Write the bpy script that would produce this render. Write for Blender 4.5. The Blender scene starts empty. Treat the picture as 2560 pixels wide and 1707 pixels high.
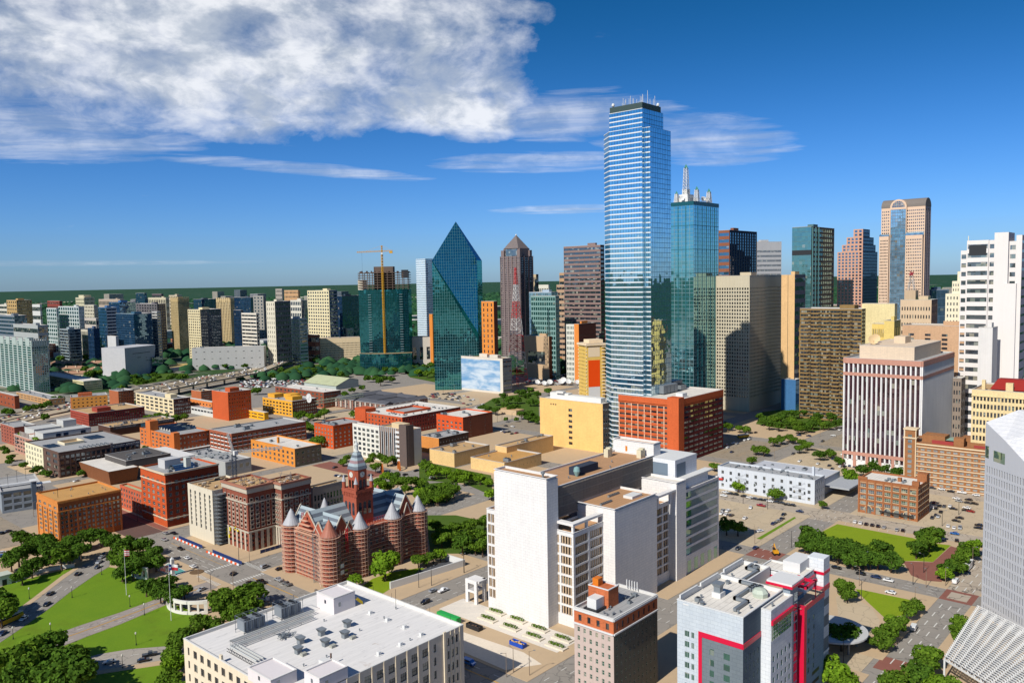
import bpy,bmesh,math,random
import numpy as np
from mathutils import Vector,Matrix
random.seed(7)
R=math.radians
scene=bpy.context.scene
COL=scene.collection

# ------------------------------------------------------------------ camera, light, exposure
# World axes follow the downtown street grid: +X runs away to the right, +Y away to the left, metres, Z = 0 is street level.
GRID=41.7
cam_d=bpy.data.cameras.new('camera');cam_d.sensor_width=36;cam_d.lens=2031/2560*36
cam_d.clip_start=1;cam_d.clip_end=90000
cam=bpy.data.objects.new('camera',cam_d);COL.objects.link(cam);scene.camera=cam
_p,_r=math.atan(152.5/2031),R(1.03)
_fw=Vector((0,math.cos(_p),-math.sin(_p)));_u0=Vector((0,math.sin(_p),math.cos(_p)));_x=Vector((1,0,0))
_rt=_x*math.cos(_r)-_u0*math.sin(_r);_up=_u0*math.cos(_r)+_x*math.sin(_r)
_g=Matrix.Rotation(R(GRID)-R(90),3,'Z')
_m=Matrix((_rt,_up,-_fw)).transposed()
cam.matrix_world=Matrix.Translation((0,0,143))@(_g@_m).to_4x4()

SUN_EL=39.5
SUN_AZ=math.atan2(-.04,-.999)  # direction towards the sun, measured from +X
sd=Vector((math.cos(SUN_AZ)*math.cos(R(SUN_EL)),math.sin(SUN_AZ)*math.cos(R(SUN_EL)),math.sin(R(SUN_EL))))
sun_d=bpy.data.lights.new('sun','SUN');sun_d.energy=5.0;sun_d.angle=R(.53);sun_d.color=(1,.95,.86)
sun=bpy.data.objects.new('sun',sun_d);COL.objects.link(sun)
sun.rotation_euler=sd.to_track_quat('Z','Y').to_euler()
vs=scene.view_settings;vs.view_transform='Standard';vs.look='None';vs.exposure=0.2;vs.gamma=1;vs.use_curve_mapping=False
scene.render.film_transparent=False
scene.cycles.max_bounces=6;scene.cycles.diffuse_bounces=2;scene.cycles.glossy_bounces=3;scene.cycles.volume_bounces=0
scene.cycles.transparent_max_bounces=6;scene.cycles.caustics_reflective=False;scene.cycles.caustics_refractive=False

class N:
 """tiny helper that turns arithmetic into shader nodes"""
 def __init__(s,t):s.t=t
 def node(s,typ,**k):
  n=s.t.nodes.new(typ)
  for a,b in k.items():setattr(n,a,b)
  return n
 def put(s,sock,v):
  if hasattr(v,'is_linked')or isinstance(v,bpy.types.NodeSocket):s.t.links.new(v,sock)
  else:sock.default_value=v
 def m(s,op,a,b=0.0,c=0.0,clamp=False):
  n=s.node('ShaderNodeMath',operation=op,use_clamp=clamp)
  s.put(n.inputs[0],a);s.put(n.inputs[1],b);s.put(n.inputs[2],c)
  return n.outputs[0]
 def mix(s,f,a,b,mode='MIX'):
  n=s.node('ShaderNodeMix',data_type='RGBA',blend_type=mode)
  s.put(n.inputs[0],f);s.put(n.inputs[6],a);s.put(n.inputs[7],b)
  return n.outputs[2]
 def noise(s,vec,scale,detail=3,rough=.55,dist=0):
  n=s.node('ShaderNodeTexNoise');s.put(n.inputs['Vector'],vec)
  n.inputs['Scale'].default_value=scale;n.inputs['Detail'].default_value=detail
  n.inputs['Roughness'].default_value=rough;n.inputs['Distortion'].default_value=dist
  return n.outputs['Fac']
 def mapv(s,vec,scale=(1,1,1),rot=(0,0,0),loc=(0,0,0)):
  n=s.node('ShaderNodeMapping');s.put(n.inputs['Vector'],vec)
  n.inputs['Scale'].default_value=scale;n.inputs['Rotation'].default_value=rot;n.inputs['Location'].default_value=loc
  return n.outputs[0]
 def step(s,x,a,b):
  n=s.node('ShaderNodeMapRange',interpolation_type='SMOOTHSTEP');s.put(n.inputs[0],x)
  n.inputs[1].default_value=a;n.inputs[2].default_value=b
  return n.outputs[0]

# sky: Nishita daylight with a procedural cloud layer that goes all the way round
world=bpy.data.worlds.new('World');scene.world=world;world.use_nodes=True
wt=world.node_tree;wt.nodes.clear();w=N(wt)
sky=w.node('ShaderNodeTexSky',sky_type='NISHITA');sky.sun_disc=False
sky.sun_elevation=R(SUN_EL);sky.sun_rotation=R(90)-SUN_AZ;sky.altitude=150;sky.air_density=1.0;sky.dust_density=.3;sky.ozone_density=3.2
hs=w.node('ShaderNodeHueSaturation');hs.inputs['Saturation'].default_value=1.2;hs.inputs['Value'].default_value=1.0
hs.inputs['Hue'].default_value=.493
wt.links.new(sky.outputs[0],hs.inputs['Color'])
tc=w.node('ShaderNodeTexCoord').outputs['Generated']
sx=w.node('ShaderNodeSeparateXYZ');wt.links.new(tc,sx.inputs[0]);X,Y,Z=sx.outputs
zc=w.m('MAXIMUM',Z,.012)
ca,sa=math.cos(R(GRID)),math.sin(R(GRID))
fwd=w.m('ADD',w.m('MULTIPLY',X,ca),w.m('MULTIPLY',Y,sa));rgt=w.m('SUBTRACT',w.m('MULTIPLY',X,sa),w.m('MULTIPLY',Y,ca))
# place on the cloud deck, in deck heights: u to the right of the tower's view line, v along it
cu=w.m('DIVIDE',rgt,zc);cv=w.m('DIVIDE',fwd,zc)
cc=w.node('ShaderNodeCombineXYZ');w.put(cc.inputs[0],cu);w.put(cc.inputs[1],cv);deck=cc.outputs[0]
def blob(u,v,ru,rv,rot=0):
 c,s_=math.cos(rot),math.sin(rot)
 du,dv=w.m('SUBTRACT',cu,u),w.m('SUBTRACT',cv,v)
 a=w.m('ADD',w.m('MULTIPLY',du,c/ru),w.m('MULTIPLY',dv,s_/ru));b=w.m('ADD',w.m('MULTIPLY',du,-s_/rv),w.m('MULTIPLY',dv,c/rv))
 d=w.m('ADD',w.m('MULTIPLY',a,a),w.m('MULTIPLY',b,b))
 return w.m('MAXIMUM',w.m('SUBTRACT',1.0,d),0.0)
warp=w.node('ShaderNodeTexNoise');w.put(warp.inputs['Vector'],deck);warp.inputs['Scale'].default_value=.9;warp.inputs['Detail'].default_value=3
wv_=w.node('ShaderNodeVectorMath',operation='MULTIPLY_ADD');w.put(wv_.inputs[0],warp.outputs['Color']);wv_.inputs[1].default_value=(.9,.9,0);w.put(wv_.inputs[2],deck);wd_=wv_.outputs[0]
dirv=w.node('ShaderNodeVectorMath',operation='MULTIPLY_ADD');w.put(dirv.inputs[0],warp.outputs['Color']);dirv.inputs[1].default_value=(.06,.06,.03);w.put(dirv.inputs[2],tc)
puffs=w.noise(w.mapv(dirv.outputs[0],(1,1,1.7)),13,8,.6);wisps=w.noise(w.mapv(wd_,(.5,1.5,1),(0,0,R(-35))),1.5,9,.66);big=w.noise(deck,.22,3,.5)
bank=w.m('MAXIMUM',blob(-1.35,3.6,1.5,2.5,.25),w.m('MULTIPLY',blob(-.45,4.6,.75,1.5,-.3),.9))
streak=w.m('MAXIMUM',blob(-1.75,7.2,1.5,.42,.76),w.m('MAXIMUM',blob(.25,7.1,1.0,.75,.1),w.m('MAXIMUM',blob(.42,5.2,.7,.9,.2),w.m('MAXIMUM',blob(1.45,6.2,.75,1.5,-.5),blob(.8,11.8,1.2,.9,0)))))
edge=w.m('MAXIMUM',blob(-3.4,5.2,1.5,1.6,.5),w.m('MULTIPLY',blob(-18,33,9,5,.4),.5))
far_=w.m('MULTIPLY',w.step(big,.56,.72),w.m('MULTIPLY',w.step(w.m('MULTIPLY',fwd,-1.0),-.1,.35),.8))  # broken cloud behind the viewer too
d1=w.m('MULTIPLY',w.m('SUBTRACT',w.m('ADD',w.m('MULTIPLY',w.m('POWER',w.m('MAXIMUM',bank,far_),.55),.55),puffs),.70),2.6)
d2=w.m('MULTIPLY',w.m('SUBTRACT',w.m('ADD',w.m('MULTIPLY',w.m('POWER',w.m('MAXIMUM',streak,edge),.5),.42),wisps),.66),1.5)
cloud=w.m('MULTIPLY',w.m('MAXIMUM',w.m('MULTIPLY',d1,1.0,clamp=True),w.m('MULTIPLY',d2,1.0,clamp=True)),.86)
cloud=w.m('MULTIPLY',cloud,w.step(Z,.004,.03))
shade=w.noise(w.mapv(dirv.outputs[0],(1,1,1.7)),17,6,.6)
cloud_col=w.mix(w.step(shade,.38,.62),(3.6,4.0,4.6,1),(6.6,6.7,6.9,1))

pol=w.mix(w.step(Z,.02,.36),(.27,.44,.80,1),(.06,.29,.45,1))  # polarised, deep blue overhead all the way round
clear=w.mix(1.0,hs.outputs[0],pol,'MULTIPLY')
bg=w.node('ShaderNodeBackground');bg.inputs['Strength'].default_value=.13
wt.links.new(w.mix(cloud,clear,cloud_col),bg.inputs['Color'])
wo=w.node('ShaderNodeOutputWorld');wt.links.new(bg.outputs[0],wo.inputs['Surface'])

# ------------------------------------------------------------------ materials
def lin(c):
 f=lambda v:(v/255/12.92)if v<=10 else((v/255+.055)/1.055)**2.4
 return tuple(f(v)for v in c)
def alb(c,k=.74):  # sunlit look in the daylight picture -> base colour
 return tuple(min(.86,v*k)for v in lin(c))+(1,)
MATS={}
def newmat(name):
 m=bpy.data.materials.new(name);m.use_nodes=True;m.node_tree.nodes.clear();return m,N(m.node_tree)
def out(n,shader):
 o=n.node('ShaderNodeOutputMaterial');n.t.links.new(shader,o.inputs['Surface'])
def princ(n,col,rough=.85,spec=.3,metal=0,normal=None):
 b=n.node('ShaderNodeBsdfPrincipled');n.put(b.inputs['Base Color'],col);n.put(b.inputs['Roughness'],rough)
 b.inputs['Specular IOR Level'].default_value=spec;b.inputs['Metallic'].default_value=metal
 if normal is not None:n.t.links.new(normal,b.inputs['Normal'])
 return b.outputs[0]
def wallmat(c,kind='plain'):
 key=('wall',tuple(c),kind)
 if key in MATS:return MATS[key]
 m,n=newmat('wall_paint');MATS[key]=m
 pos=n.node('ShaderNodeNewGeometry').outputs['Position']
 a1,a2,a3={'plain':(.16,.12,.22),'brick':(.3,.3,.2),'stone':(.12,.1,.2),'clean':(.06,.05,.08),'roof':(.34,.22,0),'dirty':(.75,.5,0)}.get(kind,(.2,.15,.2))
 f=n.m('MULTIPLY_ADD',n.noise(pos,.07 if kind!='roof' else .12,4,.6),a1,1-a1*.5)
 f=n.m('MULTIPLY',f,n.m('MULTIPLY_ADD',n.noise(pos,1.7,2),a2,1-a2*.5))
 if a3:f=n.m('MULTIPLY',f,n.m('MULTIPLY_ADD',n.noise(n.mapv(pos,(.9,.9,.05)),1,3),a3,1-a3*.5))
 col=n.mix(1.0,alb(c),n.node('ShaderNodeCombineColor').outputs[0],'MULTIPLY')
 cb=col.node.inputs[7].links[0].from_node
 for i in range(3):n.put(cb.inputs[i],f)
 if kind=='brick':  # single burnt bricks and repairs
  sp=n.node('ShaderNodeTexWhiteNoise',noise_dimensions='3D')
  sv=n.node('ShaderNodeVectorMath',operation='SNAP');n.put(sv.inputs[0],pos);sv.inputs[1].default_value=(.7,.7,.23);n.put(sp.inputs['Vector'],sv.outputs[0])
  col=n.mix(n.m('MULTIPLY',n.m('GREATER_THAN',sp.outputs[0],.8),.3),col,tuple(v*.45 for v in alb(c)[:3])+(1,))
 if kind in('stone','panels'):  # fine joints between cladding slabs
  s2=n.node('ShaderNodeSeparateXYZ');n.put(s2.inputs[0],pos)
  cx=n.node('ShaderNodeCombineXYZ');n.put(cx.inputs[0],n.m('ADD',s2.outputs[0],s2.outputs[1]));n.put(cx.inputs[1],s2.outputs[2])
  bt=n.node('ShaderNodeTexBrick');n.put(bt.inputs['Vector'],cx.outputs[0]);bt.inputs['Scale'].default_value=1
  bt.inputs['Color1'].default_value=(1,1,1,1);bt.inputs['Color2'].default_value=(.93,.94,.96,1);bt.inputs['Mortar'].default_value=(.62,.64,.68,1)
  bt.inputs['Brick Width'].default_value=2.4;bt.inputs['Row Height'].default_value=1.2;bt.inputs['Mortar Size'].default_value=.035
  col=n.mix(1.0,col,bt.outputs['Color'],'MULTIPLY')
 if kind in('roof','dirty'):  # ponding stains, patches and seams
  st=n.step(n.noise(pos,.16 if kind=='roof' else .3,5,.65,.6),.55,.74)
  col=n.mix(n.m('MULTIPLY',st,.35 if kind=='roof' else .7),col,alb((120,104,84))if kind=='roof' else alb((70,68,66)))
  wv=n.node('ShaderNodeTexWave',bands_direction='Y');n.put(wv.inputs['Vector'],pos);wv.inputs['Scale'].default_value=.16;wv.inputs['Distortion'].default_value=.8
  col=n.mix(n.m('MULTIPLY',n.m('LESS_THAN',wv.outputs['Fac'],.04),.3),col,(.1,.1,.1,1))
 bp=n.node('ShaderNodeBump');bp.inputs['Strength'].default_value=.25;bp.inputs['Distance'].default_value=.08;n.put(bp.inputs['Height'],n.noise(pos,3,3))
 out(n,princ(n,col,.9 if kind!='clean' else .55,.22,0,bp.outputs[0]));return m
GLASS={  # tint of the reflection, colour behind the pane, strength of the mirror, share of drawn blinds
 'dark':((.8,.9,1),(.012,.015,.02),.16,.16),'blue':((.5,.78,1),(.006,.02,.045),.3,.03),'teal':((.55,.86,.86),(.01,.05,.055),.4,.04),
 'dteal':((.6,.95,.9),(.006,.03,.032),.24,.03),'sky':((.8,.95,1),(.1,.18,.25),.5,.05),'grey':((.85,.92,1),(.03,.036,.042),.22,.28),
 'pale':((.9,.95,1),(.12,.14,.15),.25,.5),'mirror':((.72,.92,1),(.02,.09,.14),.74,0),'prism':((.14,.6,.62),(.002,.022,.028),.4,0),'maroon':((.8,.8,.9),(.03,.014,.018),.12,.06),'lake':((.5,.86,.9),(.01,.06,.07),.55,0),
 'bronze':((.9,.8,.6),(.02,.014,.008),.16,.34),'green':((.6,.95,.85),(.01,.035,.025),.25,.22),'black':((.8,.85,1),(.004,.004,.006),.08,.02)}
def glassmat(kind,cell=3.4,wob=.014):
 key=('glass',kind,cell)
 if key in MATS:return MATS[key]
 tint,back,k,blinds=GLASS[kind]
 m,n=newmat('glass_'+kind);MATS[key]=m
 geo=n.node('ShaderNodeNewGeometry');pos=geo.outputs['Position']
 off=n.node('ShaderNodeVectorMath',operation='ADD');n.put(off.inputs[0],pos);off.inputs[1].default_value=(.37,.41,.29)
 sn=n.node('ShaderNodeVectorMath',operation='SNAP');n.put(sn.inputs[0],off.outputs[0]);sn.inputs[1].default_value=(cell,cell,cell)
 wn=n.node('ShaderNodeTexWhiteNoise',noise_dimensions='3D');n.put(wn.inputs['Vector'],sn.outputs[0])
 vm=n.node('ShaderNodeVectorMath',operation='SUBTRACT');n.put(vm.inputs[0],wn.outputs['Color']);vm.inputs[1].default_value=(.5,.5,.5)
 nz=n.node('ShaderNodeTexNoise');n.put(nz.inputs['Vector'],pos);nz.inputs['Scale'].default_value=.22;nz.inputs['Detail'].default_value=1
 v2=n.node('ShaderNodeVectorMath',operation='SUBTRACT');n.put(v2.inputs[0],nz.outputs['Color']);v2.inputs[1].default_value=(.5,.5,.5)
 va=n.node('ShaderNodeVectorMath',operation='ADD');n.put(va.inputs[0],vm.outputs[0]);n.put(va.inputs[1],v2.outputs[0])
 sc=n.node('ShaderNodeVectorMath',operation='SCALE');n.put(sc.inputs[0],va.outputs[0]);sc.inputs['Scale'].default_value=wob
 ad=n.node('ShaderNodeVectorMath',operation='ADD');n.put(ad.inputs[0],geo.outputs['Normal']);n.put(ad.inputs[1],sc.outputs[0])
 nm=n.node('ShaderNodeVectorMath',operation='NORMALIZE');n.put(nm.inputs[0],ad.outputs[0])
 rnd=n.m('FRACT',n.m('ADD',wn.outputs['Value'],n.m('ADD',geo.outputs['Random Per Island'],n.node('ShaderNodeObjectInfo').outputs['Random'])))
 has_blind=n.m('LESS_THAN',rnd,blinds)  # random panes that show a blind
 bl=n.mix(n.m('FRACT',n.m('MULTIPLY',rnd,91.7)),(.3,.27,.21,1),(.12,.16,.15,1))
 base=n.mix(has_blind,n.mix(n.m('FRACT',n.m('MULTIPLY',rnd,37.3)),back+(1,),tuple(v*2.2 for v in back)+(1,)),bl)
 df=n.node('ShaderNodeBsdfDiffuse');n.put(df.inputs['Color'],base)
 gl=n.node('ShaderNodeBsdfGlossy');gl.inputs['Roughness'].default_value=.015;gl.inputs['Color'].default_value=tint+(1,);n.put(gl.inputs['Normal'],nm.outputs[0])
 fr=n.node('ShaderNodeLayerWeight');fr.inputs['Blend'].default_value=.35
 fac=n.m('ADD',k,n.m('MULTIPLY',fr.outputs['Facing'],(1-k)*.45),clamp=True)
 fac=n.m('MULTIPLY',fac,n.m('MULTIPLY_ADD',wn.outputs['Value'],.12,.9))
 mx=n.node('ShaderNodeMixShader');n.put(mx.inputs[0],fac);n.t.links.new(df.outputs[0],mx.inputs[1]);n.t.links.new(gl.outputs[0],mx.inputs[2])
 out(n,mx.outputs[0]);return m
def simple(name,c,rough=.5,metal=0,spec=.4,var=.12):
 key=('s',name,tuple(c),rough,metal)
 if key in MATS:return MATS[key]
 m,n=newmat(name);MATS[key]=m
 pos=n.node('ShaderNodeNewGeometry').outputs['Position']
 col=n.mix(n.m('MULTIPLY',n.noise(pos,1.1,3),var*2),alb(c),tuple(v*.55 for v in alb(c)[:3])+(1,))
 out(n,princ(n,col,rough,spec,metal));return m
RC={'grey':(176,176,176),'white':(238,232,222),'tan':(206,170,122),'dark':(70,68,70),'red':(150,70,60),'teal':(110,150,150),'slate':(88,90,98),'sage':(186,192,150),
      'ochre':(212,162,96),'green':(110,166,96),'brown':(150,112,88),'dirty':(176,178,180)}
def roofmat(k):return wallmat(RC[k],'dirty' if k=='dirty' else 'roof')
STEEL=simple('galvanised_steel',(150,158,164),.45,.3);DARKMETAL=simple('dark_metal',(52,54,58),.5,.2);WHITE=wallmat((232,232,230),'clean')
COPING=wallmat((206,202,196),'clean');REDP=simple('red_paint',(226,22,66),.4)

# ------------------------------------------------------------------ mesh helpers
class MB:
 def __init__(s):s.v=[];s.f=[];s.mi=[]
 def face(s,pts,mi=0):
  k=len(s.v);s.v+=[tuple(p)for p in pts];s.f.append(tuple(range(k,k+len(pts))));s.mi.append(mi)
 def box(s,x0,y0,z0,x1,y1,z1,mi=0,bottom=False):
  k=len(s.v)
  s.v+=[(x0,y0,z0),(x1,y0,z0),(x1,y1,z0),(x0,y1,z0),(x0,y0,z1),(x1,y0,z1),(x1,y1,z1),(x0,y1,z1)]
  fs=[(4,5,6,7),(0,1,5,4),(1,2,6,5),(2,3,7,6),(3,0,4,7)]+([(3,2,1,0)]if bottom else[])
  s.f+=[tuple(k+i for i in f)for f in fs];s.mi+=[mi]*len(fs)
 def prism(s,pts,z0,z1,mi=0,cap=True,mi2=None):
  n=len(pts)
  for i in range(n):
   a,b=pts[i],pts[(i+1)%n]
   s.face([(a[0],a[1],z0),(b[0],b[1],z0),(b[0],b[1],z1),(a[0],a[1],z1)],mi)
  if cap:s.face([(p[0],p[1],z1)for p in pts],mi if mi2 is None else mi2)
 def bar(s,a,b,r,mi=0,n=4):
  a,b=Vector(a),Vector(b);d=(b-a)
  if d.length<1e-6:return
  d.normalize();u=d.cross(Vector((0,0,1))if abs(d.z)<.95 else Vector((1,0,0))).normalized();w_=d.cross(u)
  k=len(s.v)
  for p in(a,b):
   for i in range(n):
    t=2*math.pi*(i+.5)/n;s.v.append(tuple(p+u*math.cos(t)*r+w_*math.sin(t)*r))
  for i in range(n):
   j=(i+1)%n;s.f.append((k+i,k+j,k+n+j,k+n+i));s.mi.append(mi)
  s.f.append(tuple(k+n+i for i in range(n)));s.mi.append(mi)
 def lathe(s,cx,cy,prof,n=12,mi=0,a0=0.0,a1=2*math.pi):
  full=abs(a1-a0-2*math.pi)<1e-6;m=n if full else n+1;k=len(s.v)
  for r,z in prof:
   for i in range(m):
    t=a0+(a1-a0)*i/n;s.v.append((cx+r*math.cos(t),cy+r*math.sin(t),z))
  for q in range(len(prof)-1):
   for i in range(n):
    j=(i+1)%m;s.f.append((k+q*m+i,k+q*m+j,k+(q+1)*m+j,k+(q+1)*m+i));s.mi.append(mi)
  if full and prof[-1][0]>.01:s.f.append(tuple(k+(len(prof)-1)*m+i for i in range(n)));s.mi.append(mi)
 def mesh(s,name,mats):
  me=bpy.data.meshes.new(name);me.from_pydata(s.v,[],s.f)
  for m in mats:me.materials.append(m)
  if len(mats)>1 and len(s.mi)==len(me.polygons):me.polygons.foreach_set('material_index',s.mi)
  return me
 def build(s,name,mats,parent=None,kind=None,label=None,cat=None,group=None,loc=None,rz=0):
  if not s.f:return None
  return link(s.mesh(name,mats if isinstance(mats,(list,tuple))else[mats]),name,parent,kind,label,cat,group,loc,rz)
def link(me,name,parent=None,kind=None,label=None,cat=None,group=None,loc=None,rz=0):
 o=bpy.data.objects.new(name,me);COL.objects.link(o)
 if parent is not None:o.parent=parent
 if loc is not None:o.location=loc
 if rz:o.rotation_euler.z=rz
 if kind:o['kind']=kind
 if label:o['label']=label
 if cat:o['category']=cat
 if group:o['group']=group
 return o
def root(name,label,cat,x=0,y=0,z=0,rz=0,group=None):return link(None,name,None,None,label,cat,group,(x,y,z),rz)
def copy_tree(o,parent=None):
 c=o.copy();COL.objects.link(c)
 if parent is not None:c.parent=parent
 for ch in list(o.children):copy_tree(ch,c)
 return c
def flat(name,pts,z,mat,kind='structure',parent=None):
 b=MB();b.face([(p[0],p[1],z)for p in pts]);return b.build(name,mat,parent,kind)
def slab(name,pts,z0,z1,mat,kind='structure'):
 b=MB();b.prism(pts,z0,z1);return b.build(name,mat,None,kind)
def rect(x0,y0,x1,y1):return[(x0,y0),(x1,y0),(x1,y1),(x0,y1)]
def text(name,s,size,parent,loc,rot,mat,ext=.05):
 cu_=bpy.data.curves.new(name,'FONT');cu_.body=s;cu_.size=size;cu_.extrude=ext;cu_.align_x='CENTER';cu_.align_y='CENTER'
 cu_.materials.append(mat);o=bpy.data.objects.new(name,cu_);COL.objects.link(o);bpy.context.view_layer.update()
 me=bpy.data.meshes.new_from_object(o.evaluated_get(bpy.context.evaluated_depsgraph_get()));bpy.data.objects.remove(o)
 o=link(me,name,parent,'stuff',loc=loc);o.rotation_euler=rot;return o

# ------------------------------------------------------------------ buildings
WINCACHE={}
def window_mesh(wd,ht,style,glass,frame):
 key=(round(wd,1),round(ht,1),style,glass.name,frame.name)
 if key in WINCACHE:return WINCACHE[key]
 wd,ht=key[0]+.04,key[1]+.04
 b=MB();b.face([(0,0,0),(wd,0,0),(wd,0,ht),(0,0,ht)],0);t=.11
 fr=[(0,0,wd,t),(0,ht-t,wd,ht),(0,t,t,ht-t),(wd-t,t,wd,ht-t)]
 if style in('sash','grid'):fr.append((t,ht*.5-.05,wd-t,ht*.5+.05))
 if style in('pair','grid'):fr+=[(wd*.5-.05,t,wd*.5+.05,ht-t)]if style=='pair' else[(wd*k-.04,t,wd*k+.04,ht-t)for k in(.33,.66)]
 for x0,z0,x1,z1 in fr:b.face([(x0,-.07,z0),(x1,-.07,z0),(x1,-.07,z1),(x0,-.07,z1)],1)
 WINCACHE[key]=b.mesh('window',[glass,frame]);return WINCACHE[key]
class Facade:
 """one wall plane: starts at O, runs along A (outside seen with A to the right)"""
 def __init__(s,O,A,W,z0,z1):s.O,s.A,s.W,s.z0,s.z1=O,A,W,z0,z1;s.n=(A[1],-A[0])
 def p(s,t,z,o=0.0):return(s.O[0]+s.A[0]*t+s.n[0]*o,s.O[1]+s.A[1]*t+s.n[1]*o,z)
 def quad(s,b,t0,t1,z0,z1,o=0.0,mi=0):b.face([s.p(t0,z0,o),s.p(t1,z0,o),s.p(t1,z1,o),s.p(t0,z1,o)],mi)
 def slab(s,b,t0,t1,z0,z1,o,mi=0):  # a piece standing proud by o
  s.quad(b,t0,t1,z0,z1,o,mi)
  b.face([s.p(t0,z1,0),s.p(t0,z1,o),s.p(t1,z1,o),s.p(t1,z1,0)][::-1],mi);b.face([s.p(t0,z0,0),s.p(t0,z0,o),s.p(t1,z0,o),s.p(t1,z0,0)],mi)
  b.face([s.p(t0,z0,0),s.p(t0,z1,0),s.p(t0,z1,o),s.p(t0,z0,o)][::-1],mi);b.face([s.p(t1,z0,0),s.p(t1,z1,0),s.p(t1,z1,o),s.p(t1,z0,o)],mi)
 def grid(s,b,xs,zs,d,cb,mi=0,skip=None):
  prev=s.z0
  for j,(a,c)in enumerate(zs):
   if a>prev+1e-4:s.quad(b,0,s.W,prev,a,0,mi)
   px_=0
   for i,(t0,t1)in enumerate(xs):
    if skip and skip(i,j):continue
    if t0>px_+1e-4:s.quad(b,px_,t0,a,c,0,mi)
    for q in([s.p(t0,a),s.p(t1,a),s.p(t1,a,-d),s.p(t0,a,-d)],[s.p(t1,c),s.p(t0,c),s.p(t0,c,-d),s.p(t1,c,-d)],
                          [s.p(t0,c),s.p(t0,a),s.p(t0,a,-d),s.p(t0,c,-d)],[s.p(t1,a),s.p(t1,c),s.p(t1,c,-d),s.p(t1,a,-d)]):b.face(q,mi)
    cb(s,t0,t1,a,c,d);px_=t1
   if px_<s.W-1e-4:s.quad(b,px_,s.W,a,c,0,mi)
   prev=c
  if prev<s.z1-1e-4:s.quad(b,0,s.W,prev,s.z1,0,mi)
def cells(W,n,f,m0=0.0,m1=0.0):
 p=(W-m0-m1)/n;return[(m0+p*i+p*(1-f)/2,m0+p*i+p*(1+f)/2)for i in range(n)]
UNITM=[]
def unit_meshes():
 b=MB();b.box(-1.2,-1,0,1.2,1,1.7);b.lathe(-.0,0,[(.75,1.7),(.75,1.95),(.6,1.95),(.6,1.8)],10,1);UNITM.append(b.mesh('rooftop_unit',[STEEL,DARKMETAL]))
 b=MB();b.box(-.6,-.6,0,.6,.6,.9);b.face([(-.6,-.6,.9),(.6,-.6,.9),(1,-.9,1.6),(-1,-.9,1.6)]);b.face([(-1,-.9,1.6),(1,-.9,1.6),(1,.9,1.6),(-1,.9,1.6)])
 b.face([(.6,-.6,.9),(.6,.6,.9),(1,.9,1.6),(1,-.9,1.6)]);b.face([(-.6,.6,.9),(-.6,-.6,.9),(-1,-.9,1.6),(-1,.9,1.6)]);UNITM.append(b.mesh('rooftop_unit',[STEEL]))
 b=MB();b.box(-3,-.4,.5,3,.4,1.2,0,True);[b.box(x,-.3,0,x+.15,.3,.5,1)for x in(-2.5,0,2.4)];b.box(2.3,-1.2,0,4.4,1.2,2.1);UNITM.append(b.mesh('rooftop_unit',[STEEL,DARKMETAL]))
 b=MB();b.lathe(0,0,[(.3,0),(.3,1.1),(.55,1.1),(.55,1.5),(0.02,1.7)],8);UNITM.append(b.mesh('rooftop_unit',[STEEL]))
 b=MB();b.box(-2.6,-1.6,.3,2.6,1.6,2.6,0,True);[b.lathe(x,0,[(1,2.6),(1,3),(.8,3),(.8,2.8)],12,1)for x in(-1.3,1.3)];b.box(-2.7,-1.7,0,2.7,1.7,.3,1);UNITM.append(b.mesh('rooftop_unit',[STEEL,DARKMETAL]))
unit_meshes()
def add_unit(parent,x,y,z,k=None,rz=0.0,s=1.0):
 o=link(UNITM[random.randrange(5)if k is None else k],'rooftop_unit',parent,loc=(x,y,z),rz=rz);o.scale=(s,s,s);return o
def roof_on(parent,x0,y0,x1,y1,H,roof,cop=COPING,par=.9,inner=None):
 b=MB();t=.4;b.face([(x0+t,y0+t,H-par),(x1-t,y0+t,H-par),(x1-t,y1-t,H-par),(x0+t,y1-t,H-par)]);b.build('roof',roof,parent)
 b=MB()
 for a,c in(((x0+t,y0+t),(x1-t,y0+t)),((x1-t,y0+t),(x1-t,y1-t)),((x1-t,y1-t),(x0+t,y1-t)),((x0+t,y1-t),(x0+t,y0+t))):
  b.face([(c[0],c[1],H-par),(a[0],a[1],H-par),(a[0],a[1],H),(c[0],c[1],H)])
 e=.1;z0,z1=H-.12,H+.14
 b.box(x0-e,y0-e,z0,x1+e,y0+t+.02,z1,0,True);b.box(x0-e,y1-t-.02,z0,x1+e,y1+e,z1,0,True)
 b.box(x0-e,y0+t+.02,z0,x0+t+.02,y1-t-.02,z1,0,True);b.box(x1-t-.02,y0+t+.02,z0,x1+e,y1-t-.02,z1,0,True)
 b.build('parapet',cop,parent)
class Bd:
 def __init__(s,name,label,x,y,g=0,cat=None):
  s.name=name;s.r=root(name,label,cat or name.replace('_',' '),x,y,0,-R(g));s.wall=MB();s.win={};s.ind=[];s.trim=MB();s.mats=[]
 def pane(s,glass,o=0.0):
  b=s.win.setdefault(glass,MB())
  return lambda f,t0,t1,a,c,d:f.quad(b,t0,t1,a,c,-d+o)
 def indiv(s,glass,style,frame):
  def cb(f,t0,t1,a,c,d):s.ind.append((f.p(t0-.02,a-.02,-d),math.atan2(f.A[1],f.A[0]),t1-t0,c-a,style,glass,frame))
  return cb
 def finish(s,mats):
  s.wall.build('wall',mats,s.r)
  for gname,b in s.win.items():
   o=b.build('window_glass',glassmat(gname),s.r,'stuff' if len(b.f)>1 else None)
  s.trim.build('trim',s.trimmat if hasattr(s,'trimmat')else COPING,s.r)
  for i,(p,a,wd,ht,st,gl,fr)in enumerate(s.ind[:300]):link(window_mesh(wd,ht,st,glassmat(gl),fr),'window',s.r,loc=p,rz=a)
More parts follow.
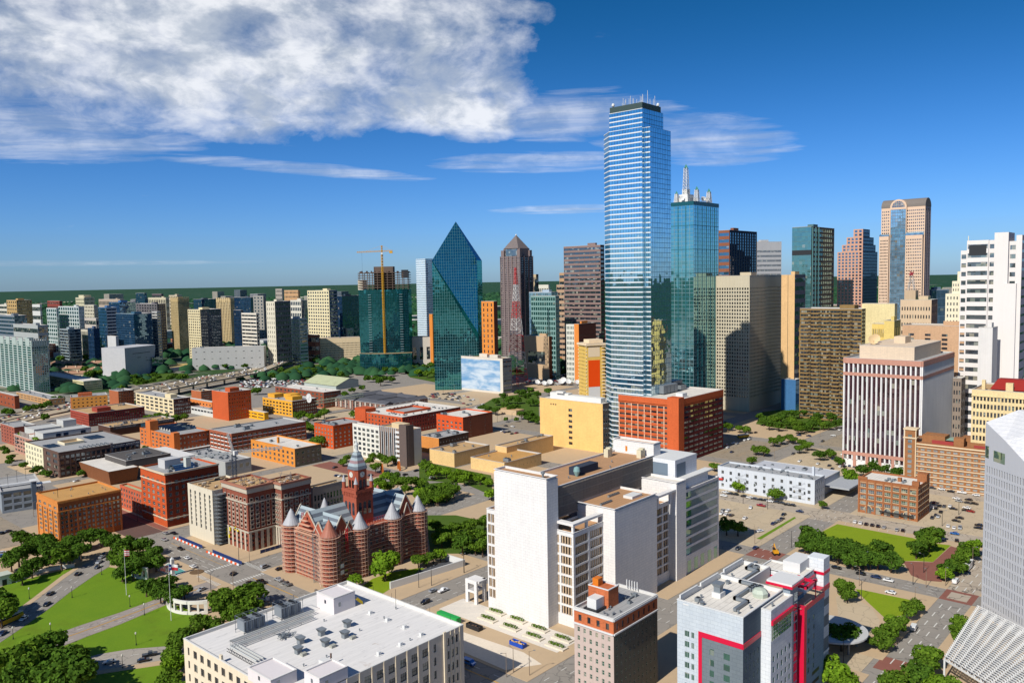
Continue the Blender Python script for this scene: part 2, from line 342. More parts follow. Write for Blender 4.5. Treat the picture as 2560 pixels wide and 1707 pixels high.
def apply(bd,f,spec,glass,near=0,mi=0,deep=0):
 """fill one facade from a short description"""
 b=bd.wall;H=f.z1-f.z0
 if spec is None:f.quad(b,0,f.W,f.z0,f.z1,0,mi);return
 k=spec[0];cb=bd.pane(glass)
 if k in('g','s','q'):
  nx,ny=spec[1],spec[2];fx,fy=(spec[3],spec[4])if k!='q' else(.95,.56)
  mb,mt=(spec[5],spec[6])if len(spec)>6 else(1.0,1.2)
  if k=='q':nx*=3
  d={0:.25,1:1.1}[1 if deep else 0]
  if near and k=='g':cb=bd.indiv(glass,'grid' if near==2 and f.W/nx*fx>2.2 else 'sash' if f.W/nx*fx<1.7 else 'pair',bd.frame)
  f.grid(b,cells(f.W,nx,fx,.6 if f.W>12 else .2,.6 if f.W>12 else .2),[(f.z0+a,f.z0+c)for a,c in cells(H,ny,fy,mb,mt)],d,cb,mi)
  if k=='q':  # stacked balconies between the bays
   for q in range(1,spec[1]):
    t=f.W*q/spec[1]
    for j in range(ny):f.slab(b,t-1.4,t+1.4,f.z0+(H-2)*j/ny+1,f.z0+(H-2)*j/ny+2,.9,mi)
  if k=='s' and nx>=3 and ny>3 and fx>.55 and not deep:
   for j in range(ny+1):f.slab(b,0,f.W,f.z0+mb+(H-mb-mt)*j/ny-.2,f.z0+mb+(H-mb-mt)*j/ny+.2,.35,mi)
 elif k=='h':
  ny,fy=spec[1],spec[2];f.grid(b,[(.6,f.W-.6)]if f.W>3 else[(.2,f.W-.2)],[(f.z0+a,f.z0+c)for a,c in cells(H,ny,fy,1,1.4)],.4,cb,mi)
  if f.W>14:
   n=int(f.W/9)
   for i in range(1,n):
    for a,c in cells(H,ny,fy,1,1.4):f.quad(b,f.W*i/n-.15,f.W*i/n+.15,f.z0+a,f.z0+c,-.2,mi)
 elif k=='v':
  nx,fx=spec[1],spec[2];mb,mt=(spec[3],spec[4])if len(spec)>4 else(2,3)
  f.grid(b,cells(f.W,nx,fx,.5,.5),[(f.z0+mb,f.z1-mt)],.6,cb,mi)
  n=max(2,int(H/3.8))
  for i in range(1,n):
   z=f.z0+mb+(H-mb-mt)*i/n
   for t0,t1 in cells(f.W,nx,fx,.5,.5):f.quad(b,t0,t1,z-.45,z+.45,-.45,mi)
 elif k=='p':
  nx,fx=spec[1],spec[2];f.grid(b,cells(f.W,nx,fx,.6,.6),[(f.z0+6,f.z1-4)],.5,cb,mi)
  for i in range(nx+1):
   t=.6+(f.W-1.2)*i/nx;f.slab(b,max(0,t-.45),min(f.W,t+.45),f.z0+6,f.z1-4,.7,mi)
 elif k=='c':
  nx,ny=spec[1],spec[2];cb(f,0,f.W,f.z0,f.z1-1.2,0);f.quad(b,0,f.W,f.z1-1.2,f.z1,.02,mi)
  for i in range(nx+1):
   t=f.W*i/nx;f.slab(b,max(0,t-.14),min(f.W,t+.14),f.z0,f.z1-1.2,.12,mi)
  for j in range(1,ny):
   z=f.z0+H*j/ny;f.slab(b,0,f.W,z-.22,z+.22,.08,mi)
def box_walls(bd,x0,y0,x1,y1,z0,z1,fL,fR,glass,near=0,deep=0,mR=1,back=True,fB=None):
 L=Facade((x0,y1),(0,-1),y1-y0,z0,z1);Rr=Facade((x0,y0),(1,0),x1-x0,z0,z1)
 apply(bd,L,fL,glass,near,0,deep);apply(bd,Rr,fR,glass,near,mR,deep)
 if back:
  apply(bd,Facade((x1,y0),(0,1),y1-y0,z0,z1),fB,glass,0,mR);apply(bd,Facade((x1,y1),(-1,0),x1-x0,z0,z1),fB,glass,0,mR)
 return L,Rr
SPECIAL={}
def make(name,label,x,y,a,b,H,g,wall,fL,fR,roof,o):
 a=max(a,5);b=max(b,6)if b else 25
 cat={'parking_garage':'parking garage','brick_warehouse':'warehouse','office_building':'building','office_tower':'tower'}.get(name,name.replace('_',' '))
 bd=Bd(name,label,x,y,g,cat);near=o.get('near',0);glass=o.get('glass','dark');bd.H,bd.a,bd.b=H,a,b
 kind='brick' if max(wall)-min(wall)>70 else 'plain'
 bd.frame=simple('window_frame',(226,224,214)if kind=='brick' else(170,172,172),.5)
 wR=o.get('wR');mats=[wallmat(wall,kind),wallmat(wR,'brick' if wR and max(wR)-min(wR)>55 else 'plain')if wR else wallmat(wall,kind)]  # second wall colour for right faces: some real, many darkened as painted-in shade
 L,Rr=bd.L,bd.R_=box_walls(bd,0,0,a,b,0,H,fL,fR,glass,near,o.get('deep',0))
 roof_on(bd.r,0,0,a,b,H,roofmat(roof),COPING if not near else mats[0])
 f=SPECIAL.get(o.get('special'))
 if f:f(bd,mats)
 if o.get('crest'):
  n=7
  for fc in(L,Rr):
   for i in range(n):fc.slab(bd.wall,fc.W*(i+.2)/n,fc.W*(i+.8)/n,H-7,H+3.5,.5,0)
 if o.get('pent')or(not near and H>60 and a>9 and b>9 and not f):
  for q in range(max(1,o.get('pent',1)if o.get('pent',1)is not True else 1)):
   px0=a*(.2+.3*(q%2));py0=b*(.15+.3*q);p=MB();p.box(px0,py0,H-.9,px0+min(a*.4,14),min(b-1,py0+min(b*.3,14)),H+3.4);p.build('penthouse',mats[0],bd.r)
 if o.get('step'):
  p=MB();p.box(a*.15,b*.2,H-.9,a*.85,b*.8,H+7);p.build('penthouse',mats[0],bd.r)
 if o.get('stripes'):
  t=MB()
  for k in(.04,.17,.3):Rr.slab(t,a*k,a*k+1.6,2,H-.5,.5)
  L.slab(t,0,b,H*.83,H*.86,.2,1);t.build('facade_stripe',[simple('pale_strip',(120,178,176),.2),DARKMETAL],bd.r,'stuff')
 if o.get('seam'):t=MB();L.slab(t,b*.5-.2,b*.5+.2,0,H-.3,.05);t.build('seam',DARKMETAL,bd.r)
 if o.get('spandrel'):
  t=MB()
  for fc,n in((L,6),(Rr,15)):
   for z0,z1 in cells(H,4,.6,1,2):
    for t0,t1 in cells(fc.W,n,.84,.6,.6):fc.quad(t,t0,t1,z0,z0+.9,-.1)
  t.build('spandrel_panel',WHITE,bd.r,'stuff')
 if o.get('chimney'):t=MB();t.box(a*.3,b*.55,H-.9,a*.3+1.6,b*.55+1.6,H+4);t.build('chimney',mats[0],bd.r)
 if o.get('mural'):
  t=MB();L.slab(t,b*.02,b*.94,H*.06,H*.93,.06);t.build('mural',muralmat(),bd.r)
 nu=o.get('units',2 if(H<60 and a>10 and b>10 and not f)else 0)
 for q in range(nu):
  sp=o.get('unitbox',(1.5,2.5,a-5,b-2.5));add_unit(bd.r,sp[0]+1.5+random.random()*max(.1,sp[2]-sp[0]-3),sp[1]+(sp[3]-sp[1])*(q+random.random()*.7)/nu,H-.9,None,random.choice((0,R(90))))
 bd.finish(mats);return bd
def muralmat():
 if 'mural' in MATS:return MATS['mural']
 m,n=newmat('cloud_mural');MATS['mural']=m
 pos=n.node('ShaderNodeNewGeometry').outputs['Position']
 a=n.noise(n.mapv(pos,(.02,.03,.11)),1,5,.55,.3)
 col=n.mix(n.step(a,.36,.62),alb((110,160,204)),alb((206,220,232)));col=n.mix(n.m('MULTIPLY',n.step(n.noise(n.mapv(pos,(.05,.05,.2)),1.6,5),.5,.7),.5),col,alb((150,186,216)))
 out(n,princ(n,col,.6));return m


# ------------------------------------------------------------------ survey of the place, metres on the street grid
ELM_CURVE=[(102.5,392.3),(112.0,394.9),(126.3,409.3),(144.1,427.8),(157.6,440.5),(179.6,456.8),(186.3,460.3),(185.0,450.1),(171.3,439.2),(165.6,428.0),(155.8,420.8),(138.9,406.3),(124.6,392.0),(110.1,379.2),(99.4,370.2),(95.3,366.9)]
ELM_WALK=[(112.0,394.9),(126.3,409.3),(144.1,427.8),(157.6,440.5),(155.5,440.6),(145.8,434.0),(124.9,412.0),(112.6,399.7)]
MAIN_CURVE=[(94.2,357.6),(108.1,359.9),(127.8,362.3),(143.4,362.8),(161.6,365.4),(171.3,366.3),(187.1,367.6),(186.9,356.7),(173.6,356.1),(162.1,355.8),(138.5,350.0),(124.7,348.4),(114.0,346.3),(96.1,351.3),(92.7,352.3)]
COMM_CURVE=[(102.5,331.0),(114.7,328.4),(120.9,327.7),(131.2,322.3),(142.6,312.8),(154.5,305.7),(150.8,293.6),(137.9,301.3),(118.6,312.0),(111.3,315.0),(100.8,317.3)]
COMM_WALK=[(100.8,317.1),(111.2,314.9),(118.6,311.8),(137.8,301.1),(136.2,297.7),(117.7,308.6),(110.9,312.2),(100.1,313.2)]
LAWN_PLAZA=[(95.3,366.9),(99.3,370.0),(110.0,378.9),(124.5,391.7),(138.8,406.0),(155.7,420.5),(165.4,427.5),(172.1,404.9),(171.5,386.9),(161.7,365.7),(143.5,363.1),(127.9,362.5),(108.2,360.1),(94.3,357.8)]
LAWN_SOUTH=[(92.6,351.9),(96.0,351.1),(113.9,346.0),(124.6,348.2),(138.4,349.8),(162.0,355.5),(165.2,346.5),(163.3,332.0),(153.8,322.7),(142.6,313.0),(131.3,322.5),(121.0,327.9),(114.8,328.6),(102.5,331.2),(92.1,333.0),(87.3,333.6)]
LAWN_KNOLL=[(102.9,393.6),(112.7,400.0),(125.0,412.3),(145.9,434.3),(154.7,441.5),(132.6,442.0),(126.5,442.6),(115.5,438.4)]
LAWN_ANNEX=[(100.1,313.0),(110.9,312.0),(117.6,308.4),(136.4,297.2),(133.5,285.4),(125.2,270.1),(94.1,306.0)]
LAWN_RIGHT=[(464.8,166.2),(464.6,125.7),(461.3,119.2),(464.0,107.0),(431.4,107.3),(427.8,114.3),(422.6,119.9),(411.9,163.9),(418.0,170.0)]
LAWN_TRI=[(371.8,124.5),(372.8,121.9),(374.3,98.3),(355.9,98.5),(347.6,104.5),(359.2,114.6),(366.1,120.3)]
LAWN_CT=[(231.2,303.7),(240.5,307.7),(251.5,307.7),(266.5,300.3),(264.0,294.8),(245.7,293.4),(231.3,288.9)]
BRICK_PLAZA=[(423.4,118.9),(431.0,107.2),(462.8,106.7),(460.2,99.9),(428.4,99.2),(405.5,97.0),(402.3,103.6),(405.7,110.3)]
LAWN_STRIP=[(411.6,190.6),(463.6,191.0),(462.3,189.3),(412.1,188.2)]
DRIVE=[(357.6,128.2),(363.6,124.0),(354.2,111.5),(343.7,105.1),(333.3,102.2),(323.6,104.3),(319.2,112.0)]
POOL=[(179.5,401.8),(187.6,408.2),(187.3,389.8),(180.6,387.7)]
FREEWAY=[(254.5,973.0),(279.1,988.6),(321.3,1020.7),(363.0,1043.6),(481.5,1102.6),(526.7,1135.0),(617.3,1182.2),(720.7,1214.2),(909.9,1351.1),(976.7,1373.3)]
RAMP=[(483.9,1043.2),(565.9,1084.1),(667.6,1124.8),(847.9,1293.9),(934.9,1343.1)]
TREES={'knoll':[(147.1,498.4,5.6),(150.7,490.9,5.6),(152.5,476.6,5.6),(145.5,468.2,5.6),(135.5,464.4,5.6),(130.7,459.9,5.6),(148.0,454.0,5.6),(157.5,464.5,5.6),(163.1,466.2,5.6),(152.5,443.1,5.6),(147.7,441.2,5.6),(160.3,449.7,5.6),(171.9,467.2,5.6),(175.4,462.8,5.6),(175.6,450.5,5.6),(127.6,434.2,5.6),(134.0,440.7,5.6),(140.7,447.4,5.6),(153.4,466.7,5.6)],'mid':[(175.4,433.5,5.6),(181.1,434.9,5.6),(183.6,428.8,5.6),(182.1,414.1,5.6),(167.3,419.4,5.6),(169.0,412.0,5.6),(172.2,405.6,5.6),(177.8,401.1,5.6),(160.8,400.1,5.6),(164.9,397.4,5.6),(175.2,417.4,5.6)],'perg':[(159.8,371.9,4.6),(164.0,371.1,4.6),(170.9,373.6,4.6),(165.0,359.1,4.6),(169.2,354.0,4.6),(161.9,348.6,4.6),(160.3,358.7,4.6)],'corner':[(90.4,328.5,7.0),(97.0,330.0,7.0),(104.0,329.9,7.0),(91.2,317.3,7.0),(97.5,314.8,7.0),(103.5,315.4,7.0),(103.1,304.1,7.0),(92.8,308.0,7.0),(87.0,312.5,7.0),(98.0,301.7,7.0),(101.0,295.6,7.0)],'edge':[(108.2,393.6,6),(104.5,385.3,6),(108.2,401.0,6)],'houston':[(173.4,330.4,5.6),(173.6,322.4,5.6),(179.9,324.4,5.6),(178.1,313.1,5.6),(169.0,309.7,5.6),(185.3,321.7,5.6),(168.4,317.6,5.6),(171.7,306.5,5.6)],'annexside':[(156.9,314.4,4.6),(159.0,308.4,4.6),(149.9,308.0,4.6),(141.9,303.7,4.6),(137.0,298.0,4.6),(133.3,287.0,4.6),(126.8,279.3,4.6),(123.3,273.6,4.6),(123.4,267.5,4.6),(145.0,304.6,4.6),(133.2,292.7,4.6)],'bright':[(242.5,300.3,7.6)],'small_ct':[(227.6,303.9,4)],'low_row':[(264.3,301.0,3.4),(268.6,300.1,3.4),(273.5,299.9,3.4),(277.7,299.2,3.4)],'east':[(310.4,338.0,5.0),(305.4,324.8,5.0),(314.8,324.9,5.0),(305.0,306.9,5.0),(311.4,303.4,5.0),(296.2,292.2,5.0),(328.0,315.5,5.0),(292.5,313.8,5.0),(292.0,297.5,5.0),(296.7,287.5,5.0),(299.6,313.7,5.0),(318.5,317.7,5.0)],'north1':[(405.1,450.2,4.6),(402.4,436.6,4.6),(402.1,424.5,4.6),(405.3,416.1,4.6),(404.4,403.8,4.6),(403.1,391.5,4.6),(403.1,383.9,4.6),(379.3,358.5,4.6),(392.3,429.2,4.6),(396.4,411.9,4.6),(394.6,398.8,4.6)],'north2':[(350.3,396.1,5),(348.1,385.9,5),(347.9,376.7,5),(357.1,377.5,5),(367.1,381.0,5),(361.1,395.5,5),(369.3,391.8,5)],'north3':[(356.3,445.3,4.8),(364.7,447.6,4.8),(368.4,442.8,4.8),(350.1,427.9,4.8),(359.4,428.3,4.8),(361.6,421.3,4.8),(370.4,422.6,4.8),(371.0,417.6,4.8),(342.2,426.1,4.8),(352.5,412.7,4.8)],'north4':[(354.0,395.1,4.8),(361.9,396.6,4.8),(357.6,386.6,4.8),(348.7,383.2,4.8),(340.9,382.4,4.8),(348.6,376.1,4.8)],'westend':[(379.6,518.1,4.2),(409.8,518.1,4.2),(408.2,506.5,4.2),(401.0,489.7,4.2),(409.8,491.0,4.2),(380.8,479.3,4.2),(391.7,528.6,4.2),(392.7,500.8,4.2)],'park':[(677.3,629.6,5.6),(707.6,646.1,5.6),(694.1,624.9,5.6),(699.8,616.7,5.6),(662.5,586.0,5.6),(655.7,595.8,5.6),(746.8,648.5,5.6),(769.1,656.0,5.6),(749.4,628.0,5.6),(695.6,593.6,5.6),(699.3,588.3,5.6),(776.5,633.3,5.6),(626.1,594.8,5.6),(626.9,602.0,5.6),(627.9,536.1,5.6),(611.5,514.7,5.6),(613.4,526.6,5.6),(622.8,543.3,5.6),(627.4,584.6,5.6),(648.0,580.5,5.6),(746.7,654.3,5.6),(719.1,619.1,5.6)],'park_small':[(603.6,547.7,3),(609.7,539.1,3)],'prism':[(854.9,973.2,7),(893.9,1003.8,7),(876.6,968.9,7),(905.6,984.9,7),(888.1,950.5,7),(917.3,966.1,7),(900.5,930.8,7),(818.0,919.1,7),(815.5,896.9,7),(827.2,878.7,7),(815.0,847.4,7),(758.4,797.4,7),(838.9,860.5,7),(835.9,904.6,7)],'podium':[(735.9,920.8,6.5),(743.9,908.6,6.5),(740.7,890.3,6.5),(820.2,1028.3,6.5),(819.4,1000.1,6.5),(827.5,987.3,6.5),(715.6,883.6,6.5),(729.7,930.3,6.5)],'freeway':[(870.0,1144.1,6.5),(825.8,1113.0,6.5),(856.2,1240.8,6.5),(764.0,1148.0,6.5),(750.2,1109.2,6.5),(726.3,1146.9,6.5),(673.5,1090.8,6.5),(705.8,1067.0,6.5),(766.0,1055.4,6.5),(742.7,1009.8,6.5),(750.7,1051.4,6.5),(564.0,948.7,6.5),(696.3,1081.9,6.5),(782.2,1119.1,6.5),(746.5,1086.0,6.5),(729.9,1112.2,6.5),(820.9,1088.7,6.5),(880.2,1365.1,6.5),(1026.3,1547.4,6.5),(1026.0,1489.3,6.5),(1009.5,1670.9,6.5),(943.9,1550.3,6.5)],'museum':[(540.2,1260.8,6),(529.8,1214.5,6),(552.1,1242.5,6),(537.1,1191.3,6),(511.5,1183.8,6),(562.0,1227.3,6),(565.8,1196.2,6),(578.0,1190.0,6),(521.8,1214.7,6),(518.1,1173.8,6),(573.2,1262.6,6),(583.9,1219.5,6),(586.5,1189.7,6),(746.4,1446.5,6),(762.5,1460.7,6),(761.4,1442.0,6),(804.4,1476.1,6),(821.7,1425.3,6),(708.0,1289.7,6),(727.2,1259.0,6)],'uptown':[(790.5,2336.4,8),(766.1,2227.8,8),(679.7,1830.5,8),(712.0,1880.4,8),(664.3,1712.0,8),(682.5,1904.3,8),(660.3,1813.5,8),(591.6,1702.5,8),(628.5,1683.5,8),(693.0,1807.7,8),(955.2,1951.5,8),(922.9,1869.7,8),(977.8,1837.8,8),(964.0,1761.6,8),(1000.2,1796.6,8),(1326.1,2398.4,8),(854.8,2297.1,8),(806.2,2153.9,8),(510.2,1476.2,8),(531.7,1427.1,8),(500.1,1322.4,8),(513.6,1327.9,8)],'mill':[(374.1,1106.1,5.5),(377.2,1093.3,5.5),(351.0,1060.3,5.5),(298.6,1036.0,5.5),(302.5,1030.5,5.5),(322.9,1042.4,5.5),(331.5,1044.2,5.5),(340.3,1046.1,5.5),(311.9,954.2,5.5),(373.0,839.6,5.5),(390.1,856.6,5.5),(391.7,842.5,5.5),(392.1,818.7,5.5),(407.2,832.7,5.5),(384.6,817.8,5.5),(472.5,1145.9,5.5),(562.1,954.3,5.5)],'apts':[(216.7,716.4,3.6),(215.5,687.3,3.6),(217.0,673.5,3.6),(217.8,666.7,3.6),(219.8,693.6,3.6),(235.1,649.7,3.6),(225.7,787.0,3.6),(220.3,758.1,3.6),(228.7,805.8,3.6),(213.9,739.5,3.6),(306.6,701.3,3.6),(324.1,641.1,3.6),(334.2,641.9,3.6)],'westrow':[(476.2,724.3,5),(487.8,731.6,5),(487.8,719.7,5),(492.6,713.0,5),(505.2,719.3,5),(445.5,660.0,5),(441.2,646.6,5),(457.9,683.5,5),(410.4,600.4,5),(410.4,592.3,5),(618.5,834.9,5),(643.7,852.4,5),(613.1,825.4,5),(523.8,693.1,5),(565.2,949.8,5),(664.9,859.2,5)],'garden':[(731.4,331.9,5.2),(714.3,318.9,5.2),(737.2,323.9,5.2),(762.0,328.1,5.2),(730.1,309.2,5.2),(746.5,310.9,5.2),(722.5,295.9,5.2),(738.5,297.5,5.2),(787.6,333.6,5.2),(784.3,324.1,5.2),(798.0,318.8,5.2),(826.8,322.0,5.2),(814.9,309.3,5.2),(827.6,306.0,5.2),(808.0,290.8,5.2),(782.3,286.6,5.2),(742.9,279.4,5.2),(745.7,275.6,5.2),(756.7,272.3,5.2),(737.4,287.1,5.2),(759.3,293.1,5.2),(712.8,309.3,5.2),(721.6,285.7,5.2),(710.5,289.8,5.2),(842.0,300.5,5.2),(782.5,299.5,5.2)],'street':[(646.0,284.9,4.6),(658.0,283.2,4.6),(670.2,281.4,4.6),(607.7,282.3,4.6),(606.6,275.1,4.6),(574.2,269.9,4.6),(654.8,263.6,4.6),(646.9,256.0,4.6),(689.3,347.6,4.6),(686.3,334.3,4.6),(686.7,328.0,4.6),(757.6,347.9,4.6),(666.6,276.4,4.6),(633.0,256.9,4.6),(558.3,176.0,4.6)],'bank':[(618.3,234.8,4.8),(630.2,231.1,4.8),(610.8,217.5,4.8),(632.0,216.6,4.8),(615.7,192.4,4.8),(629.3,189.1,4.8),(622.0,180.5,4.8),(597.7,181.3,4.8),(596.9,172.2,4.8),(597.4,188.4,4.8),(699.5,241.5,4.8),(695.7,199.1,4.8),(686.2,207.5,4.8)],'dark':[(584.8,191.6,5)],'sunny':[(552.5,189.5,5.6)],'whitefront':[(494.3,241.6,4.8),(489.7,214.4,4.8)],'whitecorner':[(489.5,184.0,3)],'hedge':[(416.5,163.7,5.2),(415.1,158.2,5.2),(413.8,152.9,5.2),(415.0,147.9,5.2),(413.1,141.9,5.2),(413.7,136.3,5.2),(418.0,132.5,5.2),(421.3,128.4,5.2),(401.0,155.5,5.2),(398.7,148.6,5.2),(398.8,142.1,5.2),(396.5,134.3,5.2),(399.5,129.0,5.2),(403.0,124.6,5.2),(403.1,118.6,5.2),(406.8,141.7,5.2),(404.6,161.0,5.2),(405.3,134.1,5.2)],'clump':[(453.3,117.2,4.8),(461.4,116.1,4.8),(467.2,114.3,4.8),(438.5,115.1,4.8),(445.8,112.7,4.8),(430.8,114.9,4.8)],'curb':[(452.0,96.4,4.2),(451.4,93.9,4.2),(438.8,95.3,4.2),(429.2,94.8,4.2),(423.3,96.3,4.2),(413.9,96.4,4.2),(407.0,96.4,4.2),(420.8,93.5,4.2),(445.5,93.2,4.2)],'hotelside':[(357.6,124.9,4.4),(354.8,122.2,4.4)],'lotdark':[(406.9,205.9,5),(409.6,200.5,5)],'drive':[(360.0,95.6,4.2),(351.4,96.2,4.2),(335.8,97.8,4.2),(325.4,95.4,4.2),(315.1,96.0,4.2),(332.0,94.8,4.2),(322.2,96.9,4.2)],'median':[(354.2,77.9,3.8),(348.0,75.2,3.8),(340.5,74.4,3.8),(343.1,76.2,3.8)],'bottom':[(309.9,77.9,4.6),(303.9,76.9,4.6),(288.6,79.9,4.6),(294.0,77.1,4.6),(292.6,71.3,4.6),(281.4,81.1,4.6),(292.9,67.2,4.6)],'hotelfoot':[(274.4,99.0,5.2),(273.0,95.0,5.2),(272.1,92.4,5.2)],'hotelshade':[(311.1,110.4,5),(310.5,106.4,5),(305.8,107.3,5)],'lots':[(980.5,833.6,6),(941.7,807.3,6),(971.6,788.5,6),(949.9,739.8,6),(940.8,740.8,6),(962.4,774.7,6),(922.2,810.2,6),(1122.5,915.6,6),(1368.3,1079.4,6),(1217.4,971.2,6),(1284.8,1171.1,6),(1435.6,1297.6,6),(1497.5,1338.9,6)],'garageside':[(505.0,257.6,4.5),(537.4,281.5,4.5),(675.8,348.7,4.5)]}
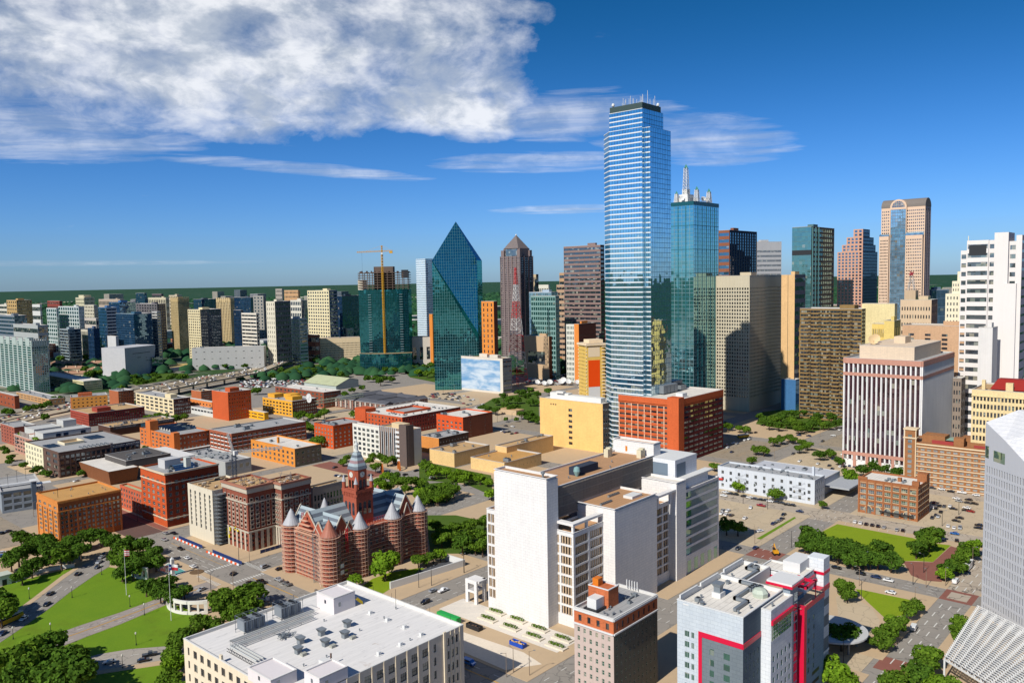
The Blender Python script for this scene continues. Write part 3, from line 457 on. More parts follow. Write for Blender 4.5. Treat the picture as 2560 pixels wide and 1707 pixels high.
CARS=[('elm',131.9,410.2,43,'k','car'),('elm',126.0,397.5,223,'k','car'),('elm',113.7,388.1,223,'w','car'),('elm',161.0,430.5,220,'d','car'),('elm',164.7,437.9,220,'s','car'),('elm',168.8,444.9,40,'s','car'),('elm',172.2,449.0,40,'d','car'),('elm',102.5,378.1,223,'b','car'),('elm',150.6,427.8,43,'k','car'),('commerce',120.6,316.2,-23,'s','car'),('commerce',133.4,310.3,-23,'k','pickup'),('commerce',129.7,307.5,-23,'k','car'),('houston',209.8,458.7,90,'s','car'),('houston',212.7,455.0,90,'k','car'),('houston',203.7,447.3,90,'s','car'),('houston',201.9,424.6,90,'k','car'),('houston',196.9,407.3,90,'w','car'),('houston',192.5,392.2,90,'w','car'),('crossing',200.4,366.6,35,'k','car'),('crossing',198.9,348.8,90,'k','car'),('crossing',179.9,359.0,15,'s','car'),('courthouse',215.8,363.1,10,'s','suv'),('courthouse',203.2,345.4,95,'k','pickup'),('courthouse',210.0,341.2,90,'s','pickup'),('courthouse',209.4,333.4,90,'g','pickup'),('courthouse',218.9,354.1,0,'k','car'),('courthouse',192.4,325.0,90,'w','van'),('courthouse',191.5,316.4,90,'k','car'),('commerce2',236.5,265.4,0,'k','suv'),('commerce2',247.9,272.6,0,'s','car'),('commerce2',250.9,269.0,0,'w','pickup'),('annex',207.6,209.3,90,'B','van'),('whiterow',488.1,248.0,90,'w','car'),('whiterow',487.0,243.9,90,'d','car'),('whiterow',487.3,240.4,90,'k','car'),('whiterow',486.4,233.9,90,'k','car'),('whiterow',485.3,229.5,90,'w','car'),('whiterow',485.1,226.2,90,'d','car'),('whiterow',485.2,222.4,90,'k','car'),('whiterow',485.7,219.2,90,'k','car'),('whiterow',485.3,215.7,90,'w','car'),('whiterow',486.2,212.0,90,'d','car'),('whiterow',486.0,208.8,90,'d','car'),('whiterow',484.8,204.4,90,'k','car'),('whiterow',485.2,201.4,90,'k','car'),('market',472.7,215.9,92,'r','pickup'),('market',474.8,192.4,90,'b','car'),('market',479.7,244.7,90,'w','car'),('southlot',464.3,219.0,20,'w','car'),('southlot',462.6,197.1,0,'k','car'),('southlot',453.8,194.3,0,'d','car'),('southlot',448.9,194.0,0,'s','car'),('southlot',446.1,194.2,0,'d','car'),('southlot',441.8,194.2,0,'b','car'),('southlot',441.8,211.7,5,'w','car'),('southlot',424.0,194.3,-20,'w','car'),('southlot',449.5,226.6,0,'w','car'),('southlot',442.1,220.6,0,'d','car'),('southlot',441.8,223.7,0,'w','car'),('southlot',448.8,229.4,0,'s','car'),('southlot',442.2,226.8,0,'w','car'),('shade',396.1,183.8,0,'b','car'),('shade',389.4,190.5,0,'d','car'),('angled',473.6,159.3,10,'w','car'),('angled',473.2,156.1,10,'w','car'),('angled',473.1,152.9,10,'k','car'),('angled',473.4,149.7,10,'k','car'),('angled',473.4,146.5,10,'k','car'),('angled',473.1,143.2,10,'s','car'),('angled',472.9,136.3,10,'s','car'),('angled',473.7,133.4,10,'k','car'),('angled',473.4,126.9,10,'k','car'),('lawnroad',485.1,110.2,95,'B','car'),('lawnroad',473.1,106.3,10,'k','car'),('lawnroad',472.1,112.9,10,'s','car'),('bricklot',544.0,135.3,5,'r','car'),('bricklot',537.7,132.6,5,'d','car'),('bricklot',538.2,130.6,5,'k','car'),('bricklot',538.5,128.3,5,'d','car'),('bricklot',541.3,125.7,5,'w','car'),('bricklot',536.3,122.7,95,'k','car'),('bricklot',531.9,133.0,5,'w','car'),('bricklot',530.9,130.9,5,'k','car'),('bricklot',524.8,126.8,5,'k','car'),('bricklot',516.1,127.2,5,'d','car'),('bricklot',509.0,127.5,5,'k','car'),('bricklot',513.9,125.5,5,'s','car'),('bricklot',562.4,127.2,80,'w','car'),('bricklot',556.7,124.4,80,'s','car'),('bricklot',563.7,120.5,80,'k','car'),('bricklot',555.8,119.1,80,'d','car'),('bricklot',556.2,115.7,80,'k','car'),('bricklot',543.5,117.1,80,'w','car'),('bricklot',537.3,116.3,80,'k','car'),('bricklot',536.6,113.5,80,'r','car'),('bricklot',518.2,115.3,90,'k','car'),('bricklot',510.9,115.3,90,'k','car'),('bricklot',497.2,116.3,10,'w','car'),('bricklot',496.1,113.0,10,'w','car'),('bricklot',497.5,110.3,10,'s','suv'),('bricklot',509.8,103.5,90,'k','car'),('bricklot',503.8,102.7,90,'k','car'),('ornate',581.2,146.0,90,'d','car'),('ornate',580.9,140.3,90,'w','car'),('ornate',578.7,134.2,90,'k','car'),('ornate',579.8,127.9,90,'w','pickup'),('ornate',578.4,119.5,90,'w','car'),('lower',391.7,128.8,90,'k','car'),('lower',391.7,121.9,90,'b','car'),('lower',391.0,116.0,90,'w','car'),('lower',376.3,110.7,90,'w','car'),('lower',392.8,140.6,90,'k','car'),('drive',343.3,91.9,5,'w','van'),('drive',321.2,102.8,0,'k','car'),('drive',408.2,91.8,0,'w','van'),('drive',430.5,91.8,0,'w','truck'),('upperlot',662.5,313.7,0,'w','pickup'),('upperlot',656.0,314.5,0,'w','car'),('upperlot',638.4,317.0,0,'w','car'),('upperlot',638.3,313.3,0,'s','car'),('upperlot',627.1,318.0,0,'r','car'),('upperlot',619.2,312.2,0,'w','car'),('upperlot',694.5,322.7,0,'k','car'),('upperlot',605.3,301.7,0,'b','car'),('avenue',707.0,278.9,90,'b','car'),('avenue',691.0,260.3,0,'d','car'),('avenue',721.4,262.4,90,'w','car'),('avenue',705.0,286.9,90,'b','car'),('avenue',627.8,260.0,0,'d','car'),('avenue',751.2,267.2,0,'w','car'),('banklot',605.7,245.6,0,'w','car'),('banklot',604.5,222.5,0,'d','car'),('banklot',605.1,231.2,0,'w','car'),('banklot',606.4,215.1,0,'w','car'),('banklot',608.2,212.6,0,'k','car'),('banklot',612.7,210.3,0,'b','car'),('banklot',612.6,206.9,0,'d','car'),('banklot',595.2,217.1,0,'k','car'),('banklot',662.6,219.3,90,'w','car'),('banklot',660.9,215.7,90,'k','car'),('banklot',661.6,212.4,90,'k','car'),('banklot',658.3,220.9,90,'w','car'),('banklot',650.0,215.6,90,'w','car'),('banklot',649.7,212.0,90,'d','car'),('banklot',627.9,217.6,0,'w','car'),('banklot',627.4,214.4,0,'k','car'),('banklot',647.3,209.7,90,'k','car'),('banklot',638.9,222.4,0,'s','car'),('banklot',628.5,228.4,0,'b','car'),('banklot',649.4,228.7,0,'w','car'),('banklot',660.0,210.3,90,'d','car'),('banklot',703.3,199.2,90,'k','car'),('banklot',708.4,210.5,90,'w','car'),('westend',372.3,518.5,10,'k','car'),('westend',357.0,495.3,10,'b','car'),('westend',357.9,491.9,10,'w','car'),('westend',358.9,488.2,10,'d','car'),('westend',403.8,459.5,0,'k','car'),('westend',390.3,456.5,0,'k','car'),('westend',395.3,432.8,0,'s','car'),('westend',394.6,429.2,0,'d','car'),('westend',373.0,475.8,0,'d','car'),('railside',148.6,536.7,60,'k','car'),('railside',136.4,495.2,0,'w','car'),('railside',135.2,489.7,0,'B','car'),('railside',151.8,536.9,10,'d','car'),('museumlot',562.1,515.0,0,'w','car'),('museumlot',559.6,509.1,0,'b','car'),('museumlot',563.0,507.6,0,'k','car'),('museumlot',558.1,499.2,0,'d','car'),('museumlot',563.1,498.3,0,'r','car'),('museumlot',585.1,531.7,90,'d','car'),('museumlot',586.1,523.6,90,'w','car'),('museumlot',653.5,637.6,0,'w','car'),('museumlot',673.2,646.3,0,'w','car'),('museumlot',396.7,433.7,90,'w','car'),('fire',227.0,637.6,15,'w','car')]
CARCOL={'w':(232,232,232),'s':(172,176,180),'k':(24,25,28),'b':(44,62,104),'d':(66,70,76),'r':(150,24,30),'B':(40,110,190),'g':(110,114,118)}
LOTS={'lot_far':[(1066.2,936.4),(1104.2,910.8),(1053.2,854.7),(1073.5,822.1),(881.5,675.4),(846.2,687.2),(846.5,728.1),(970.0,833.9)],'lot_west':[(634.8,1115.6),(690.7,1079.6),(695.4,1023.6),(650.6,979.3),(597.8,1016.5),(593.5,1043.6)],'lot_gas':[(671.7,760.8),(720.5,757.7),(708.0,686.7),(675.6,653.2),(646.8,648.0),(675.0,683.2),(678.6,729.2),(659.2,741.5)]}
LAMPS=[(123.7,412.5),(137.0,398.1),(158.3,418.5),(104.0,369.6),(115.4,361.4),(113.8,346.7),(149.7,366.0),(149.7,351.5),(134.2,324.2),(122.2,308.4)]
POLES=[(409.6,170.2),(413.1,106.7),(394.1,100.7),(393.9,106.2),(401.3,94.4),(376.9,124.5),(360.2,118.0),(471.7,227.4),(469.2,210.2),(402.7,187.4),(401.1,127.3),(439.3,91.5),(605.4,265.8),(712.6,270.8),(497.0,119.3),(526.5,117.6),(367.1,98.0),(190.5,349.0),(215.0,376.1),(181.4,352.9),(253.0,279.2),(274.6,278.9),(184.5,370.6),(213.5,384.0),(247.1,281.5),(252.6,278.7),(274.2,278.7),(213.7,192.6),(209.4,192.2),(215.6,186.5),(173.6,561.0),(211.0,498.5),(599.0,555.5),(610.9,546.1),(608.0,557.3),(667.8,723.9),(731.6,753.3),(704.6,746.3),(296.7,103.3)]
GREEN_ZONES={'garden':[(738.3,343.1),(807.9,368.1),(867.0,346.4),(898.9,317.2),(778.9,274.7),(730.1,284.2),(729.4,319.1)],'prism':[(861.4,1004.6),(949.9,1089.7),(1010.4,1027.4),(810.9,825.5),(780.5,827.3),(806.9,926.5)],'free':[(699.0,1144.8),(812.6,1241.0),(890.2,1186.7),(763.5,1018.8),(703.5,1035.4),(679.1,1097.2)],'muse':[(526.0,1247.5),(585.6,1366.1),(614.4,1321.4),(640.7,1280.5),(563.9,1214.1),(514.8,1195.8)],'park':[(654.4,637.3),(718.0,672.2),(757.2,669.5),(803.8,671.0),(614.2,513.4),(625.6,540.1),(671.9,586.1)],'east':[(283.1,312.6),(329.4,367.2),(341.0,352.5),(343.0,328.6),(301.6,289.5)],'north1':[(386.8,437.1),(429.4,484.6),(429.3,405.5),(387.6,364.9),(400.1,404.6)],'north2':[(342.7,391.0),(376.1,428.5),(396.4,417.0),(381.8,392.5),(358.1,377.3)]}
MISC={'arches':[(385.6,477.4),(399.4,474.0)],'portal_walls':0}

# ------------------------------------------------------------------ ground, streets, parks
def groundmat():
 m,n=newmat('ground');pos=n.node('ShaderNodeNewGeometry').outputs['Position']
 s=n.node('ShaderNodeSeparateXYZ');n.put(s.inputs[0],pos)
 d=n.m('SQRT',n.m('ADD',n.m('POWER',s.outputs[0],2),n.m('POWER',s.outputs[1],2)))
 wood=n.step(n.m('ADD',d,n.m('MULTIPLY',n.noise(pos,.0016,4),1500)),1900,2900)
 city=n.mix(n.step(n.noise(pos,.018,5,.6),.35,.65),alb((176,164,146)),alb((140,138,134)))
 city=n.mix(n.step(n.noise(pos,.006,6,.6),.52,.6),city,(.035,.075,.02,1))
 grn=n.mix(n.noise(pos,.012,6,.7),(.010,.040,.022,1),(.028,.078,.034,1))
 gap=n.step(n.noise(n.mapv(pos,(.0016,.0024,1)),1,8,.72),.61,.66);grn=n.mix(n.m('MULTIPLY',gap,.55),grn,(.3,.28,.24,1))
 out(n,princ(n,n.mix(wood,city,grn),.95,.1));return m
def surf(name,c1,c2,sc=.12,crack=.0,rough=.9):
 m,n=newmat(name);pos=n.node('ShaderNodeNewGeometry').outputs['Position']
 col=n.mix(n.noise(pos,sc,5,.62),alb(c1),alb(c2))
 col=n.mix(n.m('MULTIPLY',n.step(n.noise(pos,.9,4,.7),.55,.75),.25),col,tuple(v*.5 for v in alb(c1)[:3])+(1,))
 if crack:  # sealed cracks, patches and joints
  v=n.node('ShaderNodeTexVoronoi',feature='DISTANCE_TO_EDGE');v.inputs['Scale'].default_value=.11
  w_=n.node('ShaderNodeVectorMath',operation='ADD');n.put(w_.inputs[0],pos);nz=n.node('ShaderNodeTexNoise');nz.inputs['Scale'].default_value=.15;n.put(nz.inputs['Vector'],pos)
  sc_=n.node('ShaderNodeVectorMath',operation='SCALE');n.put(sc_.inputs[0],nz.outputs['Color']);sc_.inputs['Scale'].default_value=9;n.put(w_.inputs[1],sc_.outputs[0]);n.put(v.inputs['Vector'],w_.outputs[0])
  col=n.mix(n.m('MULTIPLY',n.m('LESS_THAN',v.outputs['Distance'],.018),crack),col,(.03,.03,.032,1))
 out(n,princ(n,col,rough,.2));return m
def grassmat(c1,c2):
 m,n=newmat('mown_grass');pos=n.node('ShaderNodeNewGeometry').outputs['Position']
 col=n.mix(n.noise(pos,.09,5,.65),c1+(1,),c2+(1,))
 col=n.mix(n.m('MULTIPLY',n.step(n.noise(pos,.05,6,.6),.55,.72),.5),col,(.12,.15,.012,1))
 bp=n.node('ShaderNodeBump');bp.inputs['Distance'].default_value=.12;n.put(bp.inputs['Height'],n.noise(pos,4,3))
 out(n,princ(n,n.mix(n.m('MULTIPLY',n.noise(pos,2.2,3),.5),col,(.03,.07,.006,1)),.9,.15,0,bp.outputs[0]));return m
ASPH=surf('asphalt',(168,160,150),(146,141,135),.1,.35);CONC=surf('old_concrete_road',(202,186,164),(176,164,150),.07,.6);WALK=surf('sidewalk',(214,186,150),(196,172,142),.2)
LOT=surf('parking_surface',(216,196,164),(190,172,146),.05,.25);LOTD=surf('worn_parking_surface',(176,160,138),(150,140,126),.06,.4);BRICK=surf('brick_paving',(160,106,92),(136,88,78),.25);FREE=surf('freeway_concrete',(206,188,160),(178,164,142),.05)
LAWN=grassmat((.12,.235,.012),(.19,.30,.014));LAWN2=grassmat((.20,.30,.010),(.27,.34,.014));LAWN3=grassmat((.05,.10,.012),(.09,.14,.018));PAINT=simple('road_paint',(232,230,222),.7);YEL=simple('yellow_paint',(222,168,60),.7)
b=MB();b.face([(-60000,-60000,-.3),(60000,-60000,-.3),(60000,60000,-.3),(-60000,60000,-.3)]);b.build('ground',groundmat(),None,'structure')
flat('road',rect(40,-120,860,1000),0,ASPH)
flat('street_paving',rect(398,-60,700,168),.02,CONC);flat('street_paving',rect(466,168,492,262),.02,CONC)
NS=[(193,211.5),(293.5,308),(384,398),(472,490),(566,582),(662,678),(768,786)]
EW=[(-40,-26),(80,93),(168,184),(260,277),(360,378),(443,465),(542,556),(640,654),(740,756)]
BL={}
for i in range(len(NS)):
 x0=NS[i][1];x1=NS[i+1][0]if i+1<len(NS)else 860
 for j in range(len(EW)):
  y0=EW[j][1];y1=EW[j+1][0]if j+1<len(EW)else 850
  if(i,j)in((1,4),(1,3),(2,4),(2,3),(2,5),(3,4),(3,5),(1,6),(2,6),(0,6)):pass
  mt=LOT if(i,j)in((2,2),(3,1),(4,1),(3,2),(4,2),(2,6),(3,6),(4,6),(4,7),(3,7))else(LOTD if(i,j)in((4,3),(5,2),(5,1),(4,5),(5,5),(5,6))else WALK)
  slab('pavement',rect(x0,y0,x1,y1),-.1,.13,mt)
slab('pavement',rect(118,186,189,262),-.1,.13,WALK)
slab('pavement',rect(213,96,384,168),-.1,.125,LOT)
# square in the west: tan paving, lawns and the three curving carriageways
slab('pavement',[(40,268),(193,268),(193,540),(40,540)],-.1,.05,WALK);flat('rail_yard',rect(-60,505,160,700),.09,LOTD)
for nm,pts in(('lawn',LAWN_PLAZA),('lawn',LAWN_SOUTH),('lawn',LAWN_KNOLL),('lawn',LAWN_ANNEX)):flat(nm,pts,.10,LAWN)
for nm,pts in(('lawn',LAWN_RIGHT),('lawn',LAWN_TRI),('lawn',LAWN_CT)):flat(nm,pts,.17,LAWN2)
flat('lawn',LAWN_STRIP,.17,LAWN)
flat('brick_plaza',BRICK_PLAZA,.155,BRICK);flat('driveway',DRIVE,.16,LOT)
flat('road',ELM_CURVE,.13,ASPH);flat('road',MAIN_CURVE,.135,surf('worn_asphalt',(176,162,152),(158,150,144),.1,.3));flat('road',COMM_CURVE,.13,surf('pale_asphalt',(186,176,164),(166,160,150),.1,.3))
slab('pavement',ELM_WALK,.0,.2,WALK);slab('pavement',COMM_WALK,.0,.2,WALK)
for k,pts in GREEN_ZONES.items():flat('ground_cover',pts,.18 if k not in('free','muse','prism')else .2,LAWN3,'stuff')
for k,pts in LOTS.items():flat('parking_lot',pts,.16,LOTD if k!='lot_gas' else LOT)
flat('brick_crossing',rect(384,80,398,93),.03,BRICK);flat('brick_crossing',rect(384,168,398,184),.03,BRICK);flat('crossing_center',rect(386.5,82.5,395.5,90.5),.05,CONC)
flat('brick_crossing',rect(293.5,360,308,378),.03,BRICK);flat('brick_paving',rect(211.5,466,216,540),.14,BRICK);flat('brick_paving',rect(366,470,384,541),.15,BRICK);flat('brick_paving',rect(300,78,312,94),.03,BRICK)
flat('road',rect(193,465,211.5,600),.03,surf('brick_road',(120,92,84),(100,82,78),.2))
pl=MB();pl.face([(p[0],p[1],.3)for p in POOL]);pm,pn=newmat('pool_water');out(pn,princ(pn,(.12,.36,.34,1),.06,.5));pl.build('reflecting_pool',pm,None,'structure');slab('pool_rim',[(p[0]+(p[0]-183.6)*.1,p[1]+(p[1]-397)*.1)for p in POOL],0,.25,WHITE)
# painted markings
mk=MB()
def dashes(x0,y0,x1,y1,z,ln=3,gap=7,wd=.14,m=0):
 d=Vector((x1-x0,y1-y0,0));L_=d.length;d.normalize();nrm=Vector((-d.y,d.x,0))*wd;t=0
 while t<L_-ln:
  a=Vector((x0,y0,z))+d*t;c=a+d*ln;mk.face([a-nrm,c-nrm,c+nrm,a+nrm],m);t+=ln+gap
def solid(x0,y0,x1,y1,z,m=0,wd=.12):dashes(x0,y0,x1,y1,z,math.hypot(x1-x0,y1-y0)-.01,1,wd,m)
for x in(197,200.6,207.8):dashes(x,184,x,355,.04);dashes(x,382,x,440,.04)
solid(204.2,186,204.2,355,.04,1);solid(204.5,186,204.5,355,.04,1);solid(204.2,382,204.2,440,.04,1);solid(197,380,197,400,.04);solid(200.6,380,200.6,400,.04)
for y in(263.8,267.6,271.6):dashes(212,y,470,y,.04)
for y in(364,368.5,373):dashes(216,y,470,y,.04)
for y in(172,176,180):dashes(216,y,600,y,.04)
for x in(387.5,391,394.5):dashes(x,96,x,166,.05)
for x in(476,481,486):dashes(x,-40,x,80,.05);dashes(x,95,x,166,.05)
for y in(83,86.5,90):dashes(230,y,382,y,.05,5,6,.2);dashes(400,y,600,y,.05,5,6,.2)
for x,y0,y1 in((188.5,359,379),(213.2,359,379)):  # zebra bars over the avenue
 for i in range(12):y=y0+(y1-y0)*i/12;mk.face([(x-1.3,y,.15),(x+1.3,y,.15),(x+1.3,y+.8,.15),(x-1.3,y+.8,.15)])
for y in(356.4,381.6):
 for i in range(12):x=193.6+18*i/12;mk.face([(x,y-1.3,.045),(x+.75,y-1.3,.045),(x+.75,y+1.3,.045),(x,y+1.3,.045)])
def along(pts,f0,z,m=0,ln=3,gap=7,wd=.14):
 n_=len(pts)//2;c=[(pts[i][0]*(1-f0)+pts[-1-i][0]*f0,pts[i][1]*(1-f0)+pts[-1-i][1]*f0)for i in range(n_)]
 for a,e in zip(c,c[1:]):(dashes if ln else solid)(a[0],a[1],e[0],e[1],z,*((ln,gap,wd,m)if ln else(m,wd)))
for f in(.35,.67):along(ELM_CURVE,f,.17)
along(MAIN_CURVE,.25,.17);along(MAIN_CURVE,.78,.17);along(MAIN_CURVE,.5,.17,1,0);along(MAIN_CURVE,.47,.17,1,0);along(COMM_CURVE,.4,.17)
for i in range(12):x=466.6;y=112+i*4.6;mk.face([(x,y,.19),(x+4.8,y+.8,.19),(x+4.8,y+.95,.19),(x,y+.15,.19)])
for(x0,y0,x1,n_)in((412,192,466,3),(500,100,560,3),(596,100,660,3),(596,186,660,4),(596,290,660,5)):
 for k in range(n_):
  for i in range(int((x1-x0)/2.8)):x=x0+i*2.8;y=y0+k*15;mk.face([(x,y,.2),(x+.12,y,.2),(x+.12,y+5,.2),(x,y+5,.2)],1 if x0>590 else 0)
mk.build('road_markings',[PAINT,YEL],None,'structure')
# freeway with its raised ramp
def ribbon(name,pts,wd,z,mat,parapet=True,piers=False):
 b=MB();L_,R2=[],[]
 for i,p in enumerate(pts):
  a=pts[max(0,i-1)];c=pts[min(len(pts)-1,i+1)];d=Vector((c[0]-a[0],c[1]-a[1])).normalized();nx,ny=-d.y*wd/2,d.x*wd/2
  L_.append((p[0]+nx,p[1]+ny));R2.append((p[0]-nx,p[1]-ny))
 for i in range(len(pts)-1):
  b.face([(*R2[i],z),(*R2[i+1],z),(*L_[i+1],z),(*L_[i],z)])
  if parapet:
   for s_ in(L_,R2):b.face([(*s_[i],z-(1.6 if piers else .2)),(*s_[i+1],z-(1.6 if piers else .2)),(*s_[i+1],z+1),(*s_[i],z+1)])
   if not piers:b.face([(pts[i][0],pts[i][1],z),(pts[i+1][0],pts[i+1][1],z),(pts[i+1][0],pts[i+1][1],z+1),(pts[i][0],pts[i][1],z+1)])
  if piers:
   n_=max(1,int(math.hypot(pts[i+1][0]-pts[i][0],pts[i+1][1]-pts[i][1])/28))
   for k in range(n_):x=pts[i][0]+(pts[i+1][0]-pts[i][0])*k/n_;y=pts[i][1]+(pts[i+1][1]-pts[i][1])*k/n_;b.box(x-1,y-1,0,x+1,y+1,z-.3)
 return b.build(name,mat,None,'structure')
ribbon('freeway',FREEWAY,52,.5,FREE);ribbon('freeway_ramp',RAMP,18,8.5,FREE,True,True)
ribbon('frontage_road',[(p[0]-20,p[1]-52)for p in FREEWAY],12,.3,LOT,False)

# ------------------------------------------------------------------ buildings that need more than four walls
def trimbox(bd,name,boxes,mat,label=None):
 b=MB()
 for q in boxes:b.box(*q,bottom=True)
 return b.build(name,mat,bd.r,None,label)
def sp_fed(bd,mats):
 a,b,H=bd.a,bd.b,bd.H;rose=wallmat((206,152,132),'stone')
 t=MB()
 for f,nb in((bd.L,6),(bd.R_,9)):
  f.slab(t,0,f.W,H-4,H-.2,.9);f.slab(t,0,f.W,H-13,H-10.6,.75)
  f.slab(t,0,f.W,9.5,12,.9)
  for i in range(nb+1):x=f.W*i/nb;f.slab(t,max(0,x-1),min(f.W,x+1),0,9.5,.9)
 t.build('stone_band',rose,bd.r)
 p=MB();p.box(7,7,H-.9,a-8,b-9,H+9);p.build('penthouse',wallmat((238,214,186),'stone'),bd.r);roof_on(bd.r,7,7,a-8,b-9,H+9.01,roofmat('grey'))
 trimbox(bd,'penthouse',[(38,22,H+8,52,30,H+14)],wallmat((226,204,176)))
 for k,(x,y,r)in enumerate(((16,38,3.6),(34,42,3.4))):
  t=MB();dish(t,(x,y,H+10.5),r,Vector((-.8,-.5,.35)));t.bar((x,y,H+8.4),(x,y,H+12),.5);t.build('satellite_dish',wallmat((226,196,150),'clean'),bd.r)
def dish(t,c,r,d):
 d=d.normalized();u=d.cross(Vector((0,0,1))).normalized();v=d.cross(u);c=Vector(c)+Vector((0,0,r*.6));rings=[]
 for rr,o in((.05,-.25),(.5,-.18),(1,0)):
  rings.append([c+(u*math.cos(2*math.pi*i/14)+v*math.sin(2*math.pi*i/14))*r*rr+d*o*r for i in range(14)])
 for q in range(2):
  for i in range(14):j=(i+1)%14;t.face([rings[q][i],rings[q][j],rings[q+1][j],rings[q+1][i]])
def sp_redroof(bd,mats):
 a,b,H=bd.a,bd.b,bd.H;r=MB();x0,y0,x1,y1,z=6,2,30,b-9,H+6
 r.face([(x0,y0,H),(x1,y0,H),(x1-8,y0+3,z),(x0+8,y0+3,z)]);r.face([(x0,y1,H),(x0,y0,H),(x0+8,y0+3,z),(x0+8,y1-3,z)]);r.face([(x1,y1,H),(x0,y1,H),(x0+8,y1-3,z),(x1-8,y1-3,z)]);r.face([(x0+8,y0+3,z),(x1-8,y0+3,z),(x1-8,y1-3,z),(x0+8,y1-3,z)])
 r.build('roof',wallmat((158,46,40)),bd.r);trimbox(bd,'chimney',[(3,b-7,H-1,5,b-5,H+6),(2,b*.35,H-1,5,b*.35+4,H+5)],mats[0])
 t=MB()
 for f in(bd.L,bd.R_):f.slab(t,0,f.W,H-4.4,H-3.6,.5);f.slab(t,0,f.W,H*.3,H*.3+.7,.4)
 t.build('cornice',mats[0],bd.r)
def sp_hall(bd,mats):
 a,b,H=bd.a,bd.b,bd.H;r=MB()
 m=a*.6;r.face([(-1,b+1,H),(-1,-1,H),(m,-1,H+9),(m,b+1,H+9)]);r.face([(m,b+1,H+9),(m,-1,H+9),(a+1,-1,H+5),(a+1,b+1,H+5)]);s_=MB();s_.face([(0,-.1,H-.2),(a,-.1,H-.2),(a,-.1,H+5),(m,-.1,H+8.9)]);s_.face([(a,0,H-.2),(a,b,H-.2),(a,b,H+5),(a,0,H+5)]);s_.build('gable_wall',mats[0],bd.r);r.build('roof',wallmat((190,196,158),'roof'),bd.r)
def courtyard(bd,x0,y0,x1,y1,depth,wallm,floorm,rise=.12):
 """an open court drawn as a sunken box standing a hand above the roof"""
 b=MB();z=bd.H-.9+.5
 b.face([(x0,y0,bd.H-.86),(x1,y0,bd.H-.86),(x1,y1,bd.H-.86),(x0,y1,bd.H-.86)],1)
 for q in((x0-.5,y0-.5,x1+.5,y0),(x0-.5,y1,x1+.5,y1+.5),(x0-.5,y0,x0,y1),(x1,y0,x1+.5,y1)):b.box(q[0],q[1],bd.H-.9,q[2],q[3],bd.H+1.1)
 return b.build('courtyard',[wallm,floorm],bd.r)
def sp_court(bd,mats):
 a,b=bd.a,bd.b;H=bd.H;sl=wallmat((92,94,102),'roof');r=MB()
 def gable(x0,y0,x1,y1,ax):
  z0,z1=H-.3,H+2.6
  if ax=='y':m=(x0+x1)/2;r.face([(x0,y1,z0),(x0,y0,z0),(m,y0,z1),(m,y1,z1)]);r.face([(x1,y0,z0),(x1,y1,z0),(m,y1,z1),(m,y0,z1)]);r.face([(x0,y0,z0),(x1,y0,z0),(m,y0,z1)]);r.face([(x1,y1,z0),(x0,y1,z0),(m,y1,z1)])
  else:m=(y0+y1)/2;r.face([(x0,y0,z0),(x1,y0,z0),(x1,m,z1),(x0,m,z1)]);r.face([(x1,y1,z0),(x0,y1,z0),(x0,m,z1),(x1,m,z1)]);r.face([(x0,y1,z0),(x0,y0,z0),(x0,m,z1)]);r.face([(x1,y0,z0),(x1,y1,z0),(x1,m,z1)])
 gable(-.6,-.6,13,b+.6,'y');gable(12,-.6,a+.6,13,'x');gable(12,b-13,a+.6,b+.6,'x');gable(12,b*.5-7,a+.6,b*.5+7,'x');gable(a-13,12,a+.6,b-12,'y')
 r.build('roof',sl,bd.r)
 for f in(bd.L,bd.R_):
  t=MB()
  for i in range(int(f.W/9)):f.slab(t,i*9+2,i*9+4.6,1.5,H-.6,1.0)
  t.build('bay_window',wallmat((196,186,176)),bd.r)
 for i in range(26):add_unit(bd.r,3+random.random()*6,b*i/26+2,H+1.2,3,0,.6)
def sp_court2(bd,mats):
 courtyard(bd,18,18,52,44,6,mats[0],roofmat('grey'))
 for i in range(46):
  x=random.choice((8+random.random()*6,58+random.random()*6));y=8+random.random()*50
  if i%2:x,y=8+random.random()*58,random.choice((9+random.random()*4,50+random.random()*6))
  add_unit(bd.r,x,y,bd.H-.9,0,0,.55)
 trimbox(bd,'stair_tower',[(-1,bd.b-14,0,12,bd.b+3,bd.H+3)],mats[0])
def sp_ribbed(bd,mats):
 a,b,H=bd.a,bd.b,bd.H;t=MB();bd.L.slab(t,b-8,b+.5,0,H+4,2.2);bd.R_.slab(t,-.2,5.5,0,H+4,.6);t.build('corner_pillar',wallmat((112,98,92),'stone'),bd.r,None,'dark stone corner pillar taller than the roof')
 t=MB()
 for i in range(9):bd.L.slab(t,i*(b-14)/8,i*(b-14)/8+.5,1,H,.8)
 for j in range(7):bd.L.slab(t,b-13.5,b-8,3+j*3.7,4.6+j*3.7,1.6)
 t.build('white_rib',WHITE,bd.r);bd.L.slab(bd.wall,b-13,b-8,2,H-1,.05,0)
 trimbox(bd,'penthouse',[(4,10,H-1,11,24,H+3)],wallmat((226,204,164)))
def sp_tan(bd,mats):
 a,b,H=bd.a,bd.b,bd.H;trimbox(bd,'penthouse',[(6,6,H-.9,13,40,H+3.2),(6,40.02,H-.9,12,60,H+4.4),(4,44,H+4.4,8,52,H+6)],wallmat((236,234,228),'clean'))
 t=MB();[bd.L.slab(t,12+2.6*i,13.2+2.6*i,H-5.4,H-4.2,.02)for i in range(3)];t.build('vent',DARKMETAL,bd.r)
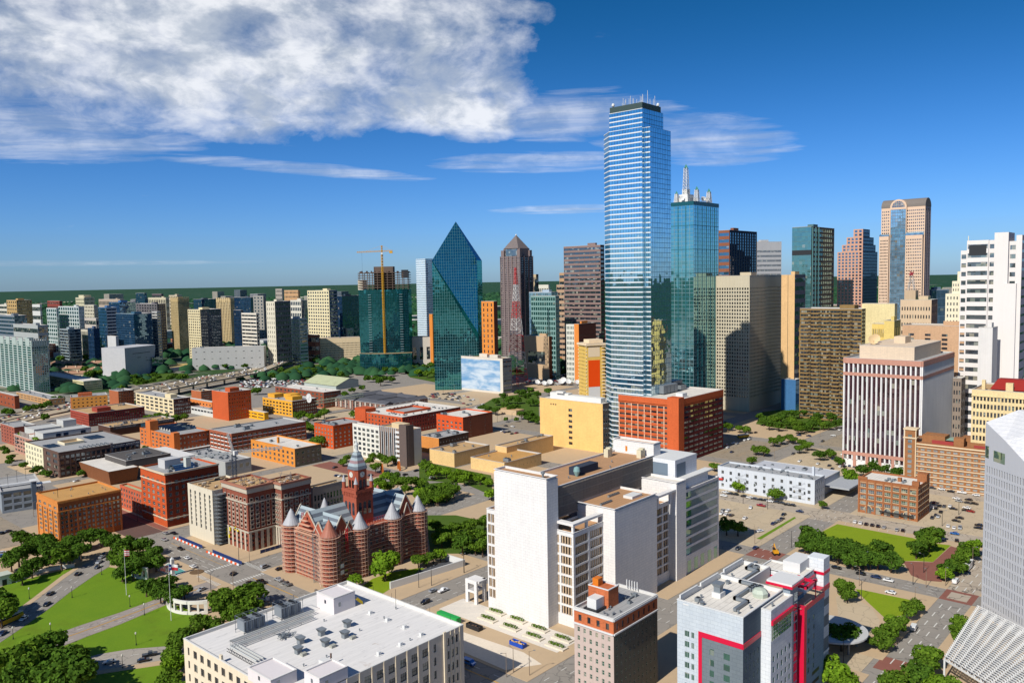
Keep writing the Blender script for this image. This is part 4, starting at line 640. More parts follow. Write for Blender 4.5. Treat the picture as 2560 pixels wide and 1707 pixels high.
def arch_windows(bd,f,n,z,ht,wd,mat,m0=3.0,gl='dark'):
 g_=bd.win.setdefault(gl,MB());t=MB()
 for i in range(n):
  c=m0+(f.W-2*m0)*(i+.5)/n;pts=[(c-wd/2,z),(c+wd/2,z)]+[(c+wd/2*math.cos(math.pi*k/8),z+ht+wd/2*math.sin(math.pi*k/8))for k in range(9)]
  g_.face([f.p(x,zz,.03)for x,zz in pts])
  rim=[(c+(wd/2+.35)*math.cos(math.pi*k/8),z+ht+(wd/2+.35)*math.sin(math.pi*k/8))for k in range(9)];inn=[(c+(wd/2)*math.cos(math.pi*k/8),z+ht+(wd/2)*math.sin(math.pi*k/8))for k in range(9)]
  for k in range(8):t.face([f.p(*inn[k],.08),f.p(*rim[k],.08),f.p(*rim[k+1],.08),f.p(*inn[k+1],.08)])
 t.build('arch_trim',mat,bd.r)
def cornice(bd,z0,z1,o,mat,name='cornice',L=True,Rr=True):
 t=MB()
 if L:bd.L.slab(t,-o*0,bd.L.W,z0,z1,o)
 if Rr:bd.R_.slab(t,-o,bd.R_.W,z0,z1,o)
 return t.build(name,mat,bd.r)
def piers(bd,f,n,z0,z1,o,wd,mat,m0=0.0):
 t=MB()
 for i in range(n+1):x=m0+(f.W-2*m0)*i/n;f.slab(t,max(0,x-wd/2),min(f.W,x+wd/2),z0,z1,o)
 t.build('pier',mat,bd.r)
def sp_depository(bd,mats):
 H=bd.H;cornice(bd,H-6.2,H-5.7,.35,mats[0]);cornice(bd,H-1.2,H-.1,.3,mats[0])
 piers(bd,bd.R_,7,0,H-6.2,.45,.9,mats[1],.6);piers(bd,bd.L,4,0,H-6.2,.45,.9,mats[0],.6)
 for i in range(9):add_unit(bd.r,3+random.random()*28,4+random.random()*26,H-.9,3,0,.6)
 t=MB();t.bar((5,14,H-1),(5,14,H+4.5),.12);t.build('mast',DARKMETAL,bd.r)
def sp_daltex(bd,mats):
 H,a,b=bd.H,bd.a,bd.b;cr=wallmat((226,206,178));cornice(bd,H-.5,H+.5,.9,cr);cornice(bd,H-6.2,H-5.6,.4,cr);cornice(bd,4.6,5.2,.4,cr)
 t=MB();r0=(9,6,22,15);zz=H-.9
 for k in range(8):
  t0,t1=math.pi*k/8,math.pi*(k+1)/8;c,rr=10.5,4.5
  t.face([(9,c+rr*math.cos(t0),zz+rr*.7*math.sin(t0)),(22,c+rr*math.cos(t0),zz+rr*.7*math.sin(t0)),(22,c+rr*math.cos(t1),zz+rr*.7*math.sin(t1)),(9,c+rr*math.cos(t1),zz+rr*.7*math.sin(t1))],0)
  if k:[t.bar((9,c+rr*math.cos(t0),zz+rr*.7*math.sin(t0)),(22,c+rr*math.cos(t0),zz+rr*.7*math.sin(t0)),.12,1)]
 t.build('skylight',[glassmat('blue'),STEEL],bd.r,None,'barrel vaulted steel and glass skylight');trimbox(bd,'penthouse',[(8,17,H-.9,18,26,H+4.5)],wallmat((206,206,206),'clean'));
 for k in range(5):add_unit(bd.r,5+k*5,4+(k%3)*8,H-.9,k%4)
def sp_copper(bd,mats):
 a,b,H=bd.a,bd.b,bd.H;t=MB();e=2.2;lo=rect(-.1,-.1,a,b);hi=rect(-e,-e,a+1,b+e)
 for i in range(4):j=(i+1)%4;t.face([(*lo[i],0),(*lo[j],0),(*hi[j],H+.6),(*hi[i],H+.6)])
 for i in range(1,12):
  z=(H+.6)*i/12;k=i/12*e+.14;t.bar((-k,-k,z),(a+.5,-k,z),.09,1);t.bar((-k,-k,z),(-k,b+k*.9,z),.09,1)
 t.build('copper_cladding',[wallmat((152,98,64)),wallmat((110,70,46))],bd.r,'stuff')
 trimbox(bd,'upper_hall',[(14,6,0,48,b-6,H+4.4)],wallmat((96,92,90)));roof_on(bd.r,14,6,48,b-6,H+4.6,roofmat('grey'))
 for k in range(7):add_unit(bd.r,18+k*4.2,10+(k%3)*9,H+3.7,k%5)
 r=MB();r.face([(-1.8,-1.8,H+.62),(a+.5,-1.8,H+.62),(a+.5,b+1.8,H+.62),(-1.8,b+1.8,H+.62)]);r.build('roof',roofmat('white'),bd.r)
 trimbox(bd,'rear_hall',[(48.02,2,0,66,b+4,H+1)],wallmat((236,234,230),'clean'))
def sp_luxury(bd,mats):
 a,b,H=bd.a,bd.b,bd.H;cr=wallmat((240,232,196))
 t=MB();bd.L.slab(t,0,b*.56,0,H-.2,.5);t.build('cream_wing',cr,bd.r,None,'cream plastered left end');g_=MB()
 for i in range(6):
  for j in range(4):x=3+i*6.2;[bd.L.quad(g_,x+k,x+k+1.0,2.4+j*4.2,4.8+j*4.2,.52)for k in(0,1.7)]
 g_.build('window_glass',glassmat('dark'),bd.r,'stuff')
 sg=MB();bd.R_.slab(sg,a*.655,a-.3,H-3.6,H-.3,.25);sg.build('sign_board',simple('navy_board',(38,44,76),.5),bd.r)
 text('lettering','LUXURY APARTMENTS',2.35,bd.r,(a*.655+(a*.345)*.56,-.3,H-2.0),(R(90),0,0),WHITE)
 text('lettering','555',1.9,bd.r,(a*.655+2.8,-.3,H-2.0),(R(90),0,0),simple('faded_paint',(110,120,170),.7))
 trimbox(bd,'stair_tower',[(a*.62,-.3,0,a*.65,2,H+1)],wallmat((128,120,124)))
 courtyard(bd,16,32,30,46,5,wallmat((232,220,190)),roofmat('tan'))
 pv=simple('solar_panel',(52,70,92),.15)
 for(x0,y0,nx,ny)in((3,30,3,6),(38,40,4,7),(20,6,7,3)):
  for i in range(nx):
   for j in range(ny):
    if y0==6:add_unit(bd.r,x0+i*3.2,y0+j*3.0,H-.9,2,R(90),.45);continue
    p=MB();p.face([(x0+i*3,y0+j*2.2,H-.6),(x0+i*3+2.8,y0+j*2.2,H-.6),(x0+i*3+2.8,y0+j*2.2+1.8,H+.1),(x0+i*3,y0+j*2.2+1.8,H+.1)]);p.build('solar_panel',pv,bd.r)
 piers(bd,bd.R_,16,0,H-4,.5,.5,mats[1],.6)
def sp_terraces(bd,mats):
 a,b,H=bd.a,bd.b,bd.H;gr=wallmat((206,206,202),'clean')
 trimbox(bd,'upper_floor',[(6,3,H-.9,a-1,22,H+5),(8,30,H-.9,30,54,H+5),(33,34,H-.9,44,50,H+9)],gr);roof_on(bd.r,6,3,a-1,22,H+5.3,roofmat('white'));roof_on(bd.r,33,34,44,50,H+9.2,roofmat('white'));roof_on(bd.r,8,30,30,54,H+5.3,roofmat('white'))
 w_=MB()
 for x in(16,22,36):w_.face([(x,2.97,H+1),(x+4,2.97,H+1),(x+4,2.97,H+3.6),(x,2.97,H+3.6)])
 w_.build('window_glass',glassmat('blue'),bd.r,'stuff');trimbox(bd,'pergola',[(3+k*1.6,23,H+2.4,3.5+k*1.6,29,H+2.8)for k in range(8)],wallmat((176,110,84)))
 trimbox(bd,'column',[(1,24+k*3.2,H-1,1.8,24.8+k*3.2,H+3.5)for k in range(7)],wallmat((226,210,196)))
 for(x,y)in((2.5,11),(2.6,47)):t=MB();blobcrown(t,(x,y,H+.4),(2.2,5.5,1.5),140);t.build('roof_garden',LEAFM[2],bd.r,'stuff')
 sg=MB();bd.L.slab(sg,3,9,H*.5,H-2.4,.2);sg.build('sign_board',DARKMETAL,bd.r)
 for j in range(3):text('lettering','555',1.5,bd.r,(-.25,b-6,H*.5+1.4+j*1.9),(R(90),0,R(-90)),WHITE)
def sp_loft(bd,mats):
 a,b,H=bd.a,bd.b,bd.H;trimbox(bd,'stair_tower',[(-.4,b-22,0,7,b-13,H+8)],mats[0],'tall orange brick stair tower');trimbox(bd,'corner_block',[(-.3,-.3,0,5,6,H+2.2)],mats[0])
 t=MB()
 for k in range(6):
  y=b*.35+k*5;t.face([(8,y,H-.5),(a-1,y,H-.5),(a-1,y+1.2,H+2.2),(8,y+1.2,H+2.2)],1);t.face([(8,y+1.2,H+2.2),(a-1,y+1.2,H+2.2),(a-1,y+5,H-.5),(8,y+5,H-.5)],0);t.face([(8,y,H-.5),(8,y+1.2,H+2.2),(8,y+5,H-.5)],0)
 t.build('sawtooth_roof',[wallmat((196,192,184),'roof'),glassmat('dark')],bd.r)
 text('lettering','MARKETING PLACE',1.5,bd.r,(a*.72,-.06,H*.5),(R(90),0,0),simple('faded_white',(160,150,156),.8))
 trimbox(bd,'canopy',[(3,-4,1.9,a,-.05,2.2)],WHITE)
def sp_stair(bd,mats):
 t=MB();t.lathe(4,bd.b-10,[(9,0),(9,bd.H+6),(8.6,bd.H+6.6),(.01,bd.H+6.6)],18);t.build('stair_tower',mats[0],bd.r,None,'round pale stair tower')
def sp_deck(bd,mats):
 a,b,H=bd.a,bd.b,bd.H;dk=wallmat((92,104,118))
 trimbox(bd,'stair_tower',[(a*.72,-2.2,0,a*.84,4,H+4.2)],dk);trimbox(bd,'stair_roof',[(a*.7,-2.8,H+4.21,a*.86,4.6,H+4.7)],WHITE);trimbox(bd,'canopy',[(a*.87,0,H+1.4,a+5,6,H+1.8)],WHITE)
 text('lettering','FEES',3,bd.r,(a*.93,-.3,H-1.4),(R(90),0,0),WHITE);cornice(bd,H-1.6,H-.1,.3,dk,'fascia',False)
 for k in range(3):t=MB();t.bar((5+6*k,14+10*k,H-.9),(5+6*k,14+10*k,H+8),.12);t.bar((4+6*k,14+10*k,H+8),(6+6*k,14+10*k,H+8),.12);t.build('light_mast',DARKMETAL,bd.r)
 trimbox(bd,'ramp_roof',[(-14,b*.3,H+.4,a-2,b*.36,H+1.2)],WHITE)
def sp_market(bd,mats):
 a,b,H=bd.a,bd.b,bd.H;nv=simple('navy_fascia',(52,56,70),.6);fw_=simple('faded_white',(150,150,160),.8)
 for x0,x1 in((3,27),(42,62)):t=MB();bd.R_.slab(t,x0,x1,H-3,H-.3,.15);t.build('sign_board',nv,bd.r);text('lettering','SPAGHETTI WAREHOUSE',1.7,bd.r,((x0+x1)/2,-.2,H-1.6),(R(90),0,0),fw_)
 t=MB();bd.R_.slab(t,29.5,34,H-5.5,H-.8,.2);t.build('poster',simple('blue_poster',(70,140,170),.6),bd.r)
 for k in range(14):add_unit(bd.r,3+k*4.2,4+random.random()*18,H-.9,k%5,0,.8)
def sp_slit(bd,mats):
 b,H=bd.b,bd.H;t=MB()
 for k in range(14):
  z=1+k*2.1;t.box(6.6,-.9-4,z,9,-.9,z+.12,0,True);t.bar((6.7,-1,z),(6.7,-4.8,z+2.1),.08);t.bar((8.9,-4.8,z),(8.9,-1,z+2.1),.08)
 for x in(6.6,9):
  for y in(-.9,-4.9):t.bar((x,y,0),(x,y,H),.07)
 tt=MB()
 for k in range(14):
  z=1+k*2.1;tt.box(.2,-4.5,z,5.8,-.2,z+.1,0,True);tt.bar((.3,-.4,z),(5.6,-.4,z+2.1),.07);tt.bar((5.6,-4.3,z),(.3,-4.3,z+2.1),.07);tt.bar((.3,-4.3,z),(.3,-.4,z+2.1),.07)
 for x in(.2,5.8):
  for y in(-.3,-4.4):tt.bar((x,y,0),(x,y,H+1),.09)
 r0=root('scaffold_stair','zigzag steel scaffold stair in the gap beside the blank cream stone annex','scaffolding',*bd.r.location);tt.build('frame',STEEL,r0,'stuff')
 for k in range(30):s=.3+random.random()*.6;q=MB();x,y=2+random.random()*19,2+random.random()*24;q.box(x,y,H-.9,x+s*3,y+s*2,H-.9+s);q.build('roof_debris',wallmat(random.choice(((180,160,130),(120,100,84),(206,196,180)))),bd.r)
def sp_records(bd,mats):
 H,a,b=bd.H,bd.a,bd.b;st=wallmat((206,194,174),'stone');cornice(bd,H-.8,H+.3,1.3,wallmat((176,120,98)));cornice(bd,H-3.4,H-.8,.7,st);cornice(bd,H-8.6,H-3.4,.25,st,'stone_band',True,True)if False else None
 cornice(bd,10.2,11,.5,st);cornice(bd,H-9.4,H-8.6,.5,st)
 t=MB()
 for f in(bd.L,bd.R_):
  n=6 if f is bd.L else 5
  for i in range(n):
   c=cells(f.W,n,.5,.6,.6)[i]
   for z0,z1 in cells(H,11,.56,2,6):
    if z0>11:[f.slab(t,x-.22,x+.02,z0-.3,z1+.3,.12)for x in(c[0],c[1]+.2)];f.slab(t,c[0]-.2,c[1]+.2,z0-.35,z0-.05,.2);f.slab(t,c[0]-.2,c[1]+.2,z1+.05,z1+.35,.12)
  x=0
  while x<f.W-1:f.slab(t,x,x+1.6,0,10.2,.3)if int(x/3.4)%1==0 else None;x+=f.W/(n if n>1 else 2)
 t.build('stone_trim',st,bd.r,'stuff')
 for k in range(26):
  s=.3+random.random()*.7;q=MB();x,y=1.5+random.random()*(a-4),1.5+random.random()*(b-4);q.box(x,y,H-.9,x+s*2.4,y+s*2,H-.9+s*.9);q.build('roof_debris',wallmat(random.choice(((190,160,130),(120,100,84),(150,130,110),(206,150,90),(222,206,190)))),bd.r)
 q=MB()
 for k in range(10):x,y=2+random.random()*(a-5),2+random.random()*(b-5);q.bar((x,y,H+.6),(x+random.uniform(-6,6),y+random.uniform(-6,6),H+.4+random.random()*2),.14);q.bar((x,y,H-.9),(x,y,H+2.6),.1)
 q.build('steel_beams',simple('primer_steel',(150,140,134),.6),bd.r,'stuff')
 if b>20:
  y_=simple('yellow_sheet',(250,226,20),.5)
  for(s0,z0,wd,ht)in((3,4.4,1.2,4.6),(5.2,3.8,1.0,2),(12,9.6,1.3,1.7),(14.6,9.2,1.2,1.6),(6.4,8,.9,3)):t=MB();bd.L.slab(t,s0,s0+wd,z0,z0+ht,.5);t.build('plastic_sheet',y_,bd.r)
def sp_acroof(bd,mats):
 for k in range(34):add_unit(bd.r,2+random.random()*(bd.a-4),2+random.random()*(bd.b-4),bd.H-.9,random.choice((0,0,1)),0,.65)
def sp_grey(bd,mats):
 for k in range(20):s=.3+random.random()*.6;q=MB();x,y=1.5+random.random()*(bd.a-4),1+random.random()*(bd.b-3);q.box(x,y,bd.H-.9,x+s*3,y+s,bd.H-.9+s*.6);q.build('roof_debris',wallmat((190,166,130)),bd.r)
def sp_brick5(bd,mats):
 H,a,b=bd.H,bd.a,bd.b;cr=wallmat((226,200,160));t=MB()
 for z in(5.2,8.6,12,15.6,18.6):bd.L.slab(t,0,b,z,z+.25,.15);bd.R_.slab(t,0,a,z,z+.25,.15)
 t.build('stone_course',cr,bd.r);piers(bd,bd.L,7,0,H,.45,.9,mats[0],.4);arch_windows(bd,bd.L,5,.4,2.6,3.6,cr,3.2,'grey')
 trimbox(bd,'stair_tower',[(a-7,-.2,H-.9,a-1,5,H+4)],mats[0]);trimbox(bd,'canopy',[(-2.4,2,3.0,-.5,b*.62,3.3)],DARKMETAL)
 trimbox(bd,'parapet_block',[(-.3,-.3,H,2,3.5,H+2.6),(-.3,b-5,H,1,b+.3,H+1.3),(9,12,H-.9,11,14,H+1.4)],mats[0])
 for k in range(9):add_unit(bd.r,5+random.random()*8,10+random.random()*10,H-.9,k%4,0,.7)
def sp_white3(bd,mats):
 H,a,b=bd.H,bd.a,bd.b;t=MB();bd.R_.slab(t,.1,a-.1,.1,.8,.05);trimbox(bd,'rear_shed',[(a+.02,4,0,a+38,b-8,H-5)],wallmat((196,200,208)));roof_on(bd.r,a+.1,4,a+38,b-8,H-4.8,roofmat('dirty'))
 trimbox(bd,'shed_canopy',[(a+10,-12,5.6,a+40,3.9,6.6)],wallmat((176,180,186)));trimbox(bd,'chimney',[(a-2,6,H-.9,a-.6,7.4,H+5)],mats[0])
 sg=MB();bd.L.slab(sg,.8,4.0,6.6,7.6,1.2);sg.build('sign_board',simple('red_sign',(226,52,36),.5),bd.r,None,'small red sign board near the far end')
 arch_windows(bd,bd.L,9,5.6,1.4,1.1,mats[0],3,'dark')
 for k in range(16):add_unit(bd.r,3+random.random()*(a-6),4+k*3.7,H-.9,k%4,0,.7)
 for k in range(12):add_unit(bd.r,a+4+random.random()*30,8+k*3.9,H-5.7,k%5,0,.8)
 t=MB()
 for q0,q1 in((13,21),(52,60)):
  for j in range(3):t.bar((-.9,b-q0,3+3.4*j),(-.9,b-q1,3+3.4*j),.06);t.bar((-.9,b-q0,3+3.4*j),(-.9,b-q1,6.4+3.4*j),.06)
 t.build('fire_escape',DARKMETAL,bd.r)
def sp_redg(bd,mats):
 H,a,b=bd.H,bd.a,bd.b;trimbox(bd,'corner_tower',[(-1.2,-1,0,7,9,H+1.5)],mats[0],'blank brick corner tower');t=MB()
 for f in(bd.L,bd.R_):
  f.slab(t,0,f.W,H-6,H-.2,.35)
 t.build('brick_parapet',mats[0],bd.r);t=MB()
 for i in range(10):x=.6+(bd.L.W-1.2)*i/9;bd.L.slab(t,max(0,x-.5),min(bd.L.W,x+.5),0,H-6,.25)
 t.build('pale_pier',wallmat((226,178,146)),bd.r)
 for k in range(5):add_unit(bd.r,28+k*7,30+(k%2)*6,H-.9,4,0,1.7)
 trimbox(bd,'chiller',[(22+k*5.6,26,H,27+k*5.6,33,H+6.5)for k in range(4)]+[(48,32,H,62,40,H+7)],STEEL);trimbox(bd,'penthouse',[(17,6,H-.9,24,12,H+2.4)],WHITE)
def sp_ornate(bd,mats):
 H,a,b=bd.H,bd.a,bd.b;cr=wallmat((236,212,176));t=MB()
 for j in range(9):z=1+(H-4)*j/8;bd.L.slab(t,0,b,z-.25,z+.3,.3)
 bd.L.slab(t,0,b,H-1.4,H-.6,.6);t.build('cream_band',cr,bd.r)
 tw=MB();tw.box(-1.2,b-6.5,0,5.5,b+.8,H+8);tw.build('turret',mats[0],bd.r,None,'slender brick corner turret with cream cornices')
 t=MB();[t.box(-1.8,b-7.1,z,6.1,b+1.4,z+.9,0,True)for z in(H+8,H+2.2)];[t.box(-1.5,b-6.8+k*7,0,-.9,b-6.2+k*7,H+8)for k in(0,1)];t.build('turret_cornice',cr,bd.r)
 w_=MB();f=Facade((-1.2,b+.8),(0,-1),7.3,0,H+8);[f.quad(w_,2.4,4.9,2+3.4*j,4.2+3.4*j,.03)for j in range(10)];w_.build('window_glass',glassmat('pale'),bd.r,'stuff')
 trimbox(bd,'penthouse',[(8,b-22,H-.9,20,b-8,H+4),(12,12,H-.9,a-2,30,H+4),(2,26,H-.9,8,32,H+5),(2,10,H-.9,6,24,H+2.6)],mats[0]);r=MB();r.face([(9,32,H+1.6),(22,32,H+1.6),(22,44,H+1.6),(9,44,H+1.6)]);r.build('green_roof_deck',wallmat((150,180,164),'roof'),bd.r)
 trimbox(bd,'red_screen',[(1.5,6,H-.9,2,20,H+1.6),(6,33,H-.9,6.6,46,H+1.4)],wallmat((170,70,66)))
for _k,_v in list(globals().items()):
 if _k.startswith('sp_'):SPECIAL[_k[3:]]=_v

# ------------------------------------------------------------------ foliage
def leafmat(c1,c2):
 m,n=newmat('leaves');geo=n.node('ShaderNodeNewGeometry');oi=n.node('ShaderNodeObjectInfo')
 r_=n.m('FRACT',n.m('ADD',geo.outputs['Random Per Island'],oi.outputs['Random']))
 col=n.mix(r_,c1+(1,),c2+(1,));col=n.mix(n.m('MULTIPLY',oi.outputs['Random'],.35),col,(.035,.07,.012,1))
 df=n.node('ShaderNodeBsdfDiffuse');n.put(df.inputs['Color'],col);tr_=n.node('ShaderNodeBsdfTranslucent');n.put(tr_.inputs['Color'],n.mix(.4,col,(.16,.22,.02,1)))
 mx=n.node('ShaderNodeMixShader');mx.inputs[0].default_value=.28;n.t.links.new(df.outputs[0],mx.inputs[1]);n.t.links.new(tr_.outputs[0],mx.inputs[2]);out(n,mx.outputs[0]);return m
LEAFM=[leafmat((.045,.10,.014),(.10,.19,.022)),leafmat((.065,.135,.014),(.15,.25,.025)),leafmat((.11,.22,.014),(.22,.36,.025))]
BARK=simple('bark',(96,78,62),.95)
def card(mb,c,s,nrm,rnd):
 n_=(Vector(nrm).normalized()+Vector((rnd.uniform(-1,1),rnd.uniform(-1,1),rnd.uniform(-1,1)))*.75).normalized()
 u=n_.orthogonal().normalized();a=rnd.uniform(0,6.28);v=n_.cross(u);u,v=u*math.cos(a)+v*math.sin(a),v*math.cos(a)-u*math.sin(a);c=Vector(c)
 mb.face([c-u*s-v*s*.5,c+u*s*.2-v*s*.8,c+u*s-v*s*.1,c+u*s*.3+v*s*.8,c-u*s*.7+v*s*.6])
def blobcrown(mb,c,rad,n,sz=.5,seed=0):
 rnd=random.Random(seed+n)
 for i in range(n):
  z=rnd.uniform(-.35,1);t=rnd.uniform(0,6.28);q=math.sqrt(max(0,1-z*z));d=(q*math.cos(t),q*math.sin(t),z);k=rnd.uniform(.75,1.05)
  card(mb,(c[0]+d[0]*rad[0]*k,c[1]+d[1]*rad[1]*k,c[2]+d[2]*rad[2]*k),sz*rnd.uniform(.6,1.2),d,rnd)
TREEV=[]
def tree_variant(i,lobes,per,tall=1.0,sz=.1):
 rnd=random.Random(50+i);cb=MB()
 L_=[((0,0,1.02*tall),.62)]
 for k in range(lobes):
  t=6.283*k/lobes+rnd.uniform(-.4,.4);e=rnd.uniform(-.5,.75);q=math.sqrt(1-e*e)*rnd.uniform(.5,.68);L_.append(((q*math.cos(t),q*math.sin(t),(1.0+e*.5)*tall),rnd.uniform(.3,.46)))
 for(c,rr)in L_:
  for j in range(int(per*(rr/.4)**2)):
   z=rnd.uniform(-.75,1);t=rnd.uniform(0,6.283);q=math.sqrt(1-z*z);d=(q*math.cos(t),q*math.sin(t),z);k=rnd.uniform(.72,1.06)
   card(cb,(c[0]+d[0]*rr*k,c[1]+d[1]*rr*k,c[2]+d[2]*rr*.82*k),sz*rnd.uniform(.55,1.25),d,rnd)
 tb=MB();tb.lathe(0,0,[(.09,0),(.065,.3),(.05,.75)],6)
 for k in range(4):t=1.57*k+rnd.random();tb.bar((0,0,.55+.07*k),(.4*math.cos(t),.4*math.sin(t),1.05*tall+.1*k),.024,0,5)
 return tb,cb
for i,(lo,per,tall)in enumerate(((9,95,1.0),(8,100,1.08),(10,88,.95),(7,105,1.2))):
 tb,cb=tree_variant(i,lo,per,tall)
 TREEV.append((tb.mesh('trunk',[BARK]),[cb.mesh('crown',[m])for m in LEAFM]))
FARV=[tree_variant(20+i,5,26,1.0,.24)[1]for i in range(3)]
ORD='first second third fourth fifth sixth seventh eighth ninth tenth eleventh twelfth thirteenth fourteenth fifteenth sixteenth seventeenth eighteenth nineteenth twentieth'.split()
def screen_x(p,q):return(p*math.sin(R(GRID))-q*math.cos(R(GRID)))/(p*math.cos(R(GRID))+q*math.sin(R(GRID)))
def ordinal(i,n):return 'leftmost' if i==0 else 'rightmost' if i==n-1 else ORD[i]+' from the left'
TREE_TEXT={  # phrase after «tree», leaf shade, group phrase
 'knoll':('in the dark grove beside the orange brown warehouse',0),'mid':('in the round grove behind the flagpole and pool',0),'perg':('between the white obelisk and the curved colonnade',0),'corner':('in the big dark grove at the lower left corner',0),
 'edge':('at the left edge beside the bus',0),'houston':('right of the curved white colonnade',1),'annexside':('along the left wall of the white roofed foreground building',1),'bright':('bright green, lone and tall, in front of the scaffolded courthouse',2),'small_ct':('small and yellow green, at the foot of the scaffolded courthouse',2),
 'low_row':('low and clipped, beside the ramp right of the courthouse',1),'east':('in the grove right of the scaffolded courthouse',1),'north1':('in the row in front of the windowless tan halls',2),'north2':('beside the avenue below the tan hall row',1),'north3':('in the upper row behind the clock tower',1),'north4':('in the grove right of the clock tower',1),
 'westend':('in the brick square by the white gridded office',1),'park':('in the park below the cloud mural',0),'park_small':('young and slim, beside the yellow bus stop',1),'prism':('in the grove at the foot of the teal prism tower',1),'podium':('in front of the tower under construction',1),'freeway':('on the freeway verge',1),'museum':('around the white concrete museum',1),'uptown':('between the uptown blocks',0),'mill':('among the brick warehouses by the freeway',1),
 'apts':('small, along the kerb of the dark brick apartments',1),'westrow':('between the brick warehouses and the slate roofed apartments',1),'garden':('in the walled garden below the concrete grid tower',0),'street':('along the street beside the walled garden',1),'bank':('in the car park around the low bank pavilion',0),'dark':('dark and round, left of the ornate brick office',0),'sunny':('light green, left of the five storey loft',2),'whitefront':('in front of the long white painted building',2),'whitecorner':('small, at the right corner of the long white painted building',1),
 'hedge':('in the long clipped grove beside the bright lawn',0),'clump':('in the dense clump right of the bright lawn',0),'curb':('along the kerb left of the white tower',1),'hotelside':('beside the curved drive behind the red banded hotel',1),'lotdark':('dark, in the car park right of the white courthouse',0),'drive':('along the curved drive at lower right',1),'median':('beside the avenue left of the white tower',1),'bottom':('at the bottom edge beside the white lattice canopy',1),'hotelfoot':('light green, at the foot of the red banded hotel',2),'hotelshade':('dark, in the shade behind the red banded hotel',0),'lots':('in the car parks near the yellow hotel',0),'garageside':('beside the big red brick garage',1)}
alltrees=[]
for k,v in TREES.items():
 for i,(p,q,r_)in enumerate(sorted(v,key=lambda t:screen_x(t[0],t[1]))):alltrees.append((math.hypot(p,q)/r_,k,i,len(v),p,q,r_))
alltrees.sort()
rt=random.Random(3)
for n_,(dd,k,i,nn,p,q,r_)in enumerate(alltrees[:300]):
 ph,lf=TREE_TEXT[k];
 if nn==1:lab=f'tree {ph}'
 elif nn<=20:lab=f'tree {ph}, {ordinal(i, nn)}'
 else:lab=f'green tree {ph}'
 tm,cm=TREEV[rt.randrange(4)];s=r_*rt.uniform(.95,1.22)
 t=root('shade_tree',lab,'tree',p,q,0,rt.uniform(0,6.28),f'trees {ph}' if nn>1 else None);t.scale=(s,s,s*rt.uniform(.85,1.05))
 link(tm,'trunk',t);link(cm[lf if rt.random()<.75 else min(2,max(0,lf+rt.choice((-1,1))))],'crown',t)
def merge_blobs(name,items,mat,src,z0=0.0):
 vs_,fs_,off=[],[],0
 arrs=[(np.array(b.v,dtype=np.float32),b.f)for b in src]
 for(p,q,r_)in items:
  V,F=arrs[rt.randrange(len(arrs))];a=rt.uniform(0,6.28);c,s_=math.cos(a),math.sin(a);W_=V*r_
  vs_.append(np.stack([W_[:,0]*c-W_[:,1]*s_+p,W_[:,0]*s_+W_[:,1]*c+q,W_[:,2]+z0],1));fs_+=[tuple(off+i for i in f)for f in F];off+=len(V)
 me=bpy.data.meshes.new(name);me.from_pydata(np.concatenate(vs_).tolist(),[],fs_);me.materials.append(mat);return link(me,name,None,'stuff')
merge_blobs('distant_trees',[(p,q,r_)for _,_,_,_,p,q,r_ in alltrees[300:]],LEAFM[0],FARV)
# the wooded plain beyond downtown: low crowns in their thousands
def woodland():
 rg=np.random.default_rng(5);ico=[(0,0,1)]+[(.9*math.cos(t),.9*math.sin(t),.45)for t in np.arange(5)*1.2566]+[(1.15*math.cos(t),1.15*math.sin(t),-.3)for t in np.arange(5)*1.2566+.63]
 ico=np.array(ico,dtype=np.float32);F=[(0,i+1,(i+1)%5+1)for i in range(5)]+[(i+1,i+6,(i+1)%5+1)for i in range(5)]+[((i+1)%5+1,i+6,(i+1)%5+6)for i in range(5)];F=np.array(F)
 n=36000;d=1250*(9000/1250)**rg.random(n);th=R(GRID)+(rg.random(n)-.5)*R(86);P=np.stack([d*np.cos(th),d*np.sin(th)],1)
 gapn=np.sin(P[:,0]*.0031+1.3)*np.cos(P[:,1]*.0027)+.6*np.sin(P[:,0]*.009+P[:,1]*.007)+rg.normal(0,.45,n)
 keep=(gapn>-.55)&((d>2300)|(rg.random(n)<.22));
 for a,c in zip(FREEWAY,FREEWAY[1:]):
  A,D=np.array(a),np.array(c)-np.array(a);t=np.clip(((P-A)@D)/(D@D),0,1);keep&=np.hypot(*(P-A-t[:,None]*D).T)>60
 P,d=P[keep],d[keep];n=len(d);r_=(5+rg.random(n)*5)*(1+d/6000)
 V=ico[None]*np.stack([r_,r_,r_*.75],1)[:,None,:]*(1+rg.normal(0,.12,(n,11,1)))+np.concatenate([P,(2+rg.random((n,1))*4)],1)[:,None,:]
 me=bpy.data.meshes.new('woodland');me.vertices.add(n*11);me.vertices.foreach_set('co',V.astype(np.float32).ravel());T=(F[None]+(np.arange(n)*11)[:,None,None]).reshape(-1)
 m3=len(T)//3;me.loops.add(len(T));me.loops.foreach_set('vertex_index',T.astype(np.int32));me.polygons.add(m3);me.polygons.foreach_set('loop_start',np.arange(m3,dtype=np.int32)*3);me.polygons.foreach_set('loop_total',np.full(m3,3,dtype=np.int32));me.update(calc_edges=True)
 m,nn_=newmat('woodland_leaves');geo=nn_.node('ShaderNodeNewGeometry');out(nn_,princ(nn_,nn_.mix(geo.outputs['Random Per Island'],(.010,.044,.022,1),(.032,.09,.034,1)),.95,.1));me.materials.append(m);link(me,'woodland',None,'stuff')
woodland()
rb=random.Random(11)
